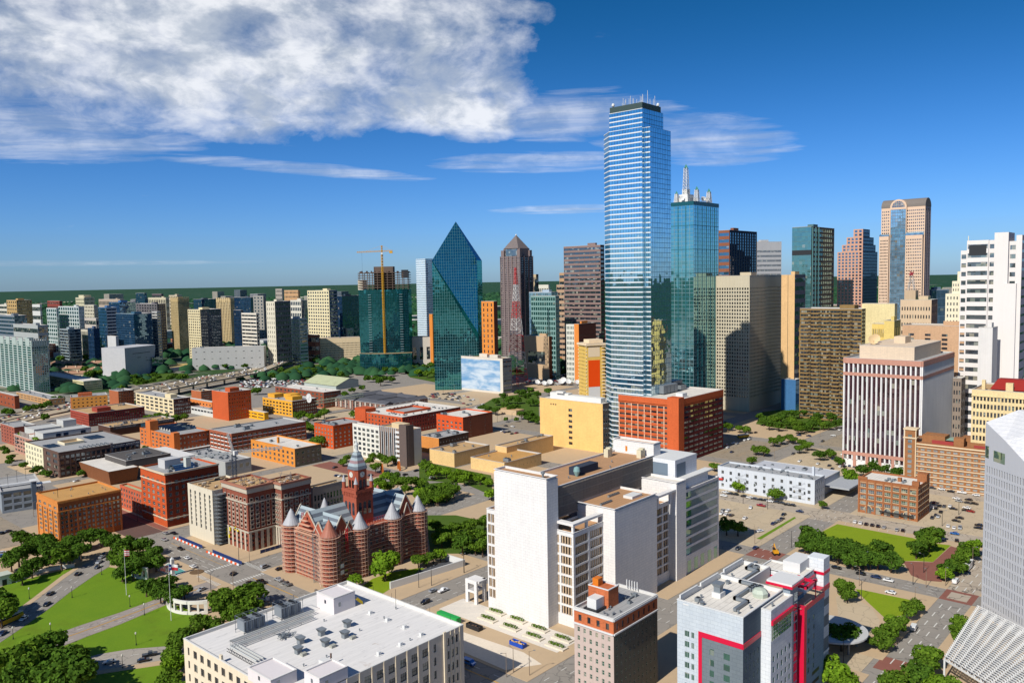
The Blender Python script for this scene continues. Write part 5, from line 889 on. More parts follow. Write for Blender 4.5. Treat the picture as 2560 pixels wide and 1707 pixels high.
# small pale blocks that show between the trees, out to the horizon
def little(n,d0,d1,h0,h1,w0,w1,lab,grp,cols,name='office_building',cat='building'):
 for i in range(n):
  d=d0*(d1/d0)**rb.random();th=R(GRID)+(rb.random()-.5)*R(64);x,y=d*math.cos(th),d*math.sin(th);k_=1+d/5000;a,c,h=rb.uniform(w0,w1)*k_,rb.uniform(w0,w1)*k_,rb.uniform(h0,h1)
  col=rb.choice(cols);r0=root(name,lab,cat,x,y,0,0,grp);b=MB();b.box(0,0,0,a,c,h);b.build('wall',wallmat(col),r0);b=MB();b.face([(0,0,h+.03),(a,0,h+.03),(a,c,h+.03),(0,c,h+.03)]);b.build('roof',roofmat('white' if rb.random()<.5 else 'grey'),r0)
  if h>9:
   g_=MB();nf=int(h/3.6);[(g_.face([(-.06,c-.8,1.2+3.6*j),(-.06,.8,1.2+3.6*j),(-.06,.8,2.9+3.6*j),(-.06,c-.8,2.9+3.6*j)]),g_.face([(.8,-.06,1.2+3.6*j),(a-.8,-.06,1.2+3.6*j),(a-.8,-.06,2.9+3.6*j),(.8,-.06,2.9+3.6*j)]))for j in range(nf)];g_.build('window_glass',glassmat('dark'),r0,'stuff')
PALE=[(226,218,200),(206,196,180),(230,230,226),(196,170,140),(176,150,130),(186,110,84)]
little(110,2300,9000,8,22,25,70,'small pale block standing among the distant trees','small pale blocks among the distant trees',PALE)
little(16,3500,9000,50,110,25,40,'distant office tower rising above the wooded horizon','distant towers above the wooded horizon',[(150,150,156),(110,120,134),(200,190,176)],'office_tower','tower')
little(60,1800,2700,10,30,24,60,'low uptown block filling in between the named towers','low uptown blocks between the towers',PALE+[(120,120,124),(150,84,66)])


BUILDINGS=[
 ('apartment_tower','teal glass apartment tower with white piers at the left edge of the city',390.0,1227.3,20.5,189.1,72.0,0,(176,190,184),('g',10,21,0.74,0.7),('g',7,21,0.74,0.7),'grey',{'glass':'teal','crest':1}),
 ('office_tower','grey banded office block directly behind the teal apartment tower',529.8,1750.4,21.7,122.6,92.8,0,(120,130,140),('h',12,0.5),('c',10,12),'white',{'glass':'blue'}),
 ('apartment_tower','tan brick apartment tower far left with a dark shaded side',650.1,2126.5,32.7,68.4,117.9,0,(200,165,110),('g',5,14,0.5,0.5),('g',9,14,0.55,0.5),'tan',{}),
 ('apartment_tower','white stepped terrace apartments beside the far left tan tower',667.9,2256.9,17.9,99.2,105.7,0,(215,210,195),('h',9,0.5),('h',9,0.5),'white',{}),
 ('office_building','red brick office box standing among trees beyond uptown',980.9,2807.4,8.1,106.0,103.7,0,(150,72,62),('g',10,8,0.6,0.5),('g',4,8,0.6,0.5),'grey',{}),
 ('office_building','small white banded office left of the red brick box',830.5,2525.3,3.7,62.4,99.4,0,(215,215,210),('h',4,0.45),('h',4,0.45),'white',{}),
 ('apartment_tower','cream apartment tower with stepped top beyond uptown',914.1,2431.4,28.8,60.6,116.2,0,(215,208,175),('g',7,12,0.55,0.55),('g',8,12,0.6,0.6),'tan',{'step':1}),
 ('office_building','long beige office behind the blue glass towers',1194.9,2868.0,14.7,178.3,102.5,0,(186,168,150),('g',16,4,0.6,0.5),('g',4,4,0.6,0.5),'grey',{}),
 ('office_tower','dark blue tower with pale rim, tallest on the uptown treeline',1028.2,2303.5,6.8,55.9,126.3,0,(70,90,110),('c',8,12),('c',4,12),'white',{'glass':'blue'}),
 ('office_building','small dark round-topped office on the uptown treeline',1336.2,2859.6,7.9,72.7,117.8,0,(96,84,90),('h',6,0.5),('h',6,0.5),'grey',{}),
 ('office_building','wide cream office below the small dark treeline office',1160.5,2455.6,10.9,118.9,109.4,0,(206,196,166),('g',10,5,0.6,0.5),('g',4,5,0.6,0.5),'tan',{}),
 ('apartment_tower','slim beige tower behind the tan crested tower',1326.1,2720.7,18.2,60.1,113.2,0,(200,186,160),('g',5,9,0.5,0.5),('g',4,9,0.5,0.5),'tan',{}),
 ('office_tower','tan crested office tower, left one of the two with fins',829.4,1699.8,25.6,34.0,116.7,0,(208,184,134),('v',7,0.45),('v',9,0.45),'tan',{'crest':2}),
 ('office_tower','dark grey glass office with sloping left shoulder in uptown',1135.0,2183.6,44.4,47.4,105.6,0,(86,96,106),('c',5,8),('c',10,8),'grey',{'glass':'blue'}),
 ('office_tower','tan crested office tower, right one of the two with fins',981.9,1754.1,10.5,64.9,110.9,0,(208,184,138),('v',9,0.45),('v',4,0.45),'tan',{'crest':2}),
 ('office_tower','dark blue office slab behind the right crested tower',1173.9,1989.6,13.1,108.2,110.2,0,(66,80,96),('c',10,9),('c',4,9),'grey',{'glass':'blue'}),
 ('apartment_tower','white and teal balcony apartments, left wing',636.3,1841.4,3.6,55.8,102.2,0,(196,206,204),('g',5,12,0.7,0.7),('g',2,12,0.7,0.7),'white',{'glass':'teal'}),
 ('apartment_tower','white and teal balcony apartments, taller right wing',659.5,1785.2,11.1,111.1,105.0,0,(200,208,206),('g',9,13,0.7,0.72),('g',4,13,0.4,0.5),'white',{'glass':'teal'}),
 ('apartment_tower','beige gridded apartment tower behind the balcony apartments',749.4,1939.8,8.8,54.8,104.2,0,(206,198,176),('g',6,13,0.5,0.5),('g',3,13,0.5,0.5),'tan',{}),
 ('office_building','low white roofed office below the beige gridded tower',666.3,1717.5,5.9,58.0,81.8,0,(200,190,178),('h',5,0.5),('h',5,0.5),'white',{}),
 ('office_tower','slim blue glass tower with a black and white banded side',664.4,1659.5,19.8,39.3,104.3,0,(60,110,160),('c',9,16),('h',16,0.5),'white',{'glass':'blue','wR':(205,205,205)}),
 ('office_tower','bright blue glass block with slanted white edge, behind the slim blue tower',715.9,1721.9,33.4,51.1,112.5,0,(50,100,150),('c',9,12),('c',14,12),'white',{'glass':'blue'}),
 ('office_tower','large blue glass tower in front of the uptown group',647.1,1498.5,33.5,76.3,94.4,0,(66,104,130),('c',18,22),('c',18,22),'teal',{'glass':'blue'}),
 ('office_tower','narrow pale banded tower right of the large blue glass tower',693.8,1506.2,7.2,21.1,97.0,0,(190,190,186),('h',17,0.5),('h',17,0.5),'white',{}),
 ('office_building','plain white block at the foot of the slim blue tower',632.5,1544.9,1.2,37.2,53.1,0,(210,210,210),None,None,'white',{}),
 ('office_building','plain grey windowless block left of the white concrete museum',668.5,1629.9,14.0,56.4,19.3,0,(140,142,146),None,('v',9,0.3),'grey',{}),
 ('apartment_tower','dark grey balcony tower behind the large blue glass tower',804.0,1743.3,19.2,126.9,106.3,0,(112,108,112),('g',10,18,0.6,0.6),('g',5,18,0.6,0.6),'grey',{}),
 ('hotel','dark glass hotel with pale floor lines above the tan roofed homes',597.1,1674.9,23.7,42.7,64.8,0,(150,165,170),('h',11,0.72),('h',11,0.8),'grey',{'glass':'dark'}),
 ('office_building','grey striped office between the teal tower and the balcony apartments',476.5,1464.5,15.6,118.1,83.5,0,(176,180,178),('h',5,0.45),('g',8,6,0.7,0.7),'grey',{}),
 ('office_building','small cream arcaded office left of the slim blue tower',638.2,1688.9,1.0,37.0,61.0,0,(206,200,180),('g',6,3,0.6,0.7),None,'tan',{}),
 ('office_building','small blue glass office at the foot of the slim blue tower',630.0,1637.9,10.8,27.7,66.0,0,(56,84,120),('c',6,8),('c',6,8),'white',{'glass':'blue'}),
 ('office_building','low white shed above the tan roofed homes',620.5,1737.9,10.2,87.6,11.2,0,(214,214,210),None,None,'white',{}),
 ('office_building','low orange brick block left of the plain white block',775.4,1976.4,7.9,79.4,8.2,0,(190,110,80),('g',7,2,0.5,0.5),None,'tan',{}),
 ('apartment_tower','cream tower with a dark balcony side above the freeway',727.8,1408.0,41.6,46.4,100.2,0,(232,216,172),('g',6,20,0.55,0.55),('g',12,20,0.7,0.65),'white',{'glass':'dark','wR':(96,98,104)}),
 ('parking_garage','long pale grey parking podium below the cream and banded towers',667.3,1325.5,119.3,22,37.5,42,(186,186,184),None,('s',9,3,0.22,0.1),'grey',{}),
 ('office_tower','cream and black banded office tower left of the thin cream slab',774.1,1295.8,1.9,49.9,93.2,0,(232,222,204),('h',14,0.5),('h',14,0.5),'white',{}),
 ('office_tower','slim dark tower hidden behind the cream and black banded tower',787.7,1370.8,3.3,25.9,97.3,0,(56,60,72),('c',6,16),('c',2,16),'red',{'glass':'blue'}),
 ('office_tower','grey tower with rounded side on the uptown skyline',1087.8,1785.5,7.5,45.9,116.3,0,(160,156,148),('g',3,14,0.4,0.5),('v',5,0.6),'grey',{'glass':'blue'}),
 ('apartment_tower','tan apartment slab far beyond uptown',1488.6,2237.6,7.3,78.7,124.3,0,(212,168,124),('g',10,9,0.5,0.5),('g',2,9,0.5,0.5),'tan',{}),
 ('apartment_tower','grey brown apartment block far left of the tan slab',1566.4,2451.0,6.9,39.9,128.4,0,(176,166,156),('g',5,9,0.5,0.5),('g',2,9,0.5,0.5),'tan',{}),
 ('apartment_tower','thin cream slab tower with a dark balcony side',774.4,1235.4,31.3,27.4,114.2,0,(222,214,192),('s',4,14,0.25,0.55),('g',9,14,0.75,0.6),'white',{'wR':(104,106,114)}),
 ('apartment_tower','white curved roof apartments behind the white gridded office',977.0,1458.9,14.4,39.8,109.8,0,(226,220,204),('g',6,9,0.7,0.6),('c',4,12),'white',{'glass':'blue'}),
 ('office_tower','white gridded office block with dark glass above the freeway',824.9,1238.8,15.9,81.4,82.1,0,(206,208,206),('g',9,13,0.86,0.66),('g',6,13,0.86,0.66),'white',{'glass':'teal'}),
 ('apartment_tower','tall cream apartment tower with a blue banded side',920.5,1281.9,19.2,70.3,130.5,0,(236,222,180),('g',9,20,0.55,0.5),('h',20,0.6),'white',{'wR':(120,132,150),'glass':'blue','pent':1}),
 ('office_tower','dark blue glass slab behind the tower under construction',997.5,1345.7,50.7,17.1,118.2,0,(58,74,92),('c',4,12),('c',16,12),'grey',{'glass':'blue'}),
 ('office_building','cream bank office with small square windows above the freeway trees',884.0,1263.9,73.0,25,42.0,34,(238,214,174),None,('g',30,7,0.5,0.5,4,8),'tan',{}),
 ('office_building','low cream office with green glass behind the cream bank office',1003.4,1339.2,15.0,55.1,52.1,0,(226,216,186),('g',5,3,0.4,0.3),('g',4,3,0.7,0.6),'white',{'glass':'teal'}),
 ('office_building','low white terrace building behind the cream bank office',1015.7,1415.5,3.6,86.7,45.3,0,(226,222,206),('h',3,0.4),None,'white',{}),
 ('office_building','low brown banded block left of the cream bank office',872.1,1261.0,9.5,29.0,49.5,0,(160,104,84),('h',3,0.5),('h',3,0.5),'grey',{}),
 ('parking_garage','dark open parking garage left of the teal prism tower',974.8,1115.2,44.2,25,27.2,40,(130,136,140),None,('s',2,6,0.92,0.5),'grey',{}),
 ('office_building','low cream hall behind the dark open parking garage',882.4,1008.9,34.6,25,52.9,40,(226,216,200),None,('s',3,1,0.5,0.4),'tan',{}),
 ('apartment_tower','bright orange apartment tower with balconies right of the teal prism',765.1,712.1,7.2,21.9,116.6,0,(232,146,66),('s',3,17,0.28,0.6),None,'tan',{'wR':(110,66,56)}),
 ('apartment_tower','orange apartment slab hidden behind the teal prism tower',906.7,981.6,8.5,7.6,90.4,0,(232,146,66),None,None,'tan',{}),
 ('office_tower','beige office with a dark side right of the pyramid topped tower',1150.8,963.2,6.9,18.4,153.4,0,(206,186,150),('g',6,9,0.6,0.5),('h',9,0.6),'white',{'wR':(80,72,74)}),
 ('office_building','small cream gridded office on the skyline right of the pyramid topped tower',1321.2,1072.6,3.2,28.1,132.7,0,(226,222,206),('g',6,5,0.6,0.5),None,'tan',{}),
 ('office_tower','tan banded tower peeping out left of the dark brown tower',1108.7,860.2,7.0,15.2,154.5,0,(196,160,124),('h',14,0.45),('h',14,0.45),'dark',{}),
 ('office_tower','lower tan banded shoulder left of the dark brown tower',1084.8,841.9,6.9,21.0,134.2,0,(190,158,130),('h',14,0.45),('h',14,0.45),'tan',{}),
 ('office_tower','green glass office with a white grid below the pyramid topped tower',900.2,718.4,8.7,45.8,120.1,0,(132,168,164),('g',11,17,0.76,0.66),('g',4,17,0.76,0.6),'white',{'glass':'dteal'}),
 ('office_building','pale blue office with white top behind the green gridded office',982.2,791.7,15.4,45.4,124.0,0,(176,196,214),('c',10,6),('c',4,6),'white',{'glass':'sky'}),
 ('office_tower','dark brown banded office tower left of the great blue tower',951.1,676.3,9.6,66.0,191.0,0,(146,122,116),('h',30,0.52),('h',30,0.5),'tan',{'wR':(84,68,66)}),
 ('hotel','narrow white and green chequered hotel wing',893.6,680.7,1.5,14.1,80.9,0,(226,226,214),('g',5,11,0.5,0.55),None,'white',{'glass':'dteal'}),
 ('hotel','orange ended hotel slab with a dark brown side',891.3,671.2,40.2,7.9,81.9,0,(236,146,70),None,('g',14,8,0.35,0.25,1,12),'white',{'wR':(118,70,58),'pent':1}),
 ('convention_hall','low tan hall with a red brown side behind the far cloud mural',893.5,725.9,22.4,47.4,62.8,0,(206,176,140),('s',1,1,0.7,0.3),('v',7,0.4),'tan',{'wR':(150,84,58)}),
 ('mural_building','farther white building with a cloud mural, behind the lattice mast',1101.7,907.6,16.8,84.3,27.0,0,(206,206,206),None,None,'white',{'mural':1}),
 ('mural_building','nearer building with a large cloud mural beside the lattice mast',751.8,686.3,17.1,77.5,45.2,0,(226,218,204),None,('h',7,0.3),'tan',{'mural':1,'wR':(150,150,156),'pent':2}),
 ('office_building','low orange building behind the car parks near the yellow hotel',1067.2,865.3,40.1,16,12.6,34,(240,160,90),None,('g',8,2,0.5,0.3,1,3),'tan',{}),
 ('office_tower','dark tower with reddish bands on its left side behind the green glass tower',971.3,488.2,80.2,15.2,202.5,0,(150,96,72),('h',24,0.5),('v',11,0.6),'dark',{'wR':(46,66,86),'glass':'blue'}),
 ('office_tower','light grey pinstriped tower on the skyline',1279.1,593.7,44.8,25,199.1,36,(196,196,198),None,('g',22,24,0.8,0.45,1,12),'white',{}),
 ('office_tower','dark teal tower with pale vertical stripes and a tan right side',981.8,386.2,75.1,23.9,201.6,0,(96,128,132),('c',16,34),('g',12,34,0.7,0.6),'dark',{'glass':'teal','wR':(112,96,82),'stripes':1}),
 ('office_building','blank peach windowless slab with a grey banded side',841.5,348.3,28.7,14.6,143.7,0,(236,194,140),None,('h',16,0.5),'white',{'wR':(120,116,122),'seam':1}),
 ('hotel','old beige hotel tower with a green roof under the red winged horse sign',861.6,220.5,21.8,28.4,117.0,0,(222,196,164),('g',11,14,0.45,0.45,2,5),('g',4,14,0.45,0.45),'green',{'wR':(140,112,100)}),
 ('office_building','blank cream block with vaulted yellow neighbour at its foot',806.1,237.8,7.6,29.7,114.9,0,(240,222,168),('s',6,1,0.4,0.05),None,'tan',{}),
 ('office_building','yellow brick office in front of the blank cream block, lower half',742.9,227.4,7.6,10.3,99.5,0,(240,208,120),('g',6,7,0.4,0.5),('g',2,6,0.4,0.5),'tan',{}),
 ('office_building','yellow brick office in front of the blank cream block, taller end',731.7,216.0,17.7,8.1,103.0,0,(240,212,130),None,('g',3,6,0.4,0.5),'white',{'pent':1}),
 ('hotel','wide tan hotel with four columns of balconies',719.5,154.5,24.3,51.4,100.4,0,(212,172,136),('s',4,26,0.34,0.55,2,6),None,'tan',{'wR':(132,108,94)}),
 ('office_building','plain white windowless block right of the tan balcony hotel',684.9,133.3,17.0,9.3,101.8,0,(232,228,224),None,None,'white',{}),
 ('office_building','blue grey glass office low on the right horizon',1199.7,307.1,25.9,20,120.3,40,(110,130,150),None,('c',14,10),'grey',{'glass':'blue'}),
 ('courthouse','white striped federal office block with a rose stone base',612.4,162.0,84.6,53.8,81.6,0,(240,238,236),('p',16,0.62),('p',30,0.5),'grey',{'glass':'maroon','special':'fed'}),
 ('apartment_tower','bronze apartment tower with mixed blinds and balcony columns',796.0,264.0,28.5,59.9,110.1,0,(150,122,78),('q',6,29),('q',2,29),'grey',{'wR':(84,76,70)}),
 ('office_tower','old yellow tan tower squeezed between the concrete grid and the bronze tower',855.3,347.9,9.4,15.4,89.5,0,(214,172,112),('g',6,13,0.45,0.45),None,'tan',{'pent':1}),
 ('office_building','cream office with red tiled roof at the right edge',588.9,90.7,40,34.9,67.4,0,(240,216,164),('g',17,12,0.6,0.6,2,3),None,'tan',{'special':'redroof'}),
 ('office_building','small grey brown block squeezed right of the striped federal block',692.4,154.9,12.5,5.9,61.8,0,(150,136,124),('g',3,9,0.5,0.5),('g',2,9,0.5,0.5),'grey',{}),
 ('office_building','low blue glass block in the shadow of the concrete grid tower',832.9,342.9,12.1,15.6,33.4,0,(70,120,170),None,('c',4,6),'white',{'glass':'blue'}),
 ('office_tower','concrete grid tower with deep square windows',800.4,379.4,81.1,41.5,143.7,0,(206,196,172),('g',14,31,0.6,0.62,14,12),('g',24,31,0.62,0.62,14,12),'tan',{'deep':1}),
 ('brick_warehouse','tall red brick warehouse with a blank orange end wall',435.9,791.8,27.0,33.7,30.5,0,(206,96,52),None,('g',9,7,0.35,0.4,1,2),'grey',{'pent':1}),
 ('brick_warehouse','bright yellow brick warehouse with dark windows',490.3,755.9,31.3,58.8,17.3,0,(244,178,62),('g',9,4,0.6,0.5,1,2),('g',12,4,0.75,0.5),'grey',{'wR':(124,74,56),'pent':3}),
 ('parking_garage','low orange yellow garage beside the yellow warehouse',459.5,761.3,1.3,52.7,8.7,0,(246,182,40),('s',4,2,0.8,0.4),None,'tan',{}),
 ('office_building','brown brick office with teal windows behind the yellow warehouse',547.5,779.1,23.9,100.6,18.6,0,(150,84,62),('g',12,4,0.5,0.5),('g',10,4,0.6,0.6),'white',{'glass':'dteal','units':4}),
 ('sports_hall','pale green roofed hall behind the brown office with teal windows',655.4,903.8,37.7,74.4,5,0,(186,196,190),None,None,'sage',{'special':'hall'}),
 ('apartment_tower','long brick apartments with dark slate roof and courtyards',561.9,687.1,62.4,90.9,10.8,0,(150,110,96),('s',14,3,0.6,0.55),('s',22,3,0.6,0.55),'slate',{'special':'court','glass':'grey'}),
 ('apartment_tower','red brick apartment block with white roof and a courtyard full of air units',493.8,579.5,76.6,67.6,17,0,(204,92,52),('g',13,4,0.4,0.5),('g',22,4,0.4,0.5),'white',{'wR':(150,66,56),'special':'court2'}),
 ('brick_warehouse','small red brick warehouse with white window frames and cluttered roof',415.1,578.6,33.7,28.1,20.4,0,(214,92,44),('g',6,5,0.5,0.5,1,2),('g',7,5,0.4,0.5,1,2),'grey',{'glass':'pale','units':5,'near':1}),
 ('parking_garage','brick framed parking garage with white spandrels under the cranes',351.9,636.2,74.6,37.7,17.0,0,(170,98,72),('s',6,4,0.82,0.6,1,2),('s',15,4,0.86,0.6,1,2),'grey',{'units':5,'deep':1,'spandrel':1}),
 ('office_building','long orange brick office with white roof and grey stone end',355.0,546.4,24.8,64.1,14.5,0,(230,150,66),('g',10,3,0.42,0.6,1,2),('g',5,3,0.45,0.5,1,2),'white',{'wR':(120,112,94),'near':1,'chimney':1}),
 ('office_building','white office block with gridded windows behind the clock tower',410.7,510.2,1.3,35.2,27.3,0,(232,230,218),('g',6,6,0.62,0.6,1,2),None,'white',{'glass':'grey'}),
 ('office_building','brown and white ribbed office with a dark corner pillar',410.6,475.7,13.8,34.3,28.6,0,(146,122,106),('p',6,0.6),None,'tan',{'special':'ribbed','wR':(210,210,210)}),
 ('office_building','low orange brown studio with blank panelled wall and roof dishes',454.6,488.1,35.0,22.5,14,0,(226,150,78),None,('g',10,2,0.4,0.3,4,2),'grey',{'wR':(96,76,62),'units':4}),
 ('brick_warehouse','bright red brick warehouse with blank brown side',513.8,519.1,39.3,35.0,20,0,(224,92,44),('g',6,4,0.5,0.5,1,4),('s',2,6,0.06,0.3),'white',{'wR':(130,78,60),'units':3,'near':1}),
 ('museum','windowless tan hall on the left of the stepped tan complex',430.9,445.7,39.8,27.9,11.1,0,(240,202,142),None,None,'tan',{'units':5}),
 ('museum','windowless tan hall nearest the white stone courthouse',435.6,397.9,42.9,34.7,9.1,0,(242,204,142),None,('s',9,1,0.08,0.18),'ochre',{'units':3}),
 ('museum','larger windowless tan hall at the back of the stepped complex',465.6,422.5,58.3,12.1,13,0,(240,202,142),None,None,'tan',{'units':3}),
 ('office_building','tall tan office with one column of windows and a grey side',541.0,383.9,23.1,66.9,41,0,(250,204,128),('s',1,7,0.06,0.5,2,6),('g',7,7,0.7,0.5,2,3),'white',{'wR':(132,120,112),'special':'tan'}),
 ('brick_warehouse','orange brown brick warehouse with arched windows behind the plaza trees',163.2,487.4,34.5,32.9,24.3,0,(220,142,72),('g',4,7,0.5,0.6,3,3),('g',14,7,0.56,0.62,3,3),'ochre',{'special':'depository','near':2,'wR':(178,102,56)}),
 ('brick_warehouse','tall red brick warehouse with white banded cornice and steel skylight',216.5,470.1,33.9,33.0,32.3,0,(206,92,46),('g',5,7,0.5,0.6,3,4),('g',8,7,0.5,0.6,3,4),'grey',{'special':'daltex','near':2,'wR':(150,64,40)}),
 ('brick_warehouse','lower red brick annex with terrace left of the tall red brick warehouse',217.9,506.5,0.8,31.9,15.1,0,(206,104,72),('g',8,4,0.5,0.6,1,1),None,'sage',{'near':1}),
 ('museum','brown copper clad museum box with slanted walls',238.7,605.1,18.6,49.7,10.0,0,(150,96,62),None,None,'white',{'special':'copper'}),
 ('apartment_tower','dark brick apartments with grey roof, cream left end and solar panels',223.8,660.4,61.3,71.7,19.4,0,(108,84,74),('s',5,4,0.6,0.6),('s',16,4,0.7,0.6,1,2),'grey',{'special':'luxury','near':1}),
 ('parking_garage','pale stepped garage with roof gardens left of the dark brick apartments',236.3,744.9,45.6,56.2,16.0,0,(196,150,132),('s',8,4,0.7,0.5),None,'white',{'special':'terraces'}),
 ('office_building','plain red brick wing at the left end of the stepped garage',245.3,829.6,18.1,38.0,17.4,0,(168,96,78),('g',5,5,0.35,0.45),None,'grey',{}),
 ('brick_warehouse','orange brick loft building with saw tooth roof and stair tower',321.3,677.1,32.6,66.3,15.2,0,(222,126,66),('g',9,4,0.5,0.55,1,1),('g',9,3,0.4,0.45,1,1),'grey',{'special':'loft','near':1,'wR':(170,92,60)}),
 ('brick_warehouse','long ochre brick warehouse, its walls bright orange in the sun',344.1,967.4,36.4,26,21.6,18,(196,104,64),('g',3,6,0.5,0.4),('g',8,5,0.4,0.35),'grey',{'wR':(232,158,74),'pent':1}),  # right wall painted brighter orange to carry its sunlit look
 ('brick_warehouse','brown brick end block of the long ochre warehouse',404.1,988.3,18.1,26.3,20,0,(180,106,70),None,('g',6,5,0.4,0.4),'grey',{}),
 ('brick_warehouse','dark red brick warehouse with tan roof and three rows of windows',329.2,881.0,57.7,48.6,13.7,0,(168,76,60),('g',16,4,0.45,0.45,1,2),('g',22,4,0.6,0.5,1,2),'tan',{'wR':(132,56,52),'pent':1}),
 ('office_building','cream office with wide windows and a dark brick side',417.5,877.3,19.7,94.8,18.3,0,(240,222,180),('g',8,4,0.66,0.55,1,1),('g',8,4,0.7,0.55,1,1),'grey',{'wR':(110,72,62),'pent':1}),
 ('office_building','low orange brick block between the cream office and the tall red warehouse',448.0,849.5,1.9,67.3,13.5,0,(232,140,74),('g',9,2,0.35,0.35,1,1),None,'grey',{}),
 ('parking_garage','brown brick parking garage behind the low orange brick block',485.4,945.8,15.0,24.8,14,0,(190,110,70),None,('h',4,0.4),'tan',{}),
 ('office_building','low white shop with grey roof in front of the tall red brick warehouse',437.1,819.0,13.8,57.8,8,0,(216,216,210),('s',8,1,0.8,0.5,3,1),None,'grey',{}),
 ('parking_garage','pale tan parking garage with a round stair tower by the freeway',440.4,1189.9,25.0,176.3,14.2,0,(226,216,166),('h',4,0.4),('h',4,0.4),'white',{'special':'stair'}),
 ('office_building','low tan mill building with grey roofs beside the freeway',361.2,1086.4,17.7,117.4,7.6,0,(206,160,110),('s',9,2,0.8,0.4),('g',4,1,0.5,0.5),'grey',{'units':4}),
 ('office_building','low brown brick building at the left edge beside the freeway',324.9,1090.8,2.3,69.0,15.6,0,(160,84,56),('g',5,2,0.3,0.3),None,'grey',{}),
 ('parking_garage','grey steel parking deck with stair tower at the left edge',163.2,585.1,23.3,46,14.2,12,(150,158,166),None,('s',4,3,0.8,0.62,1,1),'grey',{'special':'deck','deep':1}),
 ('office_building','low dark brown brick market shed with painted white lettering',319.8,805.2,63.6,28.2,9,0,(84,58,50),None,None,'tan',{'special':'market'}),
 ('office_building','low grey flat roofed block covered with air units behind the records towers',304.3,561.0,21.4,62.5,11,0,(176,178,176),None,('g',4,1,0.6,0.4,3,1),'grey',{'special':'acroof'}),
 ('office_building','blank cream stone annex with five slit windows',218.0,417.6,24,28.1,30.4,0,(226,216,194),('v',5,0.3,7,3),None,'tan',{'special':'slit','near':1}),
 ('courthouse','gutted brick and stone records tower under renovation, front wing',224.1,391.4,17.7,26,35.2,0,(150,84,66),('g',6,11,0.5,0.56,2,6),('g',5,11,0.5,0.56,2,6),'tan',{'special':'records','near':2,'deep':1}),
 ('courthouse','gutted brick and stone records tower under renovation, rear wing',240.5,384.1,18.4,14.1,35.2,0,(146,84,68),('g',1,10,0.5,0.6,2,6),('g',3,10,0.62,0.6,2,6),'tan',{'special':'records','near':2,'deep':1}),
 ('courthouse','lower grey stone wing behind the clock tower courthouse',267.2,394.5,21.4,2.6,25.5,0,(166,158,146),None,('g',9,4,0.6,0.7,2,4),'tan',{'special':'grey','near':1}),
 ('office_building','five storey brown brick loft with white roof and arched ground floor',497.2,132.1,22.8,33.5,20.7,0,(170,110,72),('g',7,5,0.72,0.62,1,2),('g',6,5,0.6,0.6,1,2),'white',{'near':2,'special':'brick5','glass':'grey'}),
 ('office_building','long white painted brick building with stained grey roof',495.9,191.5,16.4,65.9,15.6,0,(214,220,228),('g',11,3,0.3,0.5,1,1.5),('g',5,3,0.4,0.5,1,1),'dirty',{'near':1,'special':'white3'}),
 ('parking_garage','big red brick parking garage with open decks and rooftop chillers',541.6,314.1,72.6,54.5,50,0,(214,104,58),('s',9,11,0.9,0.42,1,5),('s',9,11,0.86,0.4,1,5),'white',{'special':'redg','wR':(130,58,54)}),
 ('office_building','ornate brown brick office with cream bands and corner turret',582.2,102.5,24.8,60.6,30,0,(168,116,76),('g',15,8,0.62,0.44,1,3),None,'brown',{'special':'ornate','near':2,'glass':'pale'}),
]
for t in BUILDINGS:make(*t)

# ------------------------------------------------------------------ towers and landmarks
def poly_tower(bd,pts,z0,z1,glass,nx_m,fl,barm,hb=.5,vb=.14,out_=.12,edges=None,bandm=None,bandout=.3):
 """glass walls round a footprint (anticlockwise) with floor bands and mullions standing proud"""
 g_=bd.win.setdefault(glass,MB());bars=MB();n=len(pts)
 for i in range(n):
  if edges and i not in edges:pass
  a,c=pts[i],pts[(i+1)%n];ln=math.hypot(c[0]-a[0],c[1]-a[1]);A=((c[0]-a[0])/ln,(c[1]-a[1])/ln);f=Facade(a,A,ln,z0,z1);f.quad(g_,0,ln,z0,z1)
  if edges is not None and i not in edges:continue
  big=0 if(edges is None or not isinstance(edges,dict))else edges[i];h_=hb if big else .16
  nf=max(1,int(round((z1-z0)/fl)))
  for j in range(nf+1):z=z0+(z1-z0)*j/nf;f.slab(bars,0,ln,max(z0,z-h_),min(z1,z+h_),bandout if big else out_,0 if big else 1)
  m=max(1,int(round(ln/nx_m)))
  for j in range(m+1):t=ln*j/m;f.quad(bars,max(0,t-vb),min(ln,t+vb),z0,z1,out_*.9,1)
 bars.build('mullions',barm,bd.r,'stuff')
def capit(bd,pts,z,roof):b=MB();b.face([(p[0],p[1],z)for p in pts]);b.build('roof',roof,bd.r)
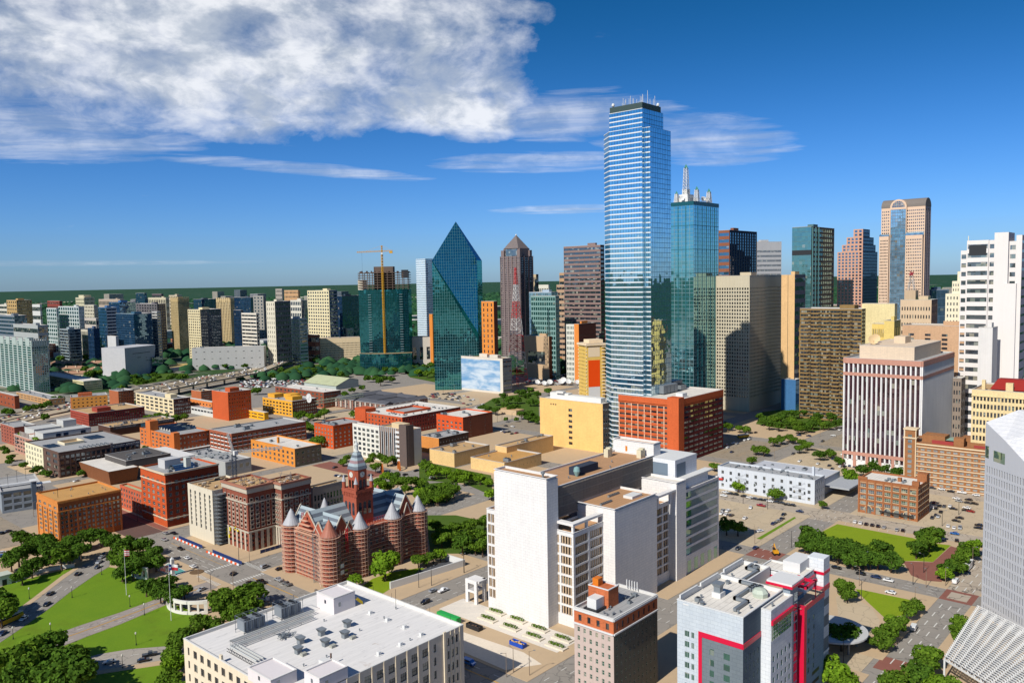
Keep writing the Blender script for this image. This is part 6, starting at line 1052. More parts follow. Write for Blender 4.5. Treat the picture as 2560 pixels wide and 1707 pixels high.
def great_blue():
 bd=Bd('office_tower','tallest tower, blue mirrored glass with bright white floor bands',546.8,344.1,0,'tower');P_=[(0,4.2),(5.1,4.2),(5.1,0),(35.7,0),(44,8),(44,42),(34,54),(10,47),(0,35.1)]
 band=simple('white_band',(236,242,246),.35,.0);mul=simple('blue_mullion',(70,110,140),.4,.3)
 poly_tower(bd,P_,0,260,'mirror',2.6,3.87,[band,mul],.48,.1,.1,{8:1,7:1,1:1,2:0,0:0})
 capit(bd,P_,260,roofmat('dark'));Q=[(2,5),(32.5,5),(32.5,36),(2,36)];poly_tower(bd,Q,260,274.5,'mirror',2.6,3.87,[band,mul],.45,.1,.1,{3:1,0:0},None)
 t=MB();t.box(2.6,5.6,274.5,30,36,279.2);t.build('penthouse',wallmat((66,84,84),'clean'),bd.r,None,'dark green grey top storey');capit(bd,rect(2,5,32.5,36),274.52,roofmat('grey'))
 rr=random.Random(4)
 for k in range(22):a=MB();x,y=(3+rr.random()*26,6+rr.random()*29);a.bar((x,y,279.2),(x,y,283+rr.random()*8),.16);a.build('antenna',WHITE,bd.r)
 for k in range(6):a=MB();x,y=33+rr.random()*2,6+rr.random()*24;a.box(x,y,260,x+.8,y+.8,263.5);a.build('antenna_panel',WHITE,bd.r)
 for(x,y)in((3,33),(28,7)):a=MB();a.lathe(x,y,[(.01,279),(1.2,280),(1.3,281),(.8,282),(.01,282.4)],10);a.build('radome',WHITE,bd.r)
 bd.finish([WHITE])
great_blue()
def second_blue():
 bd=Bd('office_tower','teal glass tower with white roof lattices, right of the tallest tower',752.5,418.1,0,'tower');a,b,H=54,27,220.8;P_=rect(0,0,a,b);mul=simple('pale_mullion',(150,184,190),.4,.3)
 poly_tower(bd,P_,0,H-4,'lake',4.4,4.1,[mul,mul],.2,.2,.15,{3:0,0:0});t=MB();t.box(-.3,-.3,H-4,a+.3,b+.3,H);t.build('crown_band',simple('dark_teal',(30,92,104),.3),bd.r);capit(bd,P_,H+.02,roofmat('grey'))
 ln=MB();L_=Facade((0,b),(0,-1),b,0,H);R2=Facade((0,0),(1,0),a,0,H)
 for f,n in((L_,3),(R2,6)):
  for k in range(1,n):f.slab(ln,f.W*k/n-.35,f.W*k/n+.35,0,H-5,.35)
  for k in range(1,9):f.slab(ln,0,f.W,H*k/9-.3,H*k/9+.3,.34)
 ln.build('trim_lines',simple('teal_trim',(56,118,128),.3),bd.r,'stuff');w_=MB()
 w_.box(6,10,H,26,24,H+5);w_.box(9,12,H+5,22,22,H+8.5);w_.box(12,14,H+8.5,18,20,H+14);w_.build('rooftop_block',WHITE,bd.r)
 def spire(x,y,z0,z1,wd):
  s=MB();n=8
  for q in range(n):
   za,zb=z0+(z1-z0)*q/n,z0+(z1-z0)*(q+1)/n;wa,wb_=wd*(1-.4*q/n),wd*(1-.4*(q+1)/n);C_=[(-1,-1),(1,-1),(1,1),(-1,1)]
   for i in range(4):
    c,e=C_[i],C_[(i+1)%4];s.bar((x+c[0]*wa,y+c[1]*wa,za),(x+c[0]*wb_,y+c[1]*wb_,zb),.28);s.bar((x+c[0]*wa,y+c[1]*wa,za),(x+e[0]*wb_,y+e[1]*wb_,zb),.16);s.bar((x+e[0]*wa,y+e[1]*wa,za),(x+c[0]*wb_,y+c[1]*wb_,zb),.16);s.bar((x+c[0]*wa,y+c[1]*wa,za),(x+e[0]*wa,y+e[1]*wa,za),.16)
  s.build('spire',WHITE,bd.r,'stuff');c=MB();c.lathe(x,y,[(wd*.9,z1),(.02,z1+wd*1.6)],4);c.build('spire_cap',simple('green_cap',(80,150,130),.5),bd.r)
 spire(13,16,H+8,H+36,2.6);spire(14,4,H,H+12.5,2.4);spire(40,4,H,H+12,2.4);spire(4,22,H,H+9,2)
 for(x,y,r_)in((3,15,2.4),(26,3,2.4),(33,3,2)):t=MB();dish(t,(x,y,H+2.5),r_,Vector((-.8,-.55,.2)));t.build('satellite_dish',WHITE,bd.r)
 t=MB();[t.bar((20+2*k,2,H),(22+2*k,2,H+6),.15)for k in range(9)];[t.bar((22+2*k,2,H),(20+2*k,2,H+6),.15)for k in range(9)];t.build('roof_lattice',WHITE,bd.r,'stuff');bd.finish([WHITE])
second_blue()
def cwpoly(gl,bars,P,du,dv,wd=.17,off=.12):
 """flat glass polygon with a mullion grid clipped to its outline"""
 P=[Vector(p)for p in P];gl.face(P);nrm=(P[1]-P[0]).cross(P[2]-P[0]).normalized();u=Vector((0,0,1)).cross(nrm)
 if u.length<1e-3:return
 u.normalize();v=nrm.cross(u);Q=[((p-P[0]).dot(u),(p-P[0]).dot(v))for p in P]
 for ax,st in((0,du),(1,dv)):
  lo,hi=min(q[ax]for q in Q),max(q[ax]for q in Q);k=lo+st
  while k<hi:
   xs=[]
   for i in range(len(Q)):
    a,c=Q[i],Q[(i+1)%len(Q)]
    if(a[ax]-k)*(c[ax]-k)<0:t=(k-a[ax])/(c[ax]-a[ax]);xs.append(a[1-ax]+(c[1-ax]-a[1-ax])*t)
   if len(xs)==2:
    x0,x1=sorted(xs);mk_=(lambda s,w_:P[0]+u*(k+w_)+v*s+nrm*off)if ax==0 else(lambda s,w_:P[0]+u*s+v*(k+w_)+nrm*off)
    q4=[mk_(x0,-wd),mk_(x1,-wd),mk_(x1,wd),mk_(x0,wd)];bars.face(q4 if ax==1 else[q4[0],q4[3],q4[2],q4[1]])
   k+=st
def prism_tower():
 r0=root('office_tower','teal glass prism tower with pointed slanted top','tower',723.1,781.9,0,R(-48.3));g_,bars,side=MB(),MB(),MB()
 A,A0,B0,D=(0,7,169),(0,7,0),(58.7,7,0),(58.7,7,64);A2,D2=(.6,0,170.5),(58.7,0,76);Rs,T=(58.7,10.5,170),(32,11.35,221)
 cwpoly(g_,bars,[A0,B0,D,A],3.1,3.9,.1);cwpoly(g_,bars,[A2,D2,Rs,T],3.1,3.9,.08);dk=MB();dk.face([A,D,D2,A2])
 R1,R0,Rb,RbT=(64.5,28,170),(64.5,28,0),(40,62,0),(40,62,170)
 cwpoly(g_,bars,[B0,R0,R1,Rs,D],4,3.9);g_.face([D,Rs,D2]);cwpoly(side,bars,[Rs,R1,T],4,4);Bk0,Bk=(2,45,0),(2,45,170)
 for q in([R0,Rb,RbT,R1],[Rb,Bk0,Bk,RbT],[Bk0,A0,A,Bk],[R1,RbT,T],[RbT,Bk,T],[Bk,A,A2,T]):g_.face(q)
 g_.build('glass_wall',glassmat('prism'),r0);side.build('slanted_roof',glassmat('blue'),r0);dk.build('overhang',glassmat('prism'),r0);bars.build('mullions',simple('thin_mullion',(120,176,180),.4),r0,'stuff')
 b=MB();b.box(58,12,0,66,30,46);b.box(50,-2,0,62,6.8,40);b.build('podium',wallmat((150,160,164)),r0)
prism_tower()
def pyramid_tower():
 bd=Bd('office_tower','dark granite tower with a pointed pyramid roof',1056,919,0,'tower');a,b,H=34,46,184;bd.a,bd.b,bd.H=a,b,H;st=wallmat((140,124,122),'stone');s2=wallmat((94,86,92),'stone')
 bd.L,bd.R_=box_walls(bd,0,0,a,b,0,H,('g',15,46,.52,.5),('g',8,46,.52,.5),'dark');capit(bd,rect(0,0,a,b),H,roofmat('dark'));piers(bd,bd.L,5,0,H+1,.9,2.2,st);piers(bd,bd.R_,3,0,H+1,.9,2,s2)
 t=MB();pr=rect(4,4,a-4,b-4);t.prism(pr,H,H+14);[t.box(x,y,H,x+6,y+7,H+11)for x in(1,a-7)for y in(1,b-8)];t.build('upper_stage',st,bd.r);q=MB();c=(a/2,b/2,H+38)
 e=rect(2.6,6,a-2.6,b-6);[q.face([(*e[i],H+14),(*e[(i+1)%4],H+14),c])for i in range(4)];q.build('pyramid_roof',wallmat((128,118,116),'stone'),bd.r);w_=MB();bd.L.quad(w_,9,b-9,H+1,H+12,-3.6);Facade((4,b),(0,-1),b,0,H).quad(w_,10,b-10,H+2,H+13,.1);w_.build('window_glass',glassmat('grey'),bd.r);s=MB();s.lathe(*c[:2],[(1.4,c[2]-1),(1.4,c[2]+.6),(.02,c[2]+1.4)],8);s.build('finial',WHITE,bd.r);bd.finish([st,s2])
pyramid_tower()
def vault_tower():
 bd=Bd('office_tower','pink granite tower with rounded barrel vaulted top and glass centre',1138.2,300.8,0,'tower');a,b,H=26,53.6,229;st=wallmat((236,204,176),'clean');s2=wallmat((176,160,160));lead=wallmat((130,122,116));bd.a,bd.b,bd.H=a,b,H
 bd.L,bd.R_=box_walls(bd,0,0,a,b,0,H,('g',22,56,.56,.46,1,3),('v',3,.5),'dark');w_=MB();zc_,rad=H,a/2
 def vault(x0,x1,y0,y1,z,name,m,e):
  v=MB();c,r_=(x0+x1)/2,(x1-x0)/2;n=10
  for k in range(n):t0,t1=math.pi*k/n,math.pi*(k+1)/n;v.face([(c+r_*math.cos(t0),y0,z+r_*e*math.sin(t0)),(c+r_*math.cos(t0),y1,z+r_*e*math.sin(t0)),(c+r_*math.cos(t1),y1,z+r_*e*math.sin(t1)),(c+r_*math.cos(t1),y0,z+r_*e*math.sin(t1))][::-1])
  for y in(y0,y1):v.face([(c+r_*math.cos(math.pi*k/n),y,z+r_*e*math.sin(math.pi*k/n))for k in range(n+1)])
  v.build(name,m,bd.r)
 vault(-.4,a+.4,-.2,b+.2,H,'vaulted_roof',lead,.82);f=Facade((-3.4,b),(0,-1),b,0,H);yL,yR=b*.22,b*.6
 c=MB();c.box(-3.4,b-yR,0,0,b-yL,H);c.build('centre_bay',st,bd.r);gl=bd.win.setdefault('sky',MB());f.quad(gl,yL+1,yR-1,6,H-3,.05);bars=MB();n=9
 for i in range(n+1):t=yL+1+(yR-yL-2)*i/n;f.slab(bars,t-.15,t+.15,6,H-3,.25)
 for j in range(56):f.slab(bars,yL+1,yR-1,6+4*j-.2,6+4*j+.2,.2)
 bars.build('mullions',simple('steel_mullion',(120,126,134),.4),bd.r,'stuff');ar=MB();cx_=(yL+yR)/2;ro,n=(yR-yL)/2,14
 ar.face([f.p(cx_+ro*math.cos(math.pi*k/n),H+ro*math.sin(math.pi*k/n),.0)for k in range(n+1)][::-1],0);ar.face([f.p(cx_+ro*.78*math.cos(math.pi*k/n),H+ro*.78*math.sin(math.pi*k/n),.15)for k in range(n+1)][::-1],1)
 for k in range(n):t0,t1=math.pi*k/n,math.pi*(k+1)/n;ar.face([f.p(cx_+ro*math.cos(t0),H+ro*math.sin(t0),0),f.p(cx_+ro*math.cos(t1),H+ro*math.sin(t1),0),f.p(cx_+ro*math.cos(t1),H+ro*math.sin(t1),-14),f.p(cx_+ro*math.cos(t0),H+ro*math.sin(t0),-14)],0)
 for k in range(-3,4):ar.bar(f.p(cx_+k*2.2,H+.5,.3),f.p(cx_+k*2.2,H+math.sqrt(max(1,(ro*.78)**2-(k*2.2)**2)),.3),.22,0)
 for z in(2.5,5.5):hw_=math.sqrt((ro*.78)**2-z*z);ar.bar(f.p(cx_-hw_,H+z,.3),f.p(cx_+hw_,H+z,.3),.22,0)
 ar.build('arched_gable',[st,glassmat('grey')],bd.r);c=MB()
 c.box(-6.4,1,0,0,b*.4-.05,192);c.build('wing',st,bd.r);vault(-6.6,6,.8,b*.4,192,'wing_vault',glassmat('sky'),.7);f2=Facade((-6.4,b*.4-.05),(0,-1),b*.4-1.05,0,192);q_=MB();f2.grid(q_,cells(f2.W,9,.56,.8,.8),[(z0,z1)for z0,z1 in cells(190,47,.46,1,2)],.0,lambda f_,t0,t1,z0,z1,d:f_.quad(gw,t0,t1,z0,z1,.06))if False else None
 gw=bd.win.setdefault('dark',MB());[f2.quad(gw,t0,t1,z0,z1,.06)for t0,t1 in cells(f2.W,9,.56,.8,.8)for z0,z1 in cells(190,47,.46,1,2)]
 c=MB();c.box(-4,b-yL*.92,0,0,b+1,192);c.build('wing',st,bd.r);vault(-4.2,4,b-yL*.92,b+1.1,192,'wing_vault',glassmat('sky'),.7);f3=Facade((-4,b+1),(0,-1),yL*.92+1,0,192);[f3.quad(gw,t0,t1,z0,z1,.06)for t0,t1 in cells(f3.W,6,.56,.8,.8)for z0,z1 in cells(190,47,.46,1,2)]
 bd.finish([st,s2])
vault_tower()
def stepped_tower():
 bd=Bd('office_tower','stepped granite and dark glass tower left of the vaulted pink tower',1137.1,377.3,0,'tower');a,b=60.5,33.7;st=wallmat((216,166,140),'clean');s2=wallmat((60,84,110),'clean')
 for fa,fb,z in((.45,.37,203.4),(.72,.64,193),(.86,.82,183),(1,1,173.5)):
  x1,y1=a*fa,b*fb;box_walls(bd,0.0 if fa==.45 else .03*fa,0 if fa==.45 else .03*fa,x1,y1,0 if fa==1 else{.45:193,.72:183,.86:173.5}[fa],z,('g',max(2,int(y1/4.8)),int(z/4.2)if fa==1 else 2,.6,.62,.5,.5),('g',max(2,int(x1/3)),int(z/4.2)if fa==1 else 2,.8,.7,.5,.5),'blue');capit(bd,rect(.1,.1,x1,y1),z-.05,roofmat('dark'))
 bd.finish([st,s2])
stepped_tower()
def white_complex():
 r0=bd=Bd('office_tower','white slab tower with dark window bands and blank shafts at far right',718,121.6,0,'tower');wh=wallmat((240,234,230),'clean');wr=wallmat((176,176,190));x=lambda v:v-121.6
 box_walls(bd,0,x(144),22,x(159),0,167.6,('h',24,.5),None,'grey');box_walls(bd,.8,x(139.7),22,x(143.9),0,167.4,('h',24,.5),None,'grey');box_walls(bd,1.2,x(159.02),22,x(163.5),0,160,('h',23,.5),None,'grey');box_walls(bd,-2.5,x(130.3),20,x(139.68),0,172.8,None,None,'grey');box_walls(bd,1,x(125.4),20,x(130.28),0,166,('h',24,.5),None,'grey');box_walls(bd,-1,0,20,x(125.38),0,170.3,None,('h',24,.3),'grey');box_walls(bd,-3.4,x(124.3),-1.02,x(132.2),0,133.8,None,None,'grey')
 for q in((0,x(144),22,x(159),167.6),(1.2,x(159.02),22,x(163.5),160),(-2.5,x(130.3),20,x(139.68),172.8),(-1,0,20,x(125.38),170.3),(-3.4,x(124.3),-1.02,x(132.2),133.8),(1,x(125.4),20,x(130.28),166),(.8,x(139.7),22,x(143.9),167.4)):capit(bd,rect(*q[:4]),q[4]+.02,roofmat('white'))
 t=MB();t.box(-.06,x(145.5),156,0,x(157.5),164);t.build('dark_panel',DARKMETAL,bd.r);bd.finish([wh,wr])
 bd=Bd('office_tower','cream stepped old tower with a clock face left of the white slab tower',726,160.6,0,'tower');cr=wallmat((244,234,204),'clean');y=lambda v:v-160.6
 for(y0,y1,z0,z1,xo,ny)in((160.6,175.5,0,126,0,26),(160.6,171.3,126,136,2,2),(160.6,168,136,143.7,4,1)):box_walls(bd,xo,y(y0),20,y(y1),z0,z1,('g',6,ny,.4,.5)if ny>1 else None,None,'grey');capit(bd,rect(xo,y(y0),20,y(y1)),z1+.02,roofmat('white'))
 t=MB();t.box(5,y(160.62),143.7,16,y(164.5),158);t.bar((10,y(162),158),(10,y(162),172),.3);t.build('spire',cr,bd.r);t=MB();f=Facade((4,y(168)),(0,-1),7.4,136,143.7);t.face([f.p(3.6+2.6*math.cos(k*.3927),140+2.6*math.sin(k*.3927),.12)for k in range(16)],0);t.face([f.p(3.5,140,.2),f.p(3.8,140,.2),f.p(3.8,142,.2),f.p(3.5,142,.2)],1);t.face([f.p(3.6,139.9,.2),f.p(5.2,139.6,.2),f.p(5.2,139.9,.2),f.p(3.6,140.2,.2)],1);t.build('clock_face',[WHITE,DARKMETAL],bd.r);bd.finish([cr,cr])
white_complex()
def beige_top():
 r0=root('roof_sign','red winged horse sign on a derrick above the old beige hotel tower','sign',868,240,117);b=MB();b.box(-3,-4,-1,7,6,9);b.build('pedestal',wallmat((206,180,150)),r0);d=MB()
 for i,(x,y)in enumerate(((-1.5,-2),(4,-2),(4,4),(-1.5,4))):d.bar((x,y,9),(1.2+(x-1.2)*.3,1+(y-1)*.3,24),.25);d.bar((x,y,9),(1.2,1,20),.18)
 d.build('derrick',wallmat((176,176,176)),r0,'stuff');h=MB();P_=[(-4,1),(-2.6,2.2),(0,2),(1.6,3.4),(2.6,5.6),(3.6,5.2),(3,3.6),(4.2,3.2),(2.6,1.4),(2.2,-.6),(3.6,-2.2),(1.6,-1),(-1.4,-.8),(-2.8,-2.6),(-2.6,-.6)];W_=[(-.6,1.8),(-3.4,5.6),(-1.2,5),(-.6,5.8),(.2,4.4),(1.2,3)]
 for Q in(P_,W_):
  for o in(-.25,.25):h.face([(0+o,1-p[0]*.6,24.5+p[1]*.6)for p in(Q if o>0 else Q[::-1])])
 h.build('horse',simple('sign_red',(150,30,50),.5),r0)
beige_top()
def construction_tower():
 bd=Bd('office_tower','dark glass tower under construction with a bare frame on top',814.7,1054.9,0,'tower');bd.r.rotation_euler.z=R(-48.3);n=10;F_=[(80*i/n,-7*math.sin(math.pi*i/n))for i in range(n+1)];P_=F_+[(82,26),(70,34),(4,34),(-2,24)]
 mul=simple('dark_mullion',(52,88,100),.4,.3);poly_tower(bd,P_,0,132,'prism',2.7,4,[mul,mul],.2,.12,.1,{i:0 for i in range(n)});fr=MB();conc=wallmat((112,96,86))
 for k in range(1,8):
  z=132+k*3.9;fr.prism(P_,z-1.0,z,0);
  for i in range(n+1):x,y=F_[i];fr.box(x-.5+(.5 if i==0 else 0),y+.6,z-3.9,x+.5,y+1.6,z-.35)
  for i in range(0,n+1,1):fr.box(80*i/n-.4,14,z-3.9,80*i/n+.4,14.8,z-.35)
 fr.box(24,10,132,56,24,169);fr.build('concrete_frame',conc,bd.r,'stuff');t=MB();t.box(-.5,.4,132,14,1,148);t.build('cream_panel',wallmat((226,214,190)),bd.r);t=MB();t.box(70,-1.5,150,81,1.2,163);t.build('netting',DARKMETAL,bd.r);rr=random.Random(9);q=MB()
 for i in range(26):x=rr.uniform(0,80);q.box(x,1+rr.random()*8,159.3,x+rr.uniform(.4,3),3+rr.random()*8,159.3+rr.uniform(.8,3))
 q.build('formwork',wallmat((90,70,66)),bd.r,'stuff');st=MB();f=Facade((0,0),(1,0),80,0,132)
 for j in range(8,32):z=j*4;[st.box(x,-6.4-.2,z-.3,x+5,-5.2,z+.25)for x in(16,)];st.box(66,-4.4,z-.3,71,-3,z+.25)
 st.build('floor_edge',wallmat((150,170,176)),bd.r,'stuff');g2=MB();Q=[(0+84*i/12,-6-13*math.sin(math.pi*i/12))for i in range(13)]
 bd2=bd;pp=Q+[(84,5),(0,5)];poly_tower(bd,pp,0,30,'prism',3,5,[mul,mul],.25,.2,.1,{i:0 for i in range(12)});capit(bd,pp,30.02,roofmat('tan'));bd.finish([conc])
 r0=root('tower_crane','yellow tower crane in front of the tower under construction','crane',835,1018,0,R(-48.3));ye=simple('crane_yellow',(226,170,40),.5)
 def lattice(mb,a,c,w_,n,r_=.22):
  a,c=Vector(a),Vector(c);d=(c-a).normalized();u=d.orthogonal().normalized()if abs(d.z)>.5 else Vector((0,0,1));v=d.cross(u);K=[u*w_+v*w_,u*w_-v*w_,-u*w_-v*w_,-u*w_+v*w_]
  for k in K:mb.bar(a+k,c+k,r_)
  for i in range(n):
   p,q=a+(c-a)*i/n,a+(c-a)*(i+1)/n
   for j in range(4):mb.bar(p+K[j],q+K[(j+1)%4],r_*.6);mb.bar(p+K[(j+1)%4],q+K[j],r_*.6)
 globals()['lattice']=lattice
 m=MB();lattice(m,(0,0,0),(0,0,188),1.1,40,.3);m.build('mast',ye,r0,'stuff');m=MB();lattice(m,(0,0,193),(-40,0,192),.8,14,.26);lattice(m,(0,0,193),(17,0,193.5),.8,6,.26);m.bar((0,0,202),(-26,0,193),.14);m.bar((0,0,202),(15,0,194),.14);m.build('jib',ye,r0,'stuff');m=MB();lattice(m,(0,0,188),(0,0,202),.8,4,.25);m.build('tower_head',ye,r0,'stuff');m=MB();m.box(12,-1.4,189.5,17,1.4,193);m.build('counterweight',ye,r0);m=MB();m.box(-1,-3,188,1.6,-1,190.6);m.build('cab',WHITE,r0);m=MB();m.bar((-32,0,192),(-32,0,150),.12);m.build('hook_cable',DARKMETAL,r0)
construction_tower()
def white_glass_tower():
 bd=Bd('apartment_tower','pale white glass tower behind the teal prism tower',981.8,1077.7,0,'tower');a,b,H=18,24.6,184;fr=wallmat((226,240,250),'clean');P_=rect(0,0,a,b)
 poly_tower(bd,P_,0,H,'sky',3.2,4,[fr,fr],.9,.5,.25,{3:1,0:1});capit(bd,P_,H+.1,WHITE);bd.finish([fr])
white_glass_tower()
def yellow_hotel():
 lab='yellow hotel tower with a tall red orange and white banner'
 bd=Bd('hotel',lab,778,574,30);a,b,H=23,25,66.4;ye=wallmat((244,204,110));bd.L,bd.R_=box_walls(bd,0,0,a,b,0,H,('g',6,14,.4,.6,2,2),None,'dark');roof_on(bd.r,0,0,a,b,H,roofmat('tan'));cr=wallmat((250,226,190));t=MB();t.box(-1.5,-1.5,H-2.6,a+2.5,b+2.5,H-.2,0,True);t.build('cornice',cr,bd.r);t=MB();t.box(5,5,H,a,b-4,H+4);t.build('penthouse',cr,bd.r)
 for z0,z1,m in((H-16,H-4,wallmat((250,226,190),'clean')),(H-52,H-20,simple('banner_orange',(255,84,10),.7,0,.2,.04)),(0.5,H-52.1,WHITE)):t=MB();bd.R_.slab(t,1.6,a*.72,z0,z1,.15);t.build('banner',m,bd.r)
 t=MB()
 for j in range(15):z=4+j*4.1;t.box(-.2,b,z,3,b+2.2,z+1.1,0,True);t.box(a-4,-1.3,z,a+1.5,-.02,z+1.1,0,True);t.box(-1,-.02,z,-.02,1.4,z+1.1,0,True)
 t.build('balcony',cr,bd.r,'stuff');bd.finish([ye,ye])
yellow_hotel()
def lattice_mast():
 r0=root('radio_mast','red and white lattice radio mast beside the cloud mural','mast',828,729,0);rd,wh=simple('mast_red',(226,70,74),.5),WHITE;H=160
 for q in range(7):
  m=MB();z0,z1=H*q/7,H*(q+1)/7;n=3 if q<4 else 4
  for k in range(n):
   za,zb=z0+(z1-z0)*k/n,z0+(z1-z0)*(k+1)/n;w_=lambda z:9.5*(1-z/H)**1.15+1.0;C_=[(-1,-1),(1,-1),(1,1),(-1,1)];wa,wb_=w_(za),w_(zb)
   for i in range(4):
    c,e=C_[i],C_[(i+1)%4];m.bar((c[0]*wa,c[1]*wa,za),(c[0]*wb_,c[1]*wb_,zb),.3);m.bar((c[0]*wa,c[1]*wa,za),(e[0]*wb_,e[1]*wb_,zb),.13);m.bar((e[0]*wa,e[1]*wa,za),(c[0]*wb_,c[1]*wb_,zb),.22);m.bar((c[0]*wb_,c[1]*wb_,zb),(e[0]*wb_,e[1]*wb_,zb),.22)
  m.build('mast_section',rd if q%2==0 else wh,r0)
 for(x,y,k)in((842,705,2.6),(850,690,3),(862,680,3.2),(868,672,3),(838,690,2.6),(880,690,3),(872,660,2.6)):o=root('satellite_dish',f'white satellite dish in the yard right of the lattice mast, {ordinal([2.6].index(2.6), 7) if False else "one of several"}','satellite dish',x,y,0,0,'satellite dishes right of the lattice mast');t=MB();dish(t,(0,0,3),k*1.3,Vector((-.5,-.6,.7)));t.build('reflector',WHITE,o);t=MB();t.bar((0,0,0),(0,0,4.5),.3);t.build('mount',STEEL,o)
lattice_mast()
def museum_cube():
 bd=Bd('museum','white concrete cube museum with a curved cut away corner',556,1327,0);bd.r.rotation_euler.z=R(22.3);H,a,b=46,66,48;cc_=wallmat((206,206,208),'stone');t=MB();n=12
 prof=[(a-14*(1-(k/n))**2,H*k/n)for k in range(n+1)]
 t.face([(0,0,0),(prof[0][0],0,0)]+[(x,0,z)for x,z in prof[1:]]+[(0,0,H)]);t.face([(0,b,0),(0,0,0),(0,0,H),(0,b,H)]);t.face([(0,0,H),(a,0,H),(a+8,b*.5,H),(a+2,b,H),(0,b,H)])
 for k in range(n):x0,z0=prof[k];x1,z1=prof[k+1];t.face([(x0,0,z0),(x0+6,b,z0),(x1+8,b,z1),(x1,0,z1)])
 t.face([(0,b,0),(0,b,H),(a,b,H),(a,b,0)]);t.build('wall',cc_,bd.r)
 for j in range(1,17):q=MB();f=Facade((0,0),(1,0),a,0,H);f.slab(q,.2,a-15+10*j/17,H*j/17-.06,H*j/17+.06,.1);q.build('panel_course',wallmat((176,178,184)),bd.r)
 q=MB();[f.slab(q,x0,x1,z,z+.9,.12)for x0,x1,z in((16,54,35),(26,33,28),(44,46,26.5),(53,62,24),(44,49,21.5),(50,58,21))];q.build('slot_window',DARKMETAL,bd.r,'stuff')
 q=MB();q.prism([(a-6,-16),(a+48,-30),(a+66,-10),(a+50,20),(a+4,26)],0,6.5);q.build('plinth',wallmat((176,178,184)),bd.r);q=MB();q.face([(a-4,-14,6.6),(a+46,-28,6.6),(a+62,-10,8.5),(a+40,12,8)]);q.build('planted_roof',wallmat((206,176,110)),bd.r);q=MB();q.prism([(a-12,-3),(a+6,-8),(a+10,4),(a-2,10)],0,26);q.build('glass_box',glassmat('blue'),bd.r)
 # courses of brown roofed homes on its left
 rr=random.Random(2)
 for i,(x,y)in enumerate([(531.7,1588.8),(573.7,1528.1),(495.0,1480.7),(528.5,1409.4),(464.2,1389.8)]):
  o=root('row_house',('far left','far right','middle left','middle right','nearest')[i]+' brown roofed apartment row left of the white cube museum','house',x,y,0,R(-48.3),'brown roofed apartment rows')
  w_=MB();w_.box(0,0,0,58,15,9);w_.build('wall',wallmat((216,196,164)),o);q=MB();q.face([(-1,-1,9),(59,-1,9),(52,7.5,13),(6,7.5,13)]);q.face([(59,16,9),(-1,16,9),(6,7.5,13),(52,7.5,13)]);q.face([(-1,16,9),(-1,-1,9),(6,7.5,13)]);q.face([(59,-1,9),(59,16,9),(52,7.5,13)]);q.build('roof',wallmat((176,136,110),'roof'),o);g_=MB();[g_.face([(3+k*5,-.06,z),(5+k*5,-.06,z),(5+k*5,-.06,z+1.6),(3+k*5,-.06,z+1.6)])for k in range(11)for z in(1.5,5)];g_.build('window_glass',glassmat('dark'),o,'stuff')
  for k in range(3):q=MB();q.box(10+k*16,3,9,12+k*16,5,13.5);q.build('chimney',wallmat((226,206,176)),o)
museum_cube()

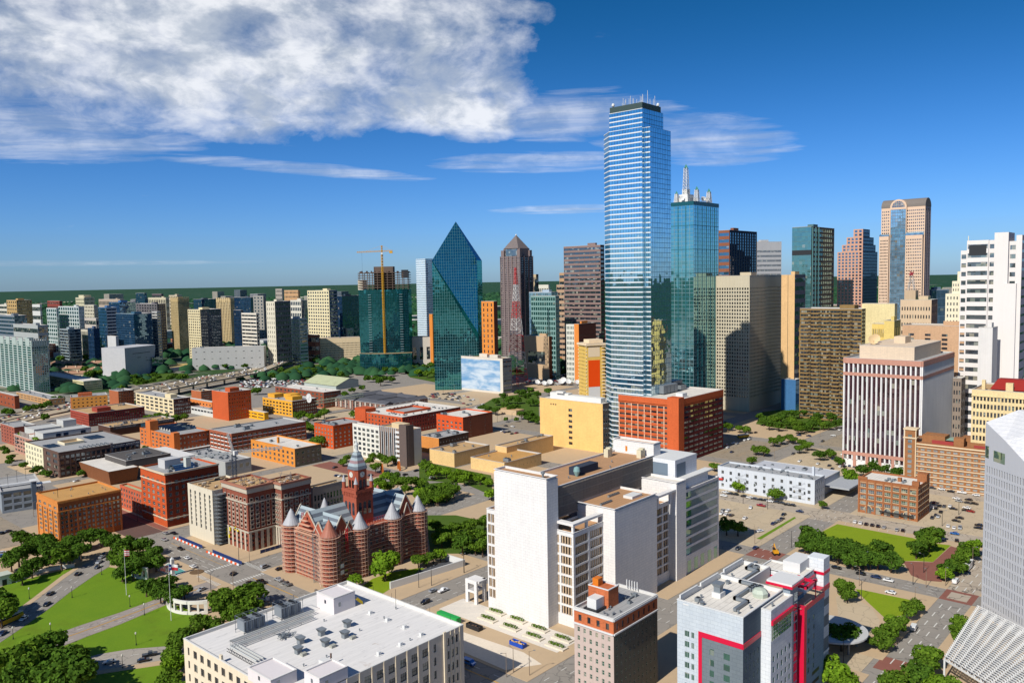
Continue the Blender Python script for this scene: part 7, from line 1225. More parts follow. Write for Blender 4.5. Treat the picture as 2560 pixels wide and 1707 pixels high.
# ------------------------------------------------------------------ foreground landmarks
def old_courthouse():
 r0=root('courthouse','red stone turreted courthouse with striped slate roof and clock tower, wrapped in scaffolding','courthouse',0,0,0);red=wallmat((176,92,70),'brick');sl=wallmat((112,120,130),'clean');sl2=wallmat((168,182,188),'clean');cr=wallmat((206,196,180));bd=type('o',(),{})()
 w_=MB();box=(222,316.5,280,350);w_.prism(rect(*box),0,22.5);w_.build('wall',red,r0);wn=MB()
 L_=Facade((222,350),(0,-1),33.5,0,22.5);Rr=Facade((222,316.5),(1,0),58,0,22.5)
 for f,n in((L_,7),(Rr,13)):
  for t0,t1 in cells(f.W,n,.42,4,4):
   for z in(2,7.5,13,18):f.quad(wn,t0,t1,z,z+3.2,.04)
 wn.build('window_glass',glassmat('dark'),r0,'stuff')
 def gable_roof(name,x0,y0,x1,y1,ax,z0,z1,wall=True):
  t=MB();n=7
  for k in range(n):
   f0,f1=k/n,(k+1)/n;m=0 if k%2 else 1
   if ax=='x':
    ym=(y0+y1)/2
    for ya in(y0,y1):q=[(x0,ya+(ym-ya)*f0,z0+(z1-z0)*f0),(x1,ya+(ym-ya)*f0,z0+(z1-z0)*f0),(x1,ya+(ym-ya)*f1,z0+(z1-z0)*f1),(x0,ya+(ym-ya)*f1,z0+(z1-z0)*f1)];t.face(q if ya==y0 else q[::-1],m)
   else:
    xm=(x0+x1)/2
    for xa in(x0,x1):q=[(xa+(xm-xa)*f0,y0,z0+(z1-z0)*f0),(xa+(xm-xa)*f0,y1,z0+(z1-z0)*f0),(xa+(xm-xa)*f1,y1,z0+(z1-z0)*f1),(xa+(xm-xa)*f1,y0,z0+(z1-z0)*f1)];t.face(q[::-1]if xa==x0 else q,m)
  t.build('slate_roof',[sl,sl2],r0)
  if wall:
   g_=MB()
   if ax=='x':
    for x in(x0-.3,x1+.3):g_.face([(x,y0,z0-2),(x,y1,z0-2),(x,y1,z0),(x,(y0+y1)/2,z1+.5),(x,y0,z0)][::-1 if x<x0 else 1])
   else:
    for y in(y0-.3,y1+.3):g_.face([(x0,y,z0-2),(x1,y,z0-2),(x1,y,z0),((x0+x1)/2,y,z1+.5),(x0,y,z0)][::1 if y<y0 else-1])
   g_.build('gable_wall',red,r0)
   c=MB()
   if ax=='x':
    for x in(x0-.3,x1+.3):c.bar((x,y0,z0),(x,(y0+y1)/2,z1+.6),.35);c.bar((x,y1,z0),(x,(y0+y1)/2,z1+.6),.35)
   else:
    for y in(y0-.3,y1+.3):c.bar((x0,y,z0),((x0+x1)/2,y,z1+.6),.35);c.bar((x1,y,z0),((x0+x1)/2,y,z1+.6),.35)
   c.build('gable_coping',cr,r0)
 gable_roof('r',222.5,323,280,343,'x',22.5,33);gable_roof('r',224,317,236,350,'y',22.5,31.5);gable_roof('r',264,317,277,350,'y',22.5,33.5);gable_roof('r',222.4,319,232,329,'x',22.5,29);gable_roof('r',231,316.8,238,326,'y',22.5,28);gable_roof('r',268,316.6,274,326,'y',22.5,29)
 cop=wallmat((176,112,92),'clean');lead=wallmat((186,186,190),'clean')
 TUR=[(223.2,317.2,1,3.9),(223,348.5,0,3.9),(240.5,316.6,0,3.9),(261.5,316.8,0,3.9),(279,317,0,3.9),(245.5,352,0,3.0),(280,351,1,3.4),(262,351,0,3.4)]
 for(x,y,c,rr)in TUR:
  t=MB();t.lathe(x,y,[(rr,0),(rr,24)],16);t.build('turret',red,r0);t=MB();t.lathe(x,y,[(rr+.45,23.9),(rr*.62,27.2),(rr*.3,30),(.04,31.8)],18);t.build('cone_roof',cop if c else lead,r0,None,'copper coloured cone roof' if c else None);t=MB();t.bar((x,y,31.5),(x,y,33),.07);t.build('finial',DARKMETAL,r0)
 # clock tower
 x0,y0,x1,y1=244,323,254.4,333.6;t=MB();t.prism(rect(x0,y0,x1,y1),18,40);t.prism(rect(x0-.5,y0-.5,x1+.5,y1+.5),38.6,40.2);ux0,uy0,ux1,uy1=x0+1.4,y0+1.4,x1-1.4,y1-1.4;ch=1.3
 octa=[(ux0+ch,uy0),(ux1-ch,uy0),(ux1,uy0+ch),(ux1,uy1-ch),(ux1-ch,uy1),(ux0+ch,uy1),(ux0,uy1-ch),(ux0,uy0+ch)];t.prism(octa,40.2,50);t.build('clock_tower',red,r0);g_=MB();tr=MB()
 for f in(Facade((x0,y1),(0,-1),y1-y0,18,40),Facade((x0,y0),(1,0),x1-x0,18,40)):
  for c_ in(2.3,5.2,8.1):
   g_.face([f.p(c_+x,z,.05)for x,z in[(-.9,27.5),(.9,27.5)]+[(.9*math.cos(k*.3927),33+.9*math.sin(k*.3927))for k in range(9)]])
  for k in range(7):f.slab(tr,.7+k*1.36,1.3+k*1.36,36.6,38.4,.25)
 for f in(Facade((ux0,uy1),(0,-1),uy1-uy0,40,50),Facade((ux0,uy0),(1,0),ux1-ux0,40,50)):
  m=f.W/2;tr2=MB();tr2.face([f.p(m+1.45*math.cos(k*.314),47.4+1.45*math.sin(k*.314),.14)for k in range(20)],0)
  tr2.face([f.p(m-.08,47.4,.2),f.p(m+.08,47.4,.2),f.p(m+.06,48.6,.2),f.p(m-.06,48.6,.2)],1);tr2.face([f.p(m,47.3,.2),f.p(m+.9,46.8,.2),f.p(m+.9,47.0,.2),f.p(m,47.5,.2)],1)
  for k in range(12):a=k*.5236;c_,s_=math.cos(a),math.sin(a);tr2.face([f.p(m+c_*1.1-s_*.06,47.4+s_*1.1+c_*.06,.18),f.p(m+c_*1.1+s_*.06,47.4+s_*1.1-c_*.06,.18),f.p(m+c_*1.38+s_*.06,47.4+s_*1.38-c_*.06,.18),f.p(m+c_*1.38-s_*.06,47.4+s_*1.38+c_*.06,.18)],1)
  tr2.build('clock_face',[wallmat((236,232,220),'clean'),DARKMETAL],r0)
  for c_ in(m-1.2,m+1.2):g_.face([f.p(c_+x,z,.05)for x,z in[(-.75,40.6),(.75,40.6)]+[(.75*math.cos(k*.3927),44+.75*math.sin(k*.3927))for k in range(9)]])
 g_.build('arched_window',glassmat('black'),r0,'stuff');tr.build('corbel',red,r0,'stuff')
 for(x,y)in((x0+.4,y0+.4),(x1-.4,y0+.4),(x0+.4,y1-.4),(x1-.4,y1-.4)):t=MB();t.lathe(x,y,[(.95,37),(.95,43.6)],10);t.build('corner_pinnacle',red,r0);t=MB();t.lathe(x,y,[(1.15,43.5),(.02,47.2)],10);t.build('pinnacle_cap',lead,r0)
 def oct_ring(s):cx,cy=(x0+x1)/2,(y0+y1)/2;return[(cx+(p[0]-cx)*s,cy+(p[1]-cy)*s)for p in octa]
 t=MB();lv=[(1.1,50),(.98,51.6),(.86,53),(.74,54.4),(.62,55.7),(.5,57),(.38,58.2)]
 for k in range(6):
  A,C_=oct_ring(lv[k][0]),oct_ring(lv[k+1][0]);[t.face([(*A[i],lv[k][1]),(*A[(i+1)%8],lv[k][1]),(*C_[(i+1)%8],lv[k+1][1]),(*C_[i],lv[k+1][1])],k%2 if k!=2 else 2)for i in range(8)]
 t.face([(*p,58.2)for p in oct_ring(.38)],0);t.face([(*p,50)for p in oct_ring(1.1)][::-1],0);t.build('spire_roof',[sl,sl2,wallmat((160,132,136),'clean')],r0);cx,cy=(x0+x1)/2,(y0+y1)/2;t=MB();t.lathe(cx,cy,[(1.3,58.2),(1.3,58.8),(.8,59.2),(.8,61.6),(1.2,61.9),(.6,63),(.05,65)],10);t.build('lantern',wallmat((206,210,206),'clean'),r0)
 # scaffolding round the building: each lift of planks is a part, the tubes are one part
 s0=root('scaffolding','timber decked tube scaffolding wrapped round the red turreted courthouse','scaffolding',0,0,0);PLK=wallmat((228,178,150));TUB=simple('scaffold_tube',(196,168,156),.5,.3);path=[]
 def arc(cx,cy,rr,a0,a1,n):return[(cx+rr*math.cos(R(a0+(a1-a0)*k/n)),cy+rr*math.sin(R(a0+(a1-a0)*k/n)))for k in range(n+1)]
 path+=arc(223,348.5,5.2,60,250,9)+[(220.6,342),(220.6,324)]+arc(223.2,317.2,5.2,130,330,10)+[(229.5,315.2),(234,315.2)]+arc(240.5,316.6,5.0,205,335,7)+[(247,315.2),(255,315.2)]+arc(261.5,316.8,5.0,205,335,7)+[(268,315.2),(272,315.2)]+arc(279,317,5.0,205,400,9)
 def offset(P,o):
  Q=[]
  for i,p in enumerate(P):a,c=P[max(0,i-1)],P[min(len(P)-1,i+1)];d=Vector((c[0]-a[0],c[1]-a[1])).normalized();Q.append((p[0]+d.y*o,p[1]-d.x*o))
  return Q
 outp,inp=offset(path,0.0),offset(path,-1.3);lifts=13;tb=MB()
 for j in range(1,lifts):
  z=1.95*j;q=MB()
  for i in range(len(path)-1):q.face([(*inp[i],z),(*outp[i],z),(*outp[i+1],z),(*inp[i+1],z)][::-1]);q.face([(*outp[i],z-.1),(*outp[i+1],z-.1),(*outp[i+1],z+.12),(*outp[i],z+.12)])
  q.build('plank_deck',PLK,s0)
  for i in range(len(path)-1):tb.bar((*outp[i],z+1.05),(*outp[i+1],z+1.05),.05,0,3);(tb.bar((*outp[i],z-1.95),(*outp[i+1],z),.045,0,3)if(i+j)%2 else tb.bar((*outp[i+1],z-1.95),(*outp[i],z),.045,0,3))
 for i in range(len(path)):tb.bar((*outp[i],0),(*outp[i],25),.06,0,3)
 for k in range(1,7):y=324+18*k/7;tb.bar((220.6,y,0),(220.6,y,25),.06,0,3)
 for k in range(12):tb.bar((223+k*5,315.2,0),(223+k*5,315.2,26),.055,0,3)
 tb.build('scaffold_tubes',TUB,s0,'stuff');q=MB()
 for k in range(9):a=24+k*1.0;y0_,y1_=325+k*.95,341.5-k*.95;z=22.5+k*1.05;(q.box(219.6,y0_,z,221,y1_,z+.18,0,True)if y1_>y0_+1 and k%2==0 else None)
 q.build('gable_deck',PLK,s0);redt=simple('red_tube',(206,40,46),.5);q=MB()
 for k in range(9):x=247+k*1.7;q.bar((x,319,23.4),(x,319,25.6),.12,0,4);q.bar((x,319,23.4),(x+1.7,319,25.6),.1,0,4);q.bar((x,319,25.6),(x+1.7,319,25.6),.1,0,4)
 for k in range(6):y=343+k*1.3;q.bar((228,y,25),(228,y,28),.12,0,4);q.bar((228,y,28),(228,y+1.3,25),.1,0,4)
 lattice(q,(231.4,314.7,14),(231.4,314.7,26),.5,7,.1);lattice(q,(226,343,24),(226,343,30),.4,4,.1);q.build('red_truss',redt,s0,'stuff')
 for z in(8.5,5.4):q=MB();q.face([(225.2,311.9,z),(227.6,312.4,z),(227.6,312.4,z+2),(225.2,311.9,z+2)]);q.build('notice_sheet',WHITE,s0)
 q=MB();q.face([(283.3,314.3,12),(284.2,316,12),(284.2,316,14.2),(283.3,314.3,14.2)]);q.build('notice_sheet',WHITE,s0)
 q=MB();lattice(q,(221,325.5,0),(221,325.5,24),1.2,14,.1);q.build('stair_tower',STEEL,s0,'stuff')
def foreground_annex():
 bd=Bd('office_building','cream foreground building with big white roof full of vents and chillers',122.3,193.3,0,'building');a,b,H=67,64.8,26;cr=wallmat((240,224,196));bd.frame=simple('bronze_frame',(92,86,78),.5);bd.L,bd.R_=L,Rr=Facade((0,b),(0,-1),b,0,H),Facade((0,0),(1,0),a,0,H)
 rows=[(H-4.9-4.5*k,H-2.2-4.5*k)for k in range(5)][::-1];xs=[(2.6,3.7)]+[(6.6+4.5*k-.1,6.6+4.5*k+2.2)for k in range(12)];cbN=bd.indiv('dark','sash',bd.frame);cbW=bd.indiv('dark','grid',bd.frame)
 pick=lambda f,t0,t1,z0,z1,d:(cbN if t1-t0<1.5 else cbW)(f,t0,t1,z0,z1,d);L.grid(bd.wall,xs,rows,.35,pick);xr=sorted([(a-3.7,a-2.7),(a-5.7,a-4.7),(a-7.7,a-6.7),(a-13.9,a-12.8)]+[(a-18.9-4.7*k,a-16.4-4.7*k)for k in range(10)]);Rr.grid(bd.wall,xr,rows,.35,pick,1)
 for f in(Facade((a,0),(0,1),b,0,H),Facade((a,b),(-1,0),a,0,H)):apply(bd,f,None,'dark')
 roof=newmat('membrane_roof');m,n=roof;pos=n.node('ShaderNodeNewGeometry').outputs['Position'];col=n.mix(n.noise(n.mapv(pos,(.05,.9,1)),1,5,.6),alb((250,246,242),.8),alb((206,204,202),.8));st=n.step(n.noise(pos,.13,5,.7,.8),.6,.76);col=n.mix(n.m('MULTIPLY',st,.5),col,alb((170,140,110)));col=n.mix(n.m('MULTIPLY',n.step(n.noise(n.mapv(pos,(.3,1.6,1)),.7,6,.7),.56,.7),.35),col,alb((120,120,124)));out(n,princ(n,col,.8,.25));roof_on(bd.r,0,0,a,b,H,m,wallmat((232,230,224),'clean'),1.0)
 t=MB();[Rr.slab(t,a-16-4.7*k-.18,a-16-4.7*k+.18,0,H,.25)for k in range(11)];[Rr.slab(t,a-x-.15,a-x+.15,0,H,.25)for x in(1.9,4.2,6.2)];Rr.slab(t,a-9.6,a-8.6,0,H+.6,.5);t.build('pilaster',cr,bd.r)
 t=MB();t.box(.05,b*.62,H,.7,b*.64,H+1.5);t.build('parapet_pier',cr,bd.r);white=wallmat((240,236,232),'clean');z=H-1.0;X=lambda p,q:(p-122.3,q-193.3)
 def hut(p0,q0,p1,q1,hgt,door=True,name='roof_hut'):
  x0,y0=X(p0,q0);x1,y1=X(p1,q1);w_=MB();w_.box(x0,y0,z,x1,y1,z+hgt);w_.build(name,wallmat((238,230,230),'clean'),bd.r);roof_on(bd.r,x0-.02,y0-.02,x1+.02,y1+.02,z+hgt+.3,m,white,.4)
  for px_,py_ in((x0-.03,(y0+y1)/2),):g_=MB();g_.face([(px_,py_+.5,z+hgt*.5),(px_,py_-.5,z+hgt*.5),(px_,py_-.5,z+hgt*.5+1.3),(px_,py_+.5,z+hgt*.5+1.3)]);g_.build('window',glassmat('dark'),bd.r)
  g_=MB();g_.face([(x0+2,y0-.03,z+hgt*.4),(x0+3,y0-.03,z+hgt*.4),(x0+3,y0-.03,z+hgt*.4+1.5),(x0+2,y0-.03,z+hgt*.4+1.5)]);g_.build('window',glassmat('dark'),bd.r)
 hut(167.6,236.9,177,247.3,5.6);hut(122.25,205,131,217.6,3.4);hut(130.8,189.9+3.3,140.8,200.8,4.4)
 t=MB();x,y=X(178.2,236.4)
 for s in(0,1.2):t.bar((x-.8,y+s,z+2.6),(x+1.8,y+s,z+.1),.1);t.bar((x-.8,y+s,z+3.6),(x+1.8,y+s,z+1.1),.07)
 for k in range(8):f=k/8;t.box(x-.8+2.6*f,y,z+2.6-2.5*f,x-.45+2.6*f,y+1.2,z+2.7-2.5*f,0,True)
 t.face([(x-.8,y-.06,z+2.3),(x+1.8,y-.06,z-.1),(x+1.8,y-.06,z+1.1),(x-.8,y-.06,z+3.6)]);t.build('yellow_stair',simple('safety_yellow',(246,206,30),.5),bd.r)
 for(p,q)in((141.5,248),(156,248.2)):  # twin chillers on a steel stand
  x,y=X(p,q)
  for k in(0,1):t=MB();t.box(x-4+k*4.1,y-2.4,z+1.4,x-.2+k*4.1,y+2.4,z+4.8,0,True);[t.lathe(x-2.1+k*4.1,y+s,[(.95,4.8+z),(.95,5.2+z),(.8,5.2+z),(.75,5+z)],12,1)for s in(-1.1,1.1)];[t.bar((x-3.6+k*4.1+j*1.2,y-2.48,z+1.4),(x-3.6+k*4.1+j*1.2,y-2.48,z+4.8),.07,1)for j in range(3)];t.build('chiller',[simple('chiller_panel',(150,158,166),.45,.2),DARKMETAL],bd.r)
  t=MB()
  for s in(-2.8,2.8):t.bar((x-4.6,y+s,z+1.2),(x+4.6,y+s,z+1.2),.16);t.bar((x-4.6,y+s,z+6),(x+4.6,y+s,z+6),.06);t.bar((x-4.6,y+s,z+5.5),(x+4.6,y+s,z+5.5),.06)
  for s in(-2.8,2.8):
   for k in range(4):t.bar((x-4.4+k*2.9,y+s,z),(x-4.4+k*2.9,y+s,z+6),.09)
  for k in range(4):t.bar((x-4.4+k*2.9,y-2.8,z+6),(x-4.4+k*2.9,y+2.8,z+6),.07)
  t.build('chiller_frame',STEEL,bd.r)
 for q in(243.6,242.4,239.8,238.6):t=MB();x0,y=X(131 if q>240 else 129,q);x1,_=X(163 if q>240 else 160,q);t.bar((x0,y,z+1.3),(x1,y,z+1.3),.32,0,8);[t.bar((x0+k*5.2,y,z),(x0+k*5.2,y,z+1.2),.09)for k in range(6)];t.build('pipe_run',simple('pipe_lagging',(196,198,196),.6),bd.r)
 for p in(129,130.2,131.4):t=MB();x,y0=X(p,240);_,y1=X(p,224);t.bar((x,y0,z+1.2),(x,y1,z+1.2),.3,0,8);t.build('pipe_run',simple('pipe_lagging',(196,198,196),.6),bd.r)
 t=MB();x,y=X(127.8,224);[t.bar((x,y+k*1.7,z+.1),(x,y+1.7+k*1.7,z+1.1),.06)for k in range(9)];t.bar((x,y,z+.1),(x,y+16,z+.1),.08);t.bar((x,y,z+1.1),(x,y+16,z+1.1),.08);t.build('pipe_truss',DARKMETAL,bd.r)
 t=MB();x,y=X(146,234);rr=random.Random(5);[t.bar((x+rr.uniform(-3,3),y+rr.uniform(-2,2),z+.4),(x+rr.uniform(-3,3),y+rr.uniform(-2,2),z+1.6),.12)for k in range(22)];t.box(x-1.5,y-.6,z,x+.5,y+.8,z+1.3);t.build('pump_skid',STEEL,bd.r)
 for(p,q)in((164.2,224.7),(154.6,226.1),(146.4,226.2),(158.5,218.4),(150.6,218.3),(141.8,220.6)):add_unit(bd.r,*X(p,q),z,1,R(90),1.45)
 for(p,q)in((151.6,215.6),(142.1,218),(159.7,215.7)):t=MB();x,y=X(p,q);t.box(x-.9,y-.7,z,x+.9,y+.7,z+.9);t.build('rooftop_unit',wallmat((176,176,166)),bd.r)
 for(p,q)in((176.3,227.3),(176.2,217.7),(176.1,208.5),(175.7,199.6),(166.5,199.4),(157.7,199.6)):t=MB();x,y=X(p,q);t.box(x-1,y-1,z,x+1,y+1,z+.12);t.box(x-.55,y-.55,z+.1,x+.55,y+.55,z+1.15);t.build('vent_box',WHITE,bd.r)
 for(p,q)in((164.9,218.8),(176.7,220.2),(161.8,234.8),(170.9,199.8),(145.9,211.1),(184.9,223.5),(137.8,211.7),(136,206)):add_unit(bd.r,*X(p,q),z,3,0,.55)
 t=MB();x,y=X(140.8,206);t.box(x,y-2,z,x+2.4,y+2,z+2.2);t.bar((x+3.2,y,z),(x+3.2,y,z+3.6),.28,1,8);t.build('boiler_house',[WHITE,simple('rusty_flue',(110,84,72),.8)],bd.r)
 for k in range(6):t=MB();x,y=a-.3,6+k*10.5;t.bar((x,y,H),(x,y,H+1.9),.05);t.build('lightning_rod',DARKMETAL,bd.r)
 t=MB();t.bar((62.5,30,H-1),(62.5,30,H+6.5),.07);t.build('mast',DARKMETAL,bd.r);bd.finish([cr,wallmat((226,214,196))])
def white_courthouse():
 bd=Bd('courthouse','large white stone courthouse with blank end wall and brown gravel roof',251,190,0);st=wallmat((246,242,238),'stone');X=lambda p,q:(p-251,q-190);brown=roofmat('tan');bro=wallmat((196,152,112),'roof');b=bd.wall;gr=wallmat((150,142,134),'stone')
 def blk(p0,q0,p1,q1,z0,z1,name,mat,roof=None,par=.9):
  x0,y0=X(p0,q0);x1,y1=X(p1,q1);w_=MB();w_.box(x0,y0,z0,x1,y1,z1,0,z0>0);w_.build(name,mat,bd.r)
  if roof:roof_on(bd.r,x0,y0,x1,y1,z1+par+.05,roof,st,par)
 blk(251,206.3,258.4,235.4,0,61.5,'end_wall_slab',st,bro);blk(341.6,212,348,236,0,60.4,'end_wall_slab',st,bro)
 blk(258.42,212,341.58,235,0,54.6,'main_block',wallmat((226,222,218),'stone'),bro)
 # long louvred band high on the right side
 t=MB();f=Facade(X(258.5,211.98),(1,0),83,42.6,55.4);f.quad(t,0,83,42.6,55.2,.4)
 for i in range(104):f.slab(t,.4+i*.8,.62+i*.8,42.8,55,.62)
 for z in(42.6,46.6,50.8):f.slab(t,0,83,z,z+.35,.56)
 f.slab(t,0,83,42.2,42.62,.7);t.build('louvre_band',gr,bd.r,'stuff')
 t=MB();f.quad(t,2,30,38.5,42.1,.05);f.quad(t,60,83,38.5,42.1,.05);t.build('window_glass',glassmat('black'),bd.r)
 # office blocks with bronze windows in white grids
 fin=wallmat((196,170,140))
 def officeblk(p0,q0,p1,q1,H,nf,nL,nR,z0=4.5):
  x0,y0=X(p0,q0);x1,y1=X(p1,q1)
  for f,n,mi in((Facade((x0,y1),(0,-1),y1-y0,0,H),nL,0),(Facade((x0,y0),(1,0),x1-x0,0,H),nR,0)):
   if not n:apply(bd,f,None,'dark');continue
   f.grid(b,cells(f.W,n,.86,.5,.5),[(z0+a,z0+c)for a,c in cells(H-z0-1.2,nf,.8)],.7,bd.pane('black'),0)
   t=MB()
   for t0,t1 in cells(f.W,n,.86,.5,.5):
    k=max(2,int((t1-t0)/1.25))
    for a,c in cells(H-z0-1.2,nf,.8):
     for i in range(k):s=t0+(t1-t0)*(i+.25)/k;f.quad(t,s,s+(t1-t0)/k*.5,z0+a,z0+c,-.3)
   t.build('precast_fin',fin,bd.r,'stuff')
  for f in(Facade((x1,y0),(0,1),y1-y0,0,H),Facade((x1,y1),(-1,0),x1-x0,0,H)):apply(bd,f,None,'dark')
  roof_on(bd.r,x0,y0,x1,y1,H+.3,bro,st)
 officeblk(257.6,198,279.4,211.9,39.6,8,2,2);officeblk(312,196,329.5,211.9,38,8,0,3);officeblk(251.4,235.5,258,240.6,44,8,2,0)
 blk(278.6,192,311.9,211.95,0,45.2,'mid_block',st,bro);blk(329.6,192.2,338.5,211.9,0,46.2,'corner_slab',st,roofmat('white'))
 # pergola beams on the roof terraces
 t=MB();q=[X(257.7,198.1),X(279,198.1)];t.box(6.6,8,42.6,9.4,21,43.6,0,True);t.box(9.4,8,42.6,31,10.6,43.6,0,True);[t.box(x,8.2,39.6,x+1,9.2,42.7)for x in(6.9,16,27)];t.build('pergola',st,bd.r);t=MB();t.box(61,2.4,43.2,81,5.2,44.2,0,True);[t.box(x,2.8,38,x+1,3.8,43.3)for x in(63,74)];t.build('pergola',st,bd.r)
 # newer glass wing
 x0,y0=X(338.52,193.2);x1,y1=X(373.3,212);f=Facade((x0,y0),(1,0),x1-x0,0,41.5);f.grid(b,[(1.2,x1-x0-.8)],[(8.6+a,8.6+c)for a,c in cells(32.2,7,.74)],.5,bd.pane('teal'),0);t=MB()
 for j,(a,c)in enumerate(cells(32.2,7,.74)):
  for i in range(26):s=7.2+i*1.03;(f.slab(t,s,s+.28,8.6+a,8.6+c,-.12)if s<f.W-1 else None)
 t.build('white_fin',WHITE,bd.r,'stuff');t=MB();[f.quad(t,s,s+3.4,.5,6.4,.05)for s in(3,9.5,16,23,29.5)];t.build('shopfront',glassmat('teal'),bd.r);[apply(bd,g_,None,'dark')for g_ in(Facade((x1,y0),(0,1),y1-y0,0,41.5),Facade((x1,y1),(-1,0),x1-x0,0,41.5),Facade((x0,y1),(0,-1),y1-y0,0,41.5))];roof_on(bd.r,x0,y0,x1,y1,41.6,roofmat('white'),st)
 wh=wallmat((240,242,246),'panels');blk(340,199,361,219,40,55,'white_penthouse',wh);r_=MB();r_.face([(*X(340,199),55.03),(*X(361,199),55.03),(*X(361,219),55.03),(*X(340,219),55.03)]);r_.build('roof',WHITE,bd.r);t=MB();t.face([(*X(341.5,198.95),45.5),(*X(350,198.95),45.5),(*X(350,198.95),53),(*X(341.5,198.95),53)]);t.face([(*X(339.95,215),45.5),(*X(339.95,203),45.5),(*X(339.95,203),53),(*X(339.95,215),53)]);t.build('recessed_panel',wallmat((120,136,152),'clean'),bd.r)
 t=MB();t.box(*X(340,194.6),45.5,*X(370,199.2),46.3,0,True);t.build('roof_canopy',WHITE,bd.r);blk(343,195.4,366,198.9,41,45.4,'plant_room',wh)
 # roof furniture
 t=MB();x,y=X(296,221);t.box(x-8,y-2.4,54.6,x+8,y+2.4,58.2);t.build('plant_screen',wallmat((58,66,82)),bd.r);t=MB();t.lathe(x-8.4,y-2.4,[(.6,54.6),(1.6,57),(1.3,58.6),(.02,59.2)],10);t.build('vent_cowl',wallmat((140,176,176),'clean'),bd.r)
 for(p,q)in((329,231),(337,217)):x,y=X(p,q);t=MB();t.box(x-1.5,y-1.5,54.6,x+1,y+1,58.6);t.box(x+1,y-1,54.6,x+3,y+1.5,59);t.build('cooling_unit',wallmat((226,216,186)),bd.r)
 t=MB();t.face([(*X(341.55,228.6),55.4),(*X(341.55,227.4),55.4),(*X(341.55,227.4),58.4),(*X(341.55,228.6),58.4)]);t.build('door',simple('orange_door',(226,140,40),.5),bd.r)
 for(p,q)in((283,202),(296,207)):x,y=X(p,q);[add_unit(bd.r,x+k*1.4,y,45.2,0,0,.5)for k in range(6)]
 for(p,q)in((276,226),(282,219),(300,229),(320,222),(268,216),(310,216)):add_unit(bd.r,*X(p,q),54.6,3,0,.7)
 add_unit(bd.r,*X(254.5,211),61.5,3,0,1.6);courtyard_=MB();x,y=X(303,199);courtyard_.box(x-4,y-2.4,45.2,x+4,y+2.4,46.4);courtyard_.build('skylight_curb',WHITE,bd.r)
 # stair portal in front
 t=MB();x,y=X(249.6,246);t.box(x,y,0,x+1,y+1.6,9);t.box(x,y+5.4,0,x+1,y+7,9);t.box(x,y,9,x+1,y+7,10.6,0,True);t.box(x,y+1.6,5,x+6,y+5.4,6,0,True);t.box(x+5,y,0,x+6.4,y+1.4,10.4);t.box(x+1.02,y-.5,9.4,x+6.4,y+7,10.4,0,True);t.build('portal',st,bd.r)
 bd.finish([st,st])
def old_hotel():
 bd=Bd('hotel','narrow old hotel with dark grey lower walls and terracotta top storey',213.8,148.2,0);a,b,H=27,16.2,32;bd.frame=simple('cream_frame',(226,220,206),.5);dk,lt,tc_=wallmat((112,108,96)),wallmat((206,186,176)),wallmat((206,116,74),'brick');bd.L,bd.R_=box_walls(bd,0,0,a,b,0,H-5.2,('g',6,8,.4,.55,2,.6),('g',10,8,.32,.5,2,.6),'green',1)
 W2=MB();g2=bd.win.setdefault('dark',MB())
 for f,n in((Facade((0,b),(0,-1),b,H-5.2,H),4),(Facade((0,0),(1,0),a,H-5.2,H),8)):f.grid(W2,cells(f.W,n,.34,.6,.6),[(H-4.3,H-2.1)],.25,bd.pane('dark'))
 [apply(type('q',(),{'wall':W2,'pane':bd.pane})(),f,None,'dark')for f in(Facade((a,0),(0,1),b,H-5.2,H),Facade((a,b),(-1,0),a,H-5.2,H))];W2.build('top_storey',tc_,bd.r,None,'terracotta brick top storey');t=MB()
 for f in(Facade((0,b),(0,-1),b,0,H),Facade((0,0),(1,0),a,0,H)):f.slab(t,0,f.W,H-5.6,H-5.1,.45);f.slab(t,0,f.W,H-.9,H-.2,.35)
 t.build('cornice',WHITE,bd.r);roof_on(bd.r,0,0,a,b,H,roofmat('grey'),wallmat((226,224,220),'clean'));t=MB();bd.L.slab(t,0,b*.3,2,H-5.6,.12);bd.L.slab(t,b*.72,b,2,H-5.6,.12);bd.R_.slab(t,0,a*.24,2,H-5.6,.12)
 w_=bd.wall;t2=MB();bd.finish([lt,dk]);t=MB();bd.L.slab(t,b*.26,b*.74,1,H-9,.02)if False else None
 ph=MB();ph.box(7.5,b-9,H-.9,13.5,b-.6,H+5.4);ph.build('penthouse',tc_,bd.r,None,'terracotta brick penthouse');roof_on(bd.r,7.5,b-9,13.5,b-.6,H+5.6,roofmat('white'),WHITE,.4);ph=MB();ph.box(8.6,b-4,H+5.2,11.4,b-1.6,H+8);ph.build('orange_box',simple('orange_paint',(236,130,30),.5),bd.r);ph=MB();ph.box(2.6,b-7.4,H,7.2,b-3.6,H+3.4,0,True);ph.build('air_unit',WHITE,bd.r);ph=MB();ph.box(1.6,b-8.2,H-.6,8,b-2.8,H,0,True);ph.build('unit_stand',DARKMETAL,bd.r)
 rr=random.Random(8)
 for k in range(10):t=MB();x,y=(13+rr.random()*2,b-.8-rr.random()*3)if k<5 else(a-1.2,2+k*1.1);t.bar((x,y,H+(5 if k<5 and x<13.4 else 0)),(x,y,H+3),.22);t.build('antenna_panel',WHITE,bd.r)
 for k in range(7):add_unit(bd.r,2+k*1.0+rr.random()*1.5,2+rr.random()*5,H-.9,3,0,.6)
 for k in range(4):add_unit(bd.r,16+k*2.2,4+rr.random()*6,H-.9,k%4,0,.6)
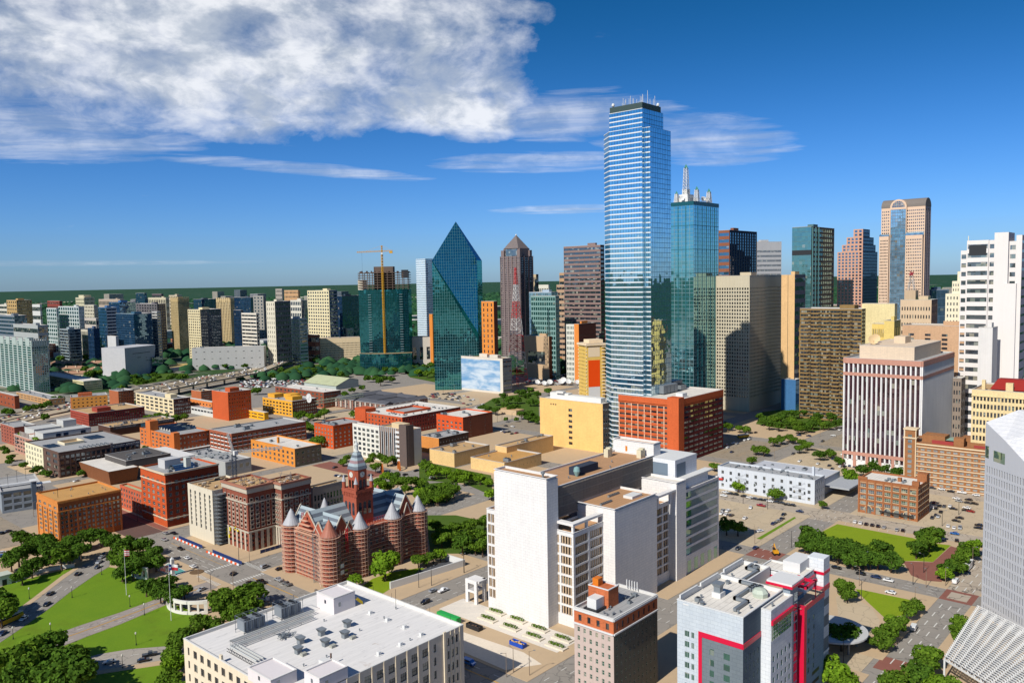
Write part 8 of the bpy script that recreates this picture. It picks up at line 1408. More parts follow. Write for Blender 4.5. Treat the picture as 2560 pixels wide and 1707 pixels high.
def red_hotel():
 bd=Bd('hotel','grey and white hotel with crimson red bands in the right foreground',217.3,104.6,0);H,a,b=43,45,22;ga,gd,wh=wallmat((206,214,220),'panels'),wallmat((120,130,136),'panels'),wallmat((232,236,240),'panels');bd.frame=simple('green_frame',(196,210,204),.5);roofw=roofmat('white');bk=wallmat((96,112,124),'panels')
 # main block: left wall, right wall in two planes
 bd.L=L=Facade((0,b),(0,-1),b,0,H);bd.R_=Rr=Facade((0,0),(1,0),12,0,H);cb=bd.indiv('green','pair',bd.frame);rows=[(1.4+3.35*k+.5,1.4+3.35*k+2.4)for k in range(10)]
 L.grid(bd.wall,[(2.6,4.2),(4.9,5.9),(11.2,12.6),(15.8,17.8)],rows,.22,cb,0);bd.wall.face([L.p(0,H),L.p(0,H),L.p(0,H)])if False else None
 Rr.grid(bd.wall,cells(12,4,.34,.6,.6),rows[:9],.22,cb,2)
 R2=Facade((12,-3.2),(1,0),16,0,H-1);R2.grid(bd.wall,cells(16,5,.42,.6,.6),rows[:8],.22,cb,1);apply(bd,Facade((12,0),(0,-1),3.2,0,H-1),None,'dark',0,1)
 t=MB();R2.quad(t,.6,15,32.4,37.4,.05);t.build('glazed_band',glassmat('green'),bd.r);t=MB();[R2.slab(t,.6+k*1.2-.05,.6+k*1.2+.05,32.4,37.4,.1)for k in range(13)];[R2.slab(t,.6,15,32.4+k*1.25-.05,32.4+k*1.25+.05,.1)for k in range(5)];t.build('glazing_bar',WHITE,bd.r,'stuff')
 apply(bd,Facade((28,-3.2),(0,1),3.2,0,H-1),None,'dark',0,1);apply(bd,Facade((28,0),(1,0),17,0,H-6),('g',4,10,.3,.4),'green',0,3);apply(bd,Facade((45,0),(0,1),b,0,H-6),None,'dark',0,1);apply(bd,Facade((45,b),(-1,0),45,0,H),None,'dark',0,1);bd.wall.face([(28,0,H-6),(28,0,H),(28,12,H),(28,12,H-6)],1)
 roof_on(bd.r,0,0,28,b,H+.1,roofw,WHITE,1.1);roof_on(bd.r,12,-3.2,28,-.02,H-.9,roofw,WHITE,.5);roof_on(bd.r,28.02,12,45,b,H+.1,roofw,WHITE,1.1);t=MB();t.face([(28.1,.1,H-6),(45,.1,H-6),(45,12,H-6),(28.1,12,H-6)]);t.build('roof_terrace',LOT,bd.r);t=MB();t.box(28.1,11.9,H-6,45,12.1,H);t.build('terrace_wall',WHITE,bd.r)
 # crimson bands
 t=MB();L.slab(t,7.4,b,33.4,35,.16);L.slab(t,7.4,8.6,0,33.4,.16);Rr.slab(t,0,12,33.4,35,.16);R2.slab(t,0,16,37.6,38.9,.7);t.build('crimson_band',REDP,bd.r)
 t=MB();L.slab(t,8.6,b,0,33.3,.06);g3=t.build('grey_panel_field',gd,bd.r);w2=MB()
 for(z0,z1)in rows[:9]:
  for t0,t1 in((11.2,12.6),(15.8,17.8)):L.quad(w2,t0,t1,z0,z1,.09)
 w2.build('window_glass',glassmat('green'),bd.r,'stuff')
 # stair bay, crimson fin and east wing
 t=MB();t.box(28,-2.4,0,34,-.02,H+2);t.build('stair_bay',wallmat((150,164,176),'panels'),bd.r);t=MB();f=Facade((28,-2.4),(1,0),6,0,H);[f.quad(t,3,5.6,2+3.35*k,4.7+3.35*k,.05)for k in range(12)];t.build('window_glass',glassmat('dark'),bd.r,'stuff');t=MB();t.box(27,-3.4,H+2.01,36.5,5,H+2.6,0,True);t.build('roof_slab',WHITE,bd.r);t=MB();t.box(26.8,-3.6,H+1.2,36.7,5.2,H+2,0,True);t.build('crimson_fascia',REDP,bd.r)
 t=MB();t.box(34.6,-4.4,0,36.6,-.5,H-7);t.build('crimson_fin',REDP,bd.r);fE=Facade((36.6,-3.6),(1,0),17,0,H-7.4);fE.grid(bd.wall,[(3,4.4),(7.6,8.8)],rows[3:9],.2,cb,3);apply(bd,Facade((36.6,0),(0,-1),3.6,0,H-7.4),None,'dark',0,3);apply(bd,Facade((53.6,-3.6),(0,1),14,0,H-7.4),None,'dark',0,3);t=MB();t.face([(34,-3.6,H-7.4),(53.6,-3.6,H-7.4),(53.6,11.8,H-7.4),(34,11.8,H-7.4)]);t.build('roof_terrace',LOT,bd.r);t=MB();fE.slab(t,0,17,H-9,H-7.3,.2);t.build('crimson_band',REDP,bd.r);t=MB();[fE.quad(t,7,13,z,z+1.2,.05)for z in(3,6.4,9.8)];t.build('vent_slot',DARKMETAL,bd.r)
 t=MB()
 for x in(37,45,53):t.bar((x,-3.4,H-7.4),(x,-3.4,H-6.2),.05)
 t.bar((36.8,-3.5,H-6.2),(53.6,-3.5,H-6.2),.05);t.build('glass_balustrade',STEEL,bd.r);t=MB();[t.box(x,-4.2,H-1.6,x+.9,6,H-.8,0,True)for x in(37,44)];[t.box(36.6,y,H-1.6,46,y+.9,H-.8,0,True)for y in(-4.2,1.6)];t.bar((45.5,-3.8,H-7),(45.5,-3.8,H-1),.18);t.build('crimson_pergola',REDP,bd.r)
 # white upper block and banded pylon at the far end
 t=MB();t.box(46,.5,H-7.4,55,16,H-1.55);t.build('upper_block',wh,bd.r);roof_on(bd.r,46,.5,55,16,H-1,roofw,WHITE,.4);t=MB();t.box(49,3,H-1.4,60,9,H+2);t.build('plant_house',WHITE,bd.r);t=MB();t.box(45.7,.2,H-3.8,55.3,16.2,H-2.9,0,True);t.box(53.4,-2.2,H-9,58,4,H-7.3,0,True);t.build('crimson_band',REDP,bd.r);px_=(57.2,-2,62.6,3.6)
 for z0,z1,m in((0,11.5,ga),(12.3,17,gd),(17,21,ga),(21,25,gd),(25,28.4,ga),(28.4,31,gd),(31,H-9,ga),(H-7.3,H-3.2,wh),(H-2.2,H+2.4,wh)):t=MB();t.box(px_[0],px_[1],z0,px_[2],px_[3],z1);t.build('pylon_band',m,bd.r)
 for z0,z1,m in((11.5,12.3,WHITE),(H-9,H-7.3,REDP),(H-3.2,H-2.2,REDP)):t=MB();t.box(px_[0]-.15,px_[1]-.15,z0,px_[2]+.15,px_[3]+.15,z1,0,True);t.build('pylon_band',m,bd.r)
 for z in(18.8,26.6,33):t=MB();f=Facade((px_[0],px_[3]),(0,-1),5.6,0,H);t.face([f.p(2.8+.5*math.cos(k*.6283),z+.5*math.sin(k*.6283),.1)for k in range(10)]);t.build('round_lamp',WHITE,bd.r)
 # roof plant
 z=H-1.0;t=MB();pts=[(5,5),(13,5),(13,9),(27,9),(27,14),(40,14),(40,18),(47,18)]
 for p,q in zip(pts,pts[1:]):t.box(min(p[0],q[0])-.5,min(p[1],q[1])-.5,z+.3,max(p[0],q[0])+.5,max(p[1],q[1])+.5,z+1.2,0,True)
 t.build('duct_run',STEEL,bd.r);t=MB();t.box(11,13,z,14.4,16,z+1.6);t.build('unit_curb',WHITE,bd.r);add_unit(bd.r,12.6,14.5,z+1.6,1,0,1.8);t=MB();t.lathe(21,4.4,[(2.4,z),(2.6,z+1.4),(1.8,z+2.4),(.02,z+2.8)],8);t.build('air_handler',wallmat((196,206,190),'clean'),bd.r)
 for k in range(6):add_unit(bd.r,23+(k%3)*1.7,7.0+(k//3)*1.8,z,0,0,.75)
 for(x,y,k)in((3,15,1),(5,17.5,0),(4,3.5,3),(10,2.5,3),(17,17,3),(24,17,1),(31,19,3),(8,18,3),(43,16,0),(16.5,-1.6,3)):add_unit(bd.r,x,y,z if y>0 else H-1.4,k,0,.75)
 t=MB();[t.box(x0,b-.7,H,x1,b-.2,H+1.3)for x0,x1 in((1,12),(14,26),(30,44))];t.build('roof_screen',WHITE,bd.r);t=MB();t.lathe(2.4,19,[(2.6,z),(2.6,z+.5)],14,0,R(150),R(330));t.build('curved_kerb',WHITE,bd.r)
 bd.finish([ga,wh,bk,wallmat((120,146,166),'panels')])
 c=root('canopy','round grey canopy over the drive behind the red banded hotel','canopy',309,112,0);t=MB();t.lathe(0,0,[(.02,6.4),(13,6),(13,6.6),(.02,7)],32);t.build('disc_roof',wallmat((206,206,204),'clean'),c);t=MB();[t.bar((9*math.cos(k*1.05),9*math.sin(k*1.05),0),(9*math.cos(k*1.05),9*math.sin(k*1.05),6.1),.4,0,8)for k in range(6)];t.build('columns',STEEL,c)
def right_tower():
 bd=Bd('office_tower','pale angular tower with small dark windows at the right edge',377.2,75,0,'tower');bd.r.rotation_euler.z=R(-135);wl=wallmat((206,208,214),'clean');W=60
 f=Facade((0,0),(1,0),W,0,66);rows=[(63.3-3.92*k-2.9,63.3-3.92*k)for k in range(16)];b2=bd.wall
 f.grid(b2,[(1.0+1.55*k,1.75+1.55*k)for k in range(37)],sorted(rows),.35,bd.pane('black'),0)
 b2.face([(0,0,66),(31,0,66),(23.5,0,70),(12,0,76),(0,0,81.2)]);t=MB();t.face([(.2,-.05,66.6),(2.4,-.05,66.6),(2.4,-.05,71.6),(.2,-.05,71.6)]);t.face([(5.4,-.05,66.2),(12.4,-.05,66.2),(12.4,-.05,70.6),(5.4,-.05,70.6)]);t.build('window_glass',glassmat('teal'),bd.r)
 b2.face([(0,40,0),(0,0,0),(0,0,81.2),(0,14,86),(0,40,86)]);b2.face([(W,0,0),(W,40,0),(W,40,66),(W,0,66)]);rf=MB();rf.face([(0,0,81.2),(12,0,76),(23.5,0,70),(28,14,84),(0,14,86)]);rf.face([(0,14,86),(28,14,84),(28,40,86),(0,40,86)]);rf.face([(23.5,0,70),(31,0,66),(W,0,66),(W,40,66),(28,40,86),(28,14,84)]);rf.build('slanted_roof',wallmat((226,226,228),'panels'),bd.r);t=MB();t.box(4,16,86,26,30,86.8);t.build('roof_well',DARKMETAL,bd.r);bd.finish([wl])
 c=root('canopy','white steel lattice canopy at the foot of the pale angular tower','canopy',0,0,0);t=MB();P4=[(360,73),(305,71.5),(285,44),(330,30)];A,B_,C_,D_=[Vector((*p,8))for p in P4];n=30
 for i in range(n+1):
  u=i/n;t.bar(A.lerp(B_,u),D_.lerp(C_,u),.16);t.bar(A.lerp(D_,u),B_.lerp(C_,u),.16)
  t.bar(A.lerp(B_,u)+Vector((0,0,1.6)),D_.lerp(C_,u)+Vector((0,0,1.6)),.2)
 for i in range(n):
  for j in range(12):
   u,v=i/n,j/12;p=A.lerp(B_,u).lerp(D_.lerp(C_,u),v);q=A.lerp(B_,u+1/n).lerp(D_.lerp(C_,u+1/n),v+1/12);t.bar(p,q+Vector((0,0,1.6)),.12,0,3);t.bar(Vector((q.x,q.y,8)),p+Vector((0,0,1.6)),.12,0,3)
 t.build('space_frame',WHITE,c,'stuff')
 for p in P4[1:3]+[(320,68),(345,71)]:t=MB();t.bar((p[0],p[1],0),(p[0],p[1],8),.35,0,8);t.build('post',WHITE,c)
 t=MB();t.bar(A,B_,.35);t.bar(B_,C_,.35);t.build('edge_beam',WHITE,c)
old_courthouse();foreground_annex();white_courthouse();old_hotel();red_hotel();right_tower()

# ------------------------------------------------------------------ cars
CARC={k:lin(v)for k,v in CARCOL.items()}
def carpaint(c):
 key=('car',c)
 if key in MATS:return MATS[key]
 m,n=newmat('car_paint');MATS[key]=m;b=n.node('ShaderNodeBsdfPrincipled');b.inputs['Base Color'].default_value=tuple(min(.8,v*.85)for v in CARC[c])+(1,);b.inputs['Roughness'].default_value=.3;b.inputs['Coat Weight'].default_value=.7;b.inputs['Coat Roughness'].default_value=.05;b.inputs['Metallic'].default_value=.25 if c in 'sdgbB' else 0
 out(n,b.outputs[0]);return m
TYRE=simple('tyre_rubber',(26,26,28),.9);CARGLASS=glassmat('black');LAMPM=simple('lamp_lens',(230,226,214),.2);TAILM=simple('tail_lens',(170,20,20),.3)
CARM={}
def car_meshes(kind):
 if kind in CARM:return CARM[kind]
 if kind=='truck':prof=[(-4,.5),(-4,3.2),(2.2,3.2),(2.3,2.8),(3.4,2.7),(3.9,1.4),(3.95,.5)];gl=[(2.9,2.72,3.65,1.7)];hw=1.25;wb=(-2.6,2.6)
 elif kind=='van':prof=[(-2.6,.4),(-2.65,2.05),(1.2,2.1),(2.0,1.3),(2.65,1.05),(2.7,.4)];gl=[(1.22,2.0,1.9,1.36)];hw=.98;wb=(-1.6,1.75)
 elif kind=='pickup':prof=[(-2.8,.45),(-2.8,1.05),(-.75,1.05),(-.55,1.8),(.75,1.82),(1.35,1.15),(2.7,1.05),(2.8,.45)];gl=[(.8,1.74,1.3,1.2)];hw=.97;wb=(-1.75,1.8)
 elif kind=='suv':prof=[(-2.3,.4),(-2.35,1.1),(-2.1,1.72),(.4,1.76),(1.1,1.12),(2.25,.98),(2.35,.4)];gl=[(.48,1.68,1.05,1.18)];hw=.95;wb=(-1.4,1.45)
 else:prof=[(-2.25,.35),(-2.3,.92),(-1.7,.98),(-1.15,1.42),(.25,1.45),(1.0,.96),(2.1,.84),(2.25,.35)];gl=[(.33,1.38,.93,1.0),(-1.66,1.02,-1.22,1.36)];hw=.9;wb=(-1.35,1.4)
 b=MB();zb=max(p[1]for p in prof)
 def yw(z):return hw if z<1.05 else hw-.16*(z-1.05)/max(.3,zb-1.05)if kind not in('truck','van')else hw
 n=len(prof);L_=[(x,yw(z),z)for x,z in prof];Rr=[(x,-yw(z),z)for x,z in prof]
 for i in range(n-1):b.face([L_[i],L_[i+1],Rr[i+1],Rr[i]][::-1])
 b.face(L_[::-1]);b.face(Rr);
 g_=MB()
 for x0,z0,x1,z1 in gl:g_.face([(x0,-yw(z0)+.1,z0+.03),(x1,-yw(z1)+.08,z1+.03),(x1,yw(z1)-.08,z1+.03),(x0,yw(z0)-.1,z0+.03)])
 xa,xb={'truck':(2.4,3.3),'van':(-2.2,1.1),'pickup':(-.5,.9),'suv':(-2.0,.8),'car':(-1.35,.65)}[kind];z0,z1=(1.7,2.6)if kind=='truck' else(1.32,1.85)if kind=='van' else(1.16,zb-.1)if kind!='car' else(1.0,1.38)
 for s in(-1,1):g_.face([(xa-.1,s*(yw(z0)+.015),z0),(xb+.1,s*(yw(z0)+.015),z0),(xb-.2,s*(yw(z1)+.015),z1),(xa+.2,s*(yw(z1)+.015),z1)])
 wh=MB();wh.bar((0,-.12,0),(0,.12,0),.34,0,10);la=MB();la.box(-.04,-.18,-.08,.04,.18,.08)
 CARM[kind]=(b,g_.mesh('windows',[CARGLASS]),wh.mesh('wheel',[TYRE]),la.mesh('headlight',[LAMPM]),la.mesh('tail_light',[TAILM]),prof,hw,wb,{});return CARM[kind]
def car(kind,c,x,y,hd,label,group,z=.16,full=True):
 b,g_,wh,hl,tl,prof,hw,wb,cache=car_meshes(kind)
 if c not in cache:cache[c]=b.mesh('body',[carpaint(c)])
 nm={'car':'car','suv':'car','van':'van','pickup':'pickup_truck','truck':'box_truck'}[kind];r0=root(nm,label,nm.replace('_',' '),x,y,z,R(hd),group);link(cache[c],'body',r0);link(g_,'windows',r0)
 for wx in wb:
  for s in(-1,1):link(wh,'wheel',r0,loc=(wx,s*(hw-.1),.34))
 if full:
  xf,xr=prof[-1][0]-.02,prof[0][0];
  for s in(-1,1):link(hl,'headlight',r0,loc=(xf-.03,s*(hw-.25),.72));link(tl,'tail_light',r0,loc=(xr,s*(hw-.22),.8))
 return r0
CNAME=dict(w='white',s='silver',k='black',b='dark blue',d='dark grey',r='red',B='bright blue',g='grey')
CAR_TEXT={'elm':'on the curving road left of the lawns','commerce':'on the road below the south lawn','houston':'on the avenue by the orange barriers','crossing':'at the zebra crossing','courthouse':'on the avenue below the scaffolded courthouse','commerce2':'on the wide street right of the ramp','annex':'beside the white roofed foreground building','whiterow':'along the long white building',
 'market':'on the street by the long white building','southlot':'in the tan lot by the white courthouse','shade':'in the shade by the white courthouse','angled':'in the slanted bays along the bright lawn','lawnroad':'on the road right of the bright lawn','bricklot':'in the car park right of the five storey loft','ornate':'along the foot of the ornate brick office','lower':'on the street behind the red banded hotel','drive':'near the curved drive and lower right avenue','upperlot':'in the car park right of the big red garage',
 'avenue':'on the street by the walled garden','banklot':'in the car park by the low bank pavilion','westend':'in the streets around the clock tower','railside':'at the left edge beside the rail yard','museumlot':'in the lot behind the windowless tan halls','fire':'beside the copper clad museum box'}
byk={}
for c in CARS:byk.setdefault(c[0],[]).append(c)
ncar=0
for k,v in byk.items():
 v.sort(key=lambda c:screen_x(c[1],c[2]))
 for i,(_,p,q,h,c,t)in enumerate(v):
  nm={'car':'car','suv':'sport utility car','van':'van','pickup':'pickup truck','truck':'box truck'}[t]
  same=[w_ for w_ in v if w_[4]==c and w_[5]==t];lab=f'{CNAME[c]} {nm} {CAR_TEXT[k]}'
  if len(same)>1:lab+=f', {ordinal(same.index((_, p, q, h, c, t)), len(same))}'
  car(t,c,p,q,h+(0 if(i%3 or k in("elm","whiterow","angled"))else 180),lab,f'vehicles {CAR_TEXT[k]}',.2,math.hypot(p,q)<520);ncar+=1
def inpoly(x,y,P):
 r_=False;j=len(P)-1
 for i in range(len(P)):
  if(P[i][1]>y)!=(P[j][1]>y)and x<(P[j][0]-P[i][0])*(y-P[i][1])/(P[j][1]-P[i][1])+P[i][0]:r_=not r_
  j=i
 return r_
def lot_spots(P,dx=2.9,dy=8.5,keep=.7):
 xs=[p[0]for p in P];ys=[p[1]for p in P];y=min(ys)
 while y<max(ys):
  x=min(xs)
  while x<max(xs):
   if inpoly(x,y,P)and rb.random()<keep:yield x,y
   x+=dx
  y+=dy
sp=sorted(lot_spots(LOTS['lot_far'],3.0,9.5,.62),key=lambda t:math.hypot(*t));sp2=list(lot_spots(LOTS['lot_gas'],4.5,11,.4));near_sp=[(s,'near the lattice mast')for s in sp[:80]]+[(s,'behind the slate roofed apartments')for s in sp2[:40]]
for(x,y),where in near_sp:
 c=rb.choice('wwwsskkdgrb');car(rb.choice(('car','car','suv')),c,x,y,90+rb.uniform(-3,3),f'small {CNAME[c]} car in the open car park {where}',f'parked cars {where}',.2,False)
def mass_cars(name,spots,z):
 groups={}
 for(x,y,h)in spots:
  c=rb.choice('wwwwsskkdgrb');groups.setdefault(c,[]).append((x,y,h))
 vs_,fs_,mi,mats=[],[],[],[]
 src=[car_meshes('car')[0],car_meshes('suv')[0]]
 for c,L_ in groups.items():
  mats.append(carpaint(c))
  for(x,y,h)in L_:
   b=src[rb.random()<.4];k=len(vs_);ch,sh=math.cos(h),math.sin(h);vs_+=[(v[0]*ch-v[1]*sh+x,v[0]*sh+v[1]*ch+y,v[2]+z)for v in b.v];fs_+=[tuple(k+i for i in f)for f in b.f];mi+=[len(mats)-1]*len(b.f)
 me=bpy.data.meshes.new(name);me.from_pydata(vs_,[],fs_);[me.materials.append(m)for m in mats];me.polygons.foreach_set('material_index',mi);link(me,name,None,'stuff')
fs=[]
for i in range(len(FREEWAY)-1):
 a,c=Vector(FREEWAY[i]),Vector(FREEWAY[i+1]);d=c-a;h=math.atan2(d.y,d.x);nrm=Vector((-d.y,d.x)).normalized()
 for k in range(int(d.length/3.2)):p=a+d*rb.random()+nrm*rb.choice((-22,-18,-14,-10,-6,6,10,14,18,22));fs.append((p.x,p.y,h))
mass_cars('freeway_traffic',fs,.6)
fs=[]
for i in range(len(RAMP)-1):
 a,c=Vector(RAMP[i]),Vector(RAMP[i+1]);d=c-a;h=math.atan2(d.y,d.x);nrm=Vector((-d.y,d.x)).normalized()
 for k in range(int(d.length/9)):p=a+d*rb.random()+nrm*rb.choice((-5,-1,3));fs.append((p.x,p.y,h))
mass_cars('ramp_traffic',fs,8.6);mass_cars('parked_traffic',[(x,y,1.57)for x,y in sp[80:]]+[(x,y,1.57)for x,y in lot_spots(LOTS['lot_west'],3.4,9,.8)],.2)
# buses and lorries
def bus(x,y,hd,label,body,ln=11.5):
 r0=root('city_bus',label,'bus',x,y,.2,R(hd));b=MB();b.box(-ln/2,-1.27,.4,ln/2,1.27,2.2,0);b.build('body',body,r0);b=MB();b.box(-ln/2+.1,-1.2,2.2,ln/2-.1,1.2,2.95);b.build('window_band',CARGLASS,r0);b=MB();b.box(-ln/2,-1.26,2.95,ln/2,1.26,3.2);b.box(-ln/2+1,-.8,3.2,ln/2-3,.8,3.45);b.build('roof',WHITE,r0);wh=car_meshes('car')[2]
 for wx in(-ln/3.2,ln/3):
  for s in(-1,1):o=link(wh,'wheel',r0,loc=(wx,s*1.15,.42));o.scale=(1.4,1.2,1.4)
YB=simple('bus_yellow',(244,190,40),.4);bus(108.7,389.5,22,'white and yellow city bus on the curving road at left',YB)
bus(655.5,482.5,-20,'yellow and white bus beside the tall tan office',YB);bus(668,322,-22,'yellow city bus on the street by the walled garden',YB);bus(432,92,0,'dark bus stopped under the kerb trees left of the white tower',simple('bus_dark',(60,62,66),.4))
# ------------------------------------------------------------------ smaller things in the streets and lawns
LAMPGREY=simple('lamp_iron',(40,46,44),.5)
for i,(p,q)in enumerate(sorted(LAMPS,key=lambda t:screen_x(*t))):
 r0=root('lamp_post',f'black iron lamp post on the lawns of the square, {ordinal(i, len(LAMPS))}','lamp post',p,q,.1,0,'lamp posts on the lawns');b=MB();b.lathe(0,0,[(.28,0),(.16,.8),(.11,1),(.09,4.4)],8);b.build('post',LAMPGREY,r0);b=MB();b.lathe(0,0,[(.12,4.4),(.3,4.6),(.34,5),(.2,5.3),(.02,5.5)],10);b.build('globe',LAMPM,r0)
for i,(p,q)in enumerate(sorted(POLES,key=lambda t:screen_x(*t))):
 near=math.hypot(p,q)<420;r0=root('street_light',f'tall street light on a plain pole, {i + 1}'.rsplit(',',1)[0]+(' near the avenue and plaza' if p<260 else ' near the long white building' if p<520 else ' in the far streets'),'street light',p,q,.1,rb.uniform(0,6.28),'tall street lights '+('near the avenue' if p<260 else 'near the long white building' if p<520 else 'in the far streets'));b=MB();b.lathe(0,0,[(.16,0),(.09,9)],6);b.bar((0,0,8.8),(1.8,0,9.3),.07);b.build('pole',DARKMETAL if i%2 else simple('weathered_pole',(150,130,110),.8),r0);b=MB();b.box(1.5,-.15,9.2,2.3,.15,9.4,0,True);b.build('lamp_head',STEEL,r0)
def flagpole(x,y,h,lab,kind):
 r0=root('flagpole',lab,'flagpole',x,y,.1);b=MB();b.lathe(0,0,[(.14,0),(.06,h),(.1,h),(.02,h+.2)],8);b.build('pole',WHITE,r0);blue,white,red=simple('flag_blue',(26,50,120),.8),simple('flag_white',(240,240,240),.8),simple('flag_red',(200,30,46),.8);d=Vector((.75,-.66,0));b=MB()
 def wave(u):return Vector((d.y,-d.x,0))*.25*math.sin(u*2.2)+Vector((0,0,-.35*u/3))
 def patch(u0,u1,z0,z1,m,n=6):
  for k in range(n):a,c=u0+(u1-u0)*k/n,u0+(u1-u0)*(k+1)/n;b.face([d*a+wave(a)+Vector((0,0,z0)),d*c+wave(c)+Vector((0,0,z0)),d*c+wave(c)+Vector((0,0,z1)),d*a+wave(a)+Vector((0,0,z1))],m)
 if kind=='t':patch(.1,1.3,h-2.8,h-.2,0);patch(1.3,3.9,h-1.5,h-.2,1);patch(1.3,3.9,h-2.8,h-1.5,2)
 else:
  for k in range(7):patch(.1,2.2,h-3.4+k*.42,h-3.0+k*.42,2 if k%2==0 else 1,3)
  b.face([d*.1+wave(.1)+Vector((.03,.03,h-1.9)),d*.9+wave(.9)+Vector((.03,.03,h-1.9)),d*.9+wave(.9)+Vector((.03,.03,h-.5)),d*.1+wave(.1)+Vector((.03,.03,h-.5))],0)
 if kind=='t':b.face([d*.7+wave(.7)+Vector((-.03,-.04,h-1.5))+(d*math.cos(1.571+k*.6283)+Vector((0,0,1))*math.sin(1.571+k*.6283))*(.42 if k%2==0 else .17)for k in range(10)],1)
 b.build('flag',[blue,white,red],r0)
flagpole(154.7,381.5,22,'tall white flagpole on the lawn flying a striped flag','s');flagpole(154.5,336.6,25,'tall white flagpole on the south lawn flying a blue white and red flag with one star','t')
ob=root('obelisk','white square obelisk beside the turquoise pool','monument',180.5,389,.1);b=MB();b.box(-1,-1,0,1,1,.6);b.prism(rect(-.75,-.75,.75,.75),.6,8.4);b.build('shaft',WHITE,ob);b=MB();[b.face([(x0,y0,8.4),(x1,y1,8.4),(0,0,9.6)])for(x0,y0),(x1,y1)in zip(rect(-.75,-.75,.75,.75),rect(-.75,-.75,.75,.75)[1:]+[(-.75,-.75)])];b.build('tip',WHITE,ob)
def peristyle(lab,cx,cy,rr,a0,a1,nn):
 r0=root('colonnade',lab,'colonnade',cx,cy,.1);b=MB();n=nn;st=wallmat((240,236,226),'clean')
 def seg(r_0,r_1,z0,z1,t0,t1,m=6):
  for k in range(m):
   u,v=R(t0+(t1-t0)*k/m),R(t0+(t1-t0)*(k+1)/m);A,B_,C_,D_=[(q*math.cos(t),q*math.sin(t))for q,t in((r_0,u),(r_1,u),(r_1,v),(r_0,v))]
   b.face([(*A,z1),(*B_,z1),(*C_,z1),(*D_,z1)]);b.face([(*B_,z0),(*C_,z0),(*C_,z1),(*B_,z1)]);b.face([(*D_,z0),(*A,z0),(*A,z1),(*D_,z1)]);b.face([(*A,z0),(*B_,z0),(*B_,z1),(*A,z1)]);b.face([(*C_,z0),(*D_,z0),(*D_,z1),(*C_,z1)])
 seg(rr-.5,rr+.5,4.6,6,a0,a1,16);b.build('lintel',st,r0);b=MB();seg(rr-.45,rr+.45,0,1.2,a0,a1,16);b.build('plinth',st,r0)
 for k in range(n+1):t=a0+(a1-a0)*k/n;wd=5 if k in(0,n)else 1.4;b=MB();seg(rr-.42,rr+.42,1.2,4.6,max(a0,t-wd),min(a1,t+wd),2);b.build('pillar',st,r0)
peristyle('white curved colonnade right of the south lawn flagpole',176.5,346.5,17,150,242,7);peristyle('white curved colonnade half hidden by the round grove',182.5,402,15,152,215,5)
wl=root('garden_wall','long curved white garden wall above the knoll lawn','wall',0,0,0);b=MB();pts=[(154,441.5),(148,444.5),(141,446),(133,444.5),(127,441)]
for a,c in zip(pts,pts[1:]):d=Vector((c[0]-a[0],c[1]-a[1],0)).normalized();nn=Vector((-d.y,d.x,0))*.3;A,C_=Vector((*a,0)),Vector((*c,0));b.prism([tuple((A-nn)[:2]),tuple((C_-nn)[:2]),tuple((C_+nn)[:2]),tuple((A+nn)[:2])][::-1],0,1.9)
b.build('coping_wall',WHITE,wl)
pv=root('pavilion','white flat roofed pavilion with a dark doorway at the left edge','pavilion',119,441,0);b=MB();b.box(0,0,0,6,6,4.6);b.build('wall',WHITE,pv);b=MB();b.box(-.4,-.4,4.61,6.4,6.4,5.2);b.build('roof',wallmat((200,206,190)),pv);b=MB();b.face([(2,-.04,0),(4,-.04,0),(4,-.04,3),(2,-.04,3)]);b.build('doorway',DARKMETAL,pv)
OR,WB,BLF=simple('barrier_orange',(240,90,20),.5),simple('barrier_white',(236,236,236),.5),simple('blue_fence',(40,62,120),.6)
segs=[(209.3,446.5-2.1*k)for k in range(14)]+[(209,408.5-2.1*k)for k in range(16)]
bm=MB();bm.face([(-.3,-1,0),(.3,-1,0),(.12,-1,.95),(-.12,-1,.95)]);bm.face([(.3,1,0),(-.3,1,0),(-.12,1,.95),(.12,1,.95)]);bm.face([(-.3,1,0),(-.3,-1,0),(-.12,-1,.95),(-.12,1,.95)]);bm.face([(.3,-1,0),(.3,1,0),(.12,1,.95),(.12,-1,.95)]);bm.face([(-.12,-1,.95),(.12,-1,.95),(.12,1,.95),(-.12,1,.95)]);bmo,bmw=bm.mesh('traffic_barrier',[OR]),bm.mesh('traffic_barrier',[WB])
for k,(p,q)in enumerate(segs):c='orange' if k%2==0 else 'white';link(bmo if k%2==0 else bmw,'traffic_barrier',None,None,f'{c} plastic barrier in the {"farther" if k < 14 else "nearer"} line along the avenue','barrier',f'{c} barriers in the {"farther" if k < 14 else "nearer"} line along the avenue',(p,q,.05))
for k,(q0,q1,lab)in enumerate(((446,417,'blue mesh fence beside the farther barrier line'),(408.5,376,'blue mesh fence beside the nearer barrier line'))):
 r0=root('site_fence',lab,'fence',210.6,q1,.1);n=int((q0-q1)/3)
 for i in range(n):b=MB();b.box(-.03,i*3+.05,.1,.03,i*3+2.95,1.9);b.build('fence_panel',BLF,r0);b=MB();b.bar((.06,i*3,0),(.06,i*3,2),.05);b.build('post',STEEL,r0)
r0=root('site_fence','blue mesh fence along the street in front of the gutted records tower','fence',226,384,.1);[(lambda b:(b.box(i*3+.05,-.03,.1,i*3+2.95,.03,1.9),b.build('fence_panel',BLF,r0)))(MB())for i in range(12)]
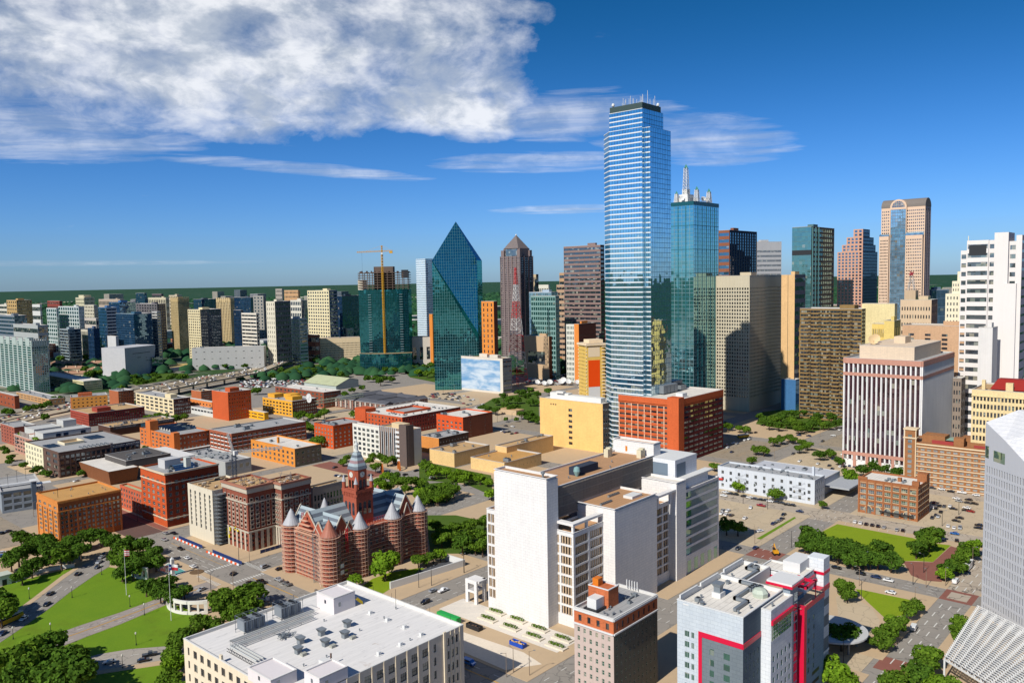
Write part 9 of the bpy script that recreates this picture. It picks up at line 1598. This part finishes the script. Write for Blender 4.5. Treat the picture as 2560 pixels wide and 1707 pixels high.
def skip_box(name,lab,x,y,rz,ln,wd,ht,mat,fill=None):
 r0=root(name,lab,name.replace('_',' '),x,y,.15,R(rz));b=MB();t=.12
 if name=='shipping_container':b.box(0,0,0,ln,wd,ht);b.build('shell',mat,r0);b=MB();[b.box(k*.6+.1,-.06,.2,k*.6+.35,0,ht-.2)for k in range(int(ln/.6))];b.build('rib',mat,r0,'stuff');b=MB();b.box(-.06,.1,.1,-.01,wd/2-.05,ht-.1);b.box(-.06,wd/2+.05,.1,-.01,wd-.1,ht-.1);b.build('door',mat,r0);b=MB();b.face([(.5,-.08,.3),(ln*.55,-.08,ht*.45),(.5,-.08,ht*.75)]);b.build('white_marking',WHITE,r0);return
 for q in((0,0,ln,t),(0,wd-t,ln,wd),(0,t,t,wd-t),(ln-t,t,ln,wd-t)):b.box(q[0],q[1],0,q[2],q[3],ht)
 b.face([(t,t,.3),(ln-t,t,.3),(ln-t,wd-t,.3),(t,wd-t,.3)]);b.build('bin',mat,r0);b=MB();[b.box(k*.9+.3,-.08,.05,k*.9+.42,0,ht)for k in range(int(ln/.9))];b.build('rib',mat,r0,'stuff');rr=random.Random(3)
 for k in range(16):b=MB();xx,yy=.4+rr.random()*(ln-1.4),.3+rr.random()*(wd-.8);b.box(xx,yy,.3,xx+.3+rr.random()*.7,yy+.2+rr.random()*.4,ht*(.5+rr.random()*(.75 if fill else .3)));b.build('debris',wallmat(fill or(120,96,80)),r0)
skip_box('shipping_container','green shipping container beside the planters',231.5,237.8,90,12,2.6,2.7,simple('container_green',(44,176,84),.5));skip_box('skip','dark open skip next to the green container',232.5,226,90,7.4,2.5,1.8,simple('skip_black',(40,40,44),.6));skip_box('skip','blue open skip full of broken timber',232.2,202,90,7,2.5,1.6,simple('skip_blue',(22,80,190),.5),(226,186,130))
PLS=sorted([(241.2,231.5),(241.0,218.5),(240.4,205.5),(239.6,193.2),(248.6,233.6),(248.3,221.2),(247.4,208.6),(246.3,195.4)],key=lambda t:screen_x(*t));BUSH=MB();rr=random.Random(6)
for k in range(5):blobcrown(BUSH,(0,-3+k*1.5,.9+rr.random()*.4),(.8,.8,.9),60,.22,k)
bushm=BUSH.mesh('shrubs',[LEAFM[1]]);pb=MB();pb.box(-1.7,-4.6,0,1.7,4.6,.55);plm=pb.mesh('planter_box',[wallmat((236,224,204))])
for i,(p,q)in enumerate(PLS):r0=root('planter',f'low stone planter of shrubs below the blank white wall, {ordinal(i, 8)}','planter',p,q,.14,0,'planters below the blank white wall');link(plm,'planter_box',r0);link(bushm,'shrubs',r0,'stuff')
slab('plaza_paving',rect(236,190,251,256),.0,.16,wallmat((240,230,216),'stone'));b=MB();b.prism([(226,231),(213.5,220),(213,196),(225,188.5),(228,200)],0,.18,0);b.build('ramp_deck',wallmat((240,226,206)),None,'structure')
for(lab,x,y)in(('tall tower crane by the gutted records tower with grey jib',238.5,429.5),):
 r0=root('tower_crane',lab,'crane',x,y,0);bl=simple('crane_blue',(70,84,104),.5,.2);b=MB();lattice(b,(0,0,0),(0,0,46),1.0,22,.14);b.build('mast',bl,r0,'stuff');gj=simple('crane_grey',(196,200,200),.5);b=MB();lattice(b,(0,0,47),(-22,12,45.6),.6,12,.13);lattice(b,(0,0,47),(24,-13,47.4),.6,13,.13);b.build('jib',gj,r0,'stuff');b=MB();lattice(b,(0,0,46),(-2.4,1.4,58),.5,8,.13);b.build('tower_head',gj,r0,'stuff');b=MB();b.box(-23.5,10.6,41,-20.6,13.6,46.4,0,True);b.build('counterweight',wallmat((206,212,206),'clean'),r0);b=MB();b.box(-1,-2.6,45.6,1.2,-.8,48);b.build('cab',WHITE,r0)
bp=root('pavilion','low bank pavilion with a long white roof between car parks','pavilion',668,172,0);b=MB();b.box(0,0,0,14,40,4.4);b.build('wall',wallmat((226,196,156)),bp);b=MB();b.box(-3,-3,4.41,17,43,5.4,0,True);b.build('roof',roofmat('white'),bp);b=MB();[b.face([(-.04,36-k*6,.6),(-.04,32-k*6,.6),(-.04,32-k*6,3.4),(-.04,36-k*6,3.4)])for k in range(6)];b.build('window_glass',glassmat('dark'),bp,'stuff');[add_unit(bp,4+(k%2)*5,4+k*5,5.4,k%4,0,.7)for k in range(7)]
gs=root('canopy','white filling station canopy in the far car park','canopy',611,596,0);b=MB();b.box(0,0,5,20,14,6,0,True);b.build('canopy_roof',roofmat('white'),gs);b=MB();[b.bar((x,y,0),(x,y,5),.3)for x in(4,16)for y in(4,10)];b.build('posts',STEEL,gs);gs=root('shop','low tan filling station shop beside its white canopy','shop',640,566,0);b=MB();b.box(0,0,0,13,26,5);b.build('wall',wallmat((206,180,146)),gs);b=MB();b.face([(0,0,5.05),(13,0,5.05),(13,26,5.05),(0,26,5.05)]);b.build('roof',roofmat('tan'),gs)
for i,(x,y)in enumerate(MISC['arches']):r0=root('arch',f'orange brick gateway arch in the square behind the clock tower, {"left" if i == 0 else "right"} one','arch',x,y,.1,R(60));b=MB();[b.bar((3.4*math.cos(R(180*k/12)),0,3+3.4*math.sin(R(180*k/12))),(3.4*math.cos(R(180*(k+1)/12)),0,3+3.4*math.sin(R(180*(k+1)/12))),.6)for k in range(12)];[b.box(x_-.7,-.7,0,x_+.7,.7,3.1)for x_ in(-3.4,3.4)];b.build('brick_arch',wallmat((206,116,52),'brick'),r0)
fb=root('footbridge','pale green truss footbridge between the yellow warehouse and the slate roofed apartments','bridge',0,0,0);b=MB();lattice(b,(511,741,15),(575,741,15.5),1.6,16,.22);b.build('truss',simple('bridge_green',(196,206,176),.6),fb,'stuff');b=MB();b.box(511,739.6,13.2,575,742.4,13.5,0,True);b.build('deck',LOTD,fb);fw2=root('round_sign','big white round lattice sign on the yellow warehouse corner','sign',509,752,14);b=MB();[b.bar((0,5*math.cos(R(30*k)),5+5*math.sin(R(30*k))),(0,5*math.cos(R(30*k+30)),5+5*math.sin(R(30*k+30))),.25)for k in range(12)];[b.bar((0,0,5),(0,5*math.cos(R(30*k)),5+5*math.sin(R(30*k))),.16)for k in range(12)];b.face([(.1,5*math.cos(R(30*k)),5+5*math.sin(R(30*k)))for k in range(12)]);b.build('wheel_lattice',WHITE,fw2)
dg=root('excavator','yellow excavator working by the road behind the red banded hotel','excavator',394,172,.1,R(40));ye=simple('digger_yellow',(240,170,30),.5);b=MB();b.box(-1.8,-1.2,1,1.4,1.2,2.3);b.build('body',ye,dg);b=MB();b.box(.2,.2,2.3,1.5,1.2,3.4);b.build('cab',CARGLASS,dg);b=MB();b.bar((1.2,-.4,2),(4,-.4,4.4),.28);b.bar((4,-.4,4.4),(5.6,-.4,2),.22);b.box(5.2,-.8,1.2,6.2,0,2.1,0,True);b.build('boom',ye,dg)
for s in(-1,1):b=MB();b.box(-2,s*1.1-.3,0,2,s*1.1+.3,.9);b.build('track',TYRE,dg)
tw=root('retaining_wall','white retaining wall of the tunnel ramp right of the courthouse','wall',0,0,0);b=MB();b.prism([(237.5,290.5),(281,285.2),(281,285.8),(237.5,291.1)],0,3.4);b.prism([(281,285.2),(281.6,285.2),(281.6,299),(281,299)],0,3.4);b.build('wall',WHITE,tw);b=MB();b.face([(242,291.2,.22),(281,286,.22),(281,298,.22),(262,298,.22)]);b.build('ramp_floor',ASPH,None,'structure')if False else b.build('ramp_floor',surf('dark_asphalt',(90,92,98),(76,78,84),.2),tw)
for(x0,y0,x1,y1,lab)in((213,292,214,316,'low dark stone wall along the avenue below the courthouse'),):r0=root('low_wall',lab,'wall',0,0,0);b=MB();b.box(x0,y0,0,x1,y1,1.1);b.build('wall',wallmat((120,112,104)),r0)
for i,(x,y,rz)in enumerate(((213.6,313,90),(216,300,0))):skip_box('roll_off_bin',('rusty open bin beside the low wall under the courthouse','dark open bin farther along the low wall under the courthouse')[i],x+1.6,y-6,rz,5,2,1.5,simple('rust',(110,70,50),.8))
sgn=root('round_bed','round bare earth flower bed on the tan pavement by the crossing','flower bed',190.6,384.5,.06);b=MB();b.lathe(0,0,[(3.4,0),(3.4,.22),(.02,.3)],20);b.build('soil',wallmat((120,96,70)),sgn)
um=root('umbrella','bright red umbrella beside the city bus','umbrella',104.2,392.5,.1);b=MB();b.bar((0,0,0),(0,0,2.2),.04);b.build('pole',WHITE,um);b=MB();b.lathe(0,0,[(1.6,2),(.02,2.7)],8);b.build('canopy',simple('umbrella_red',(226,40,40),.6),um)
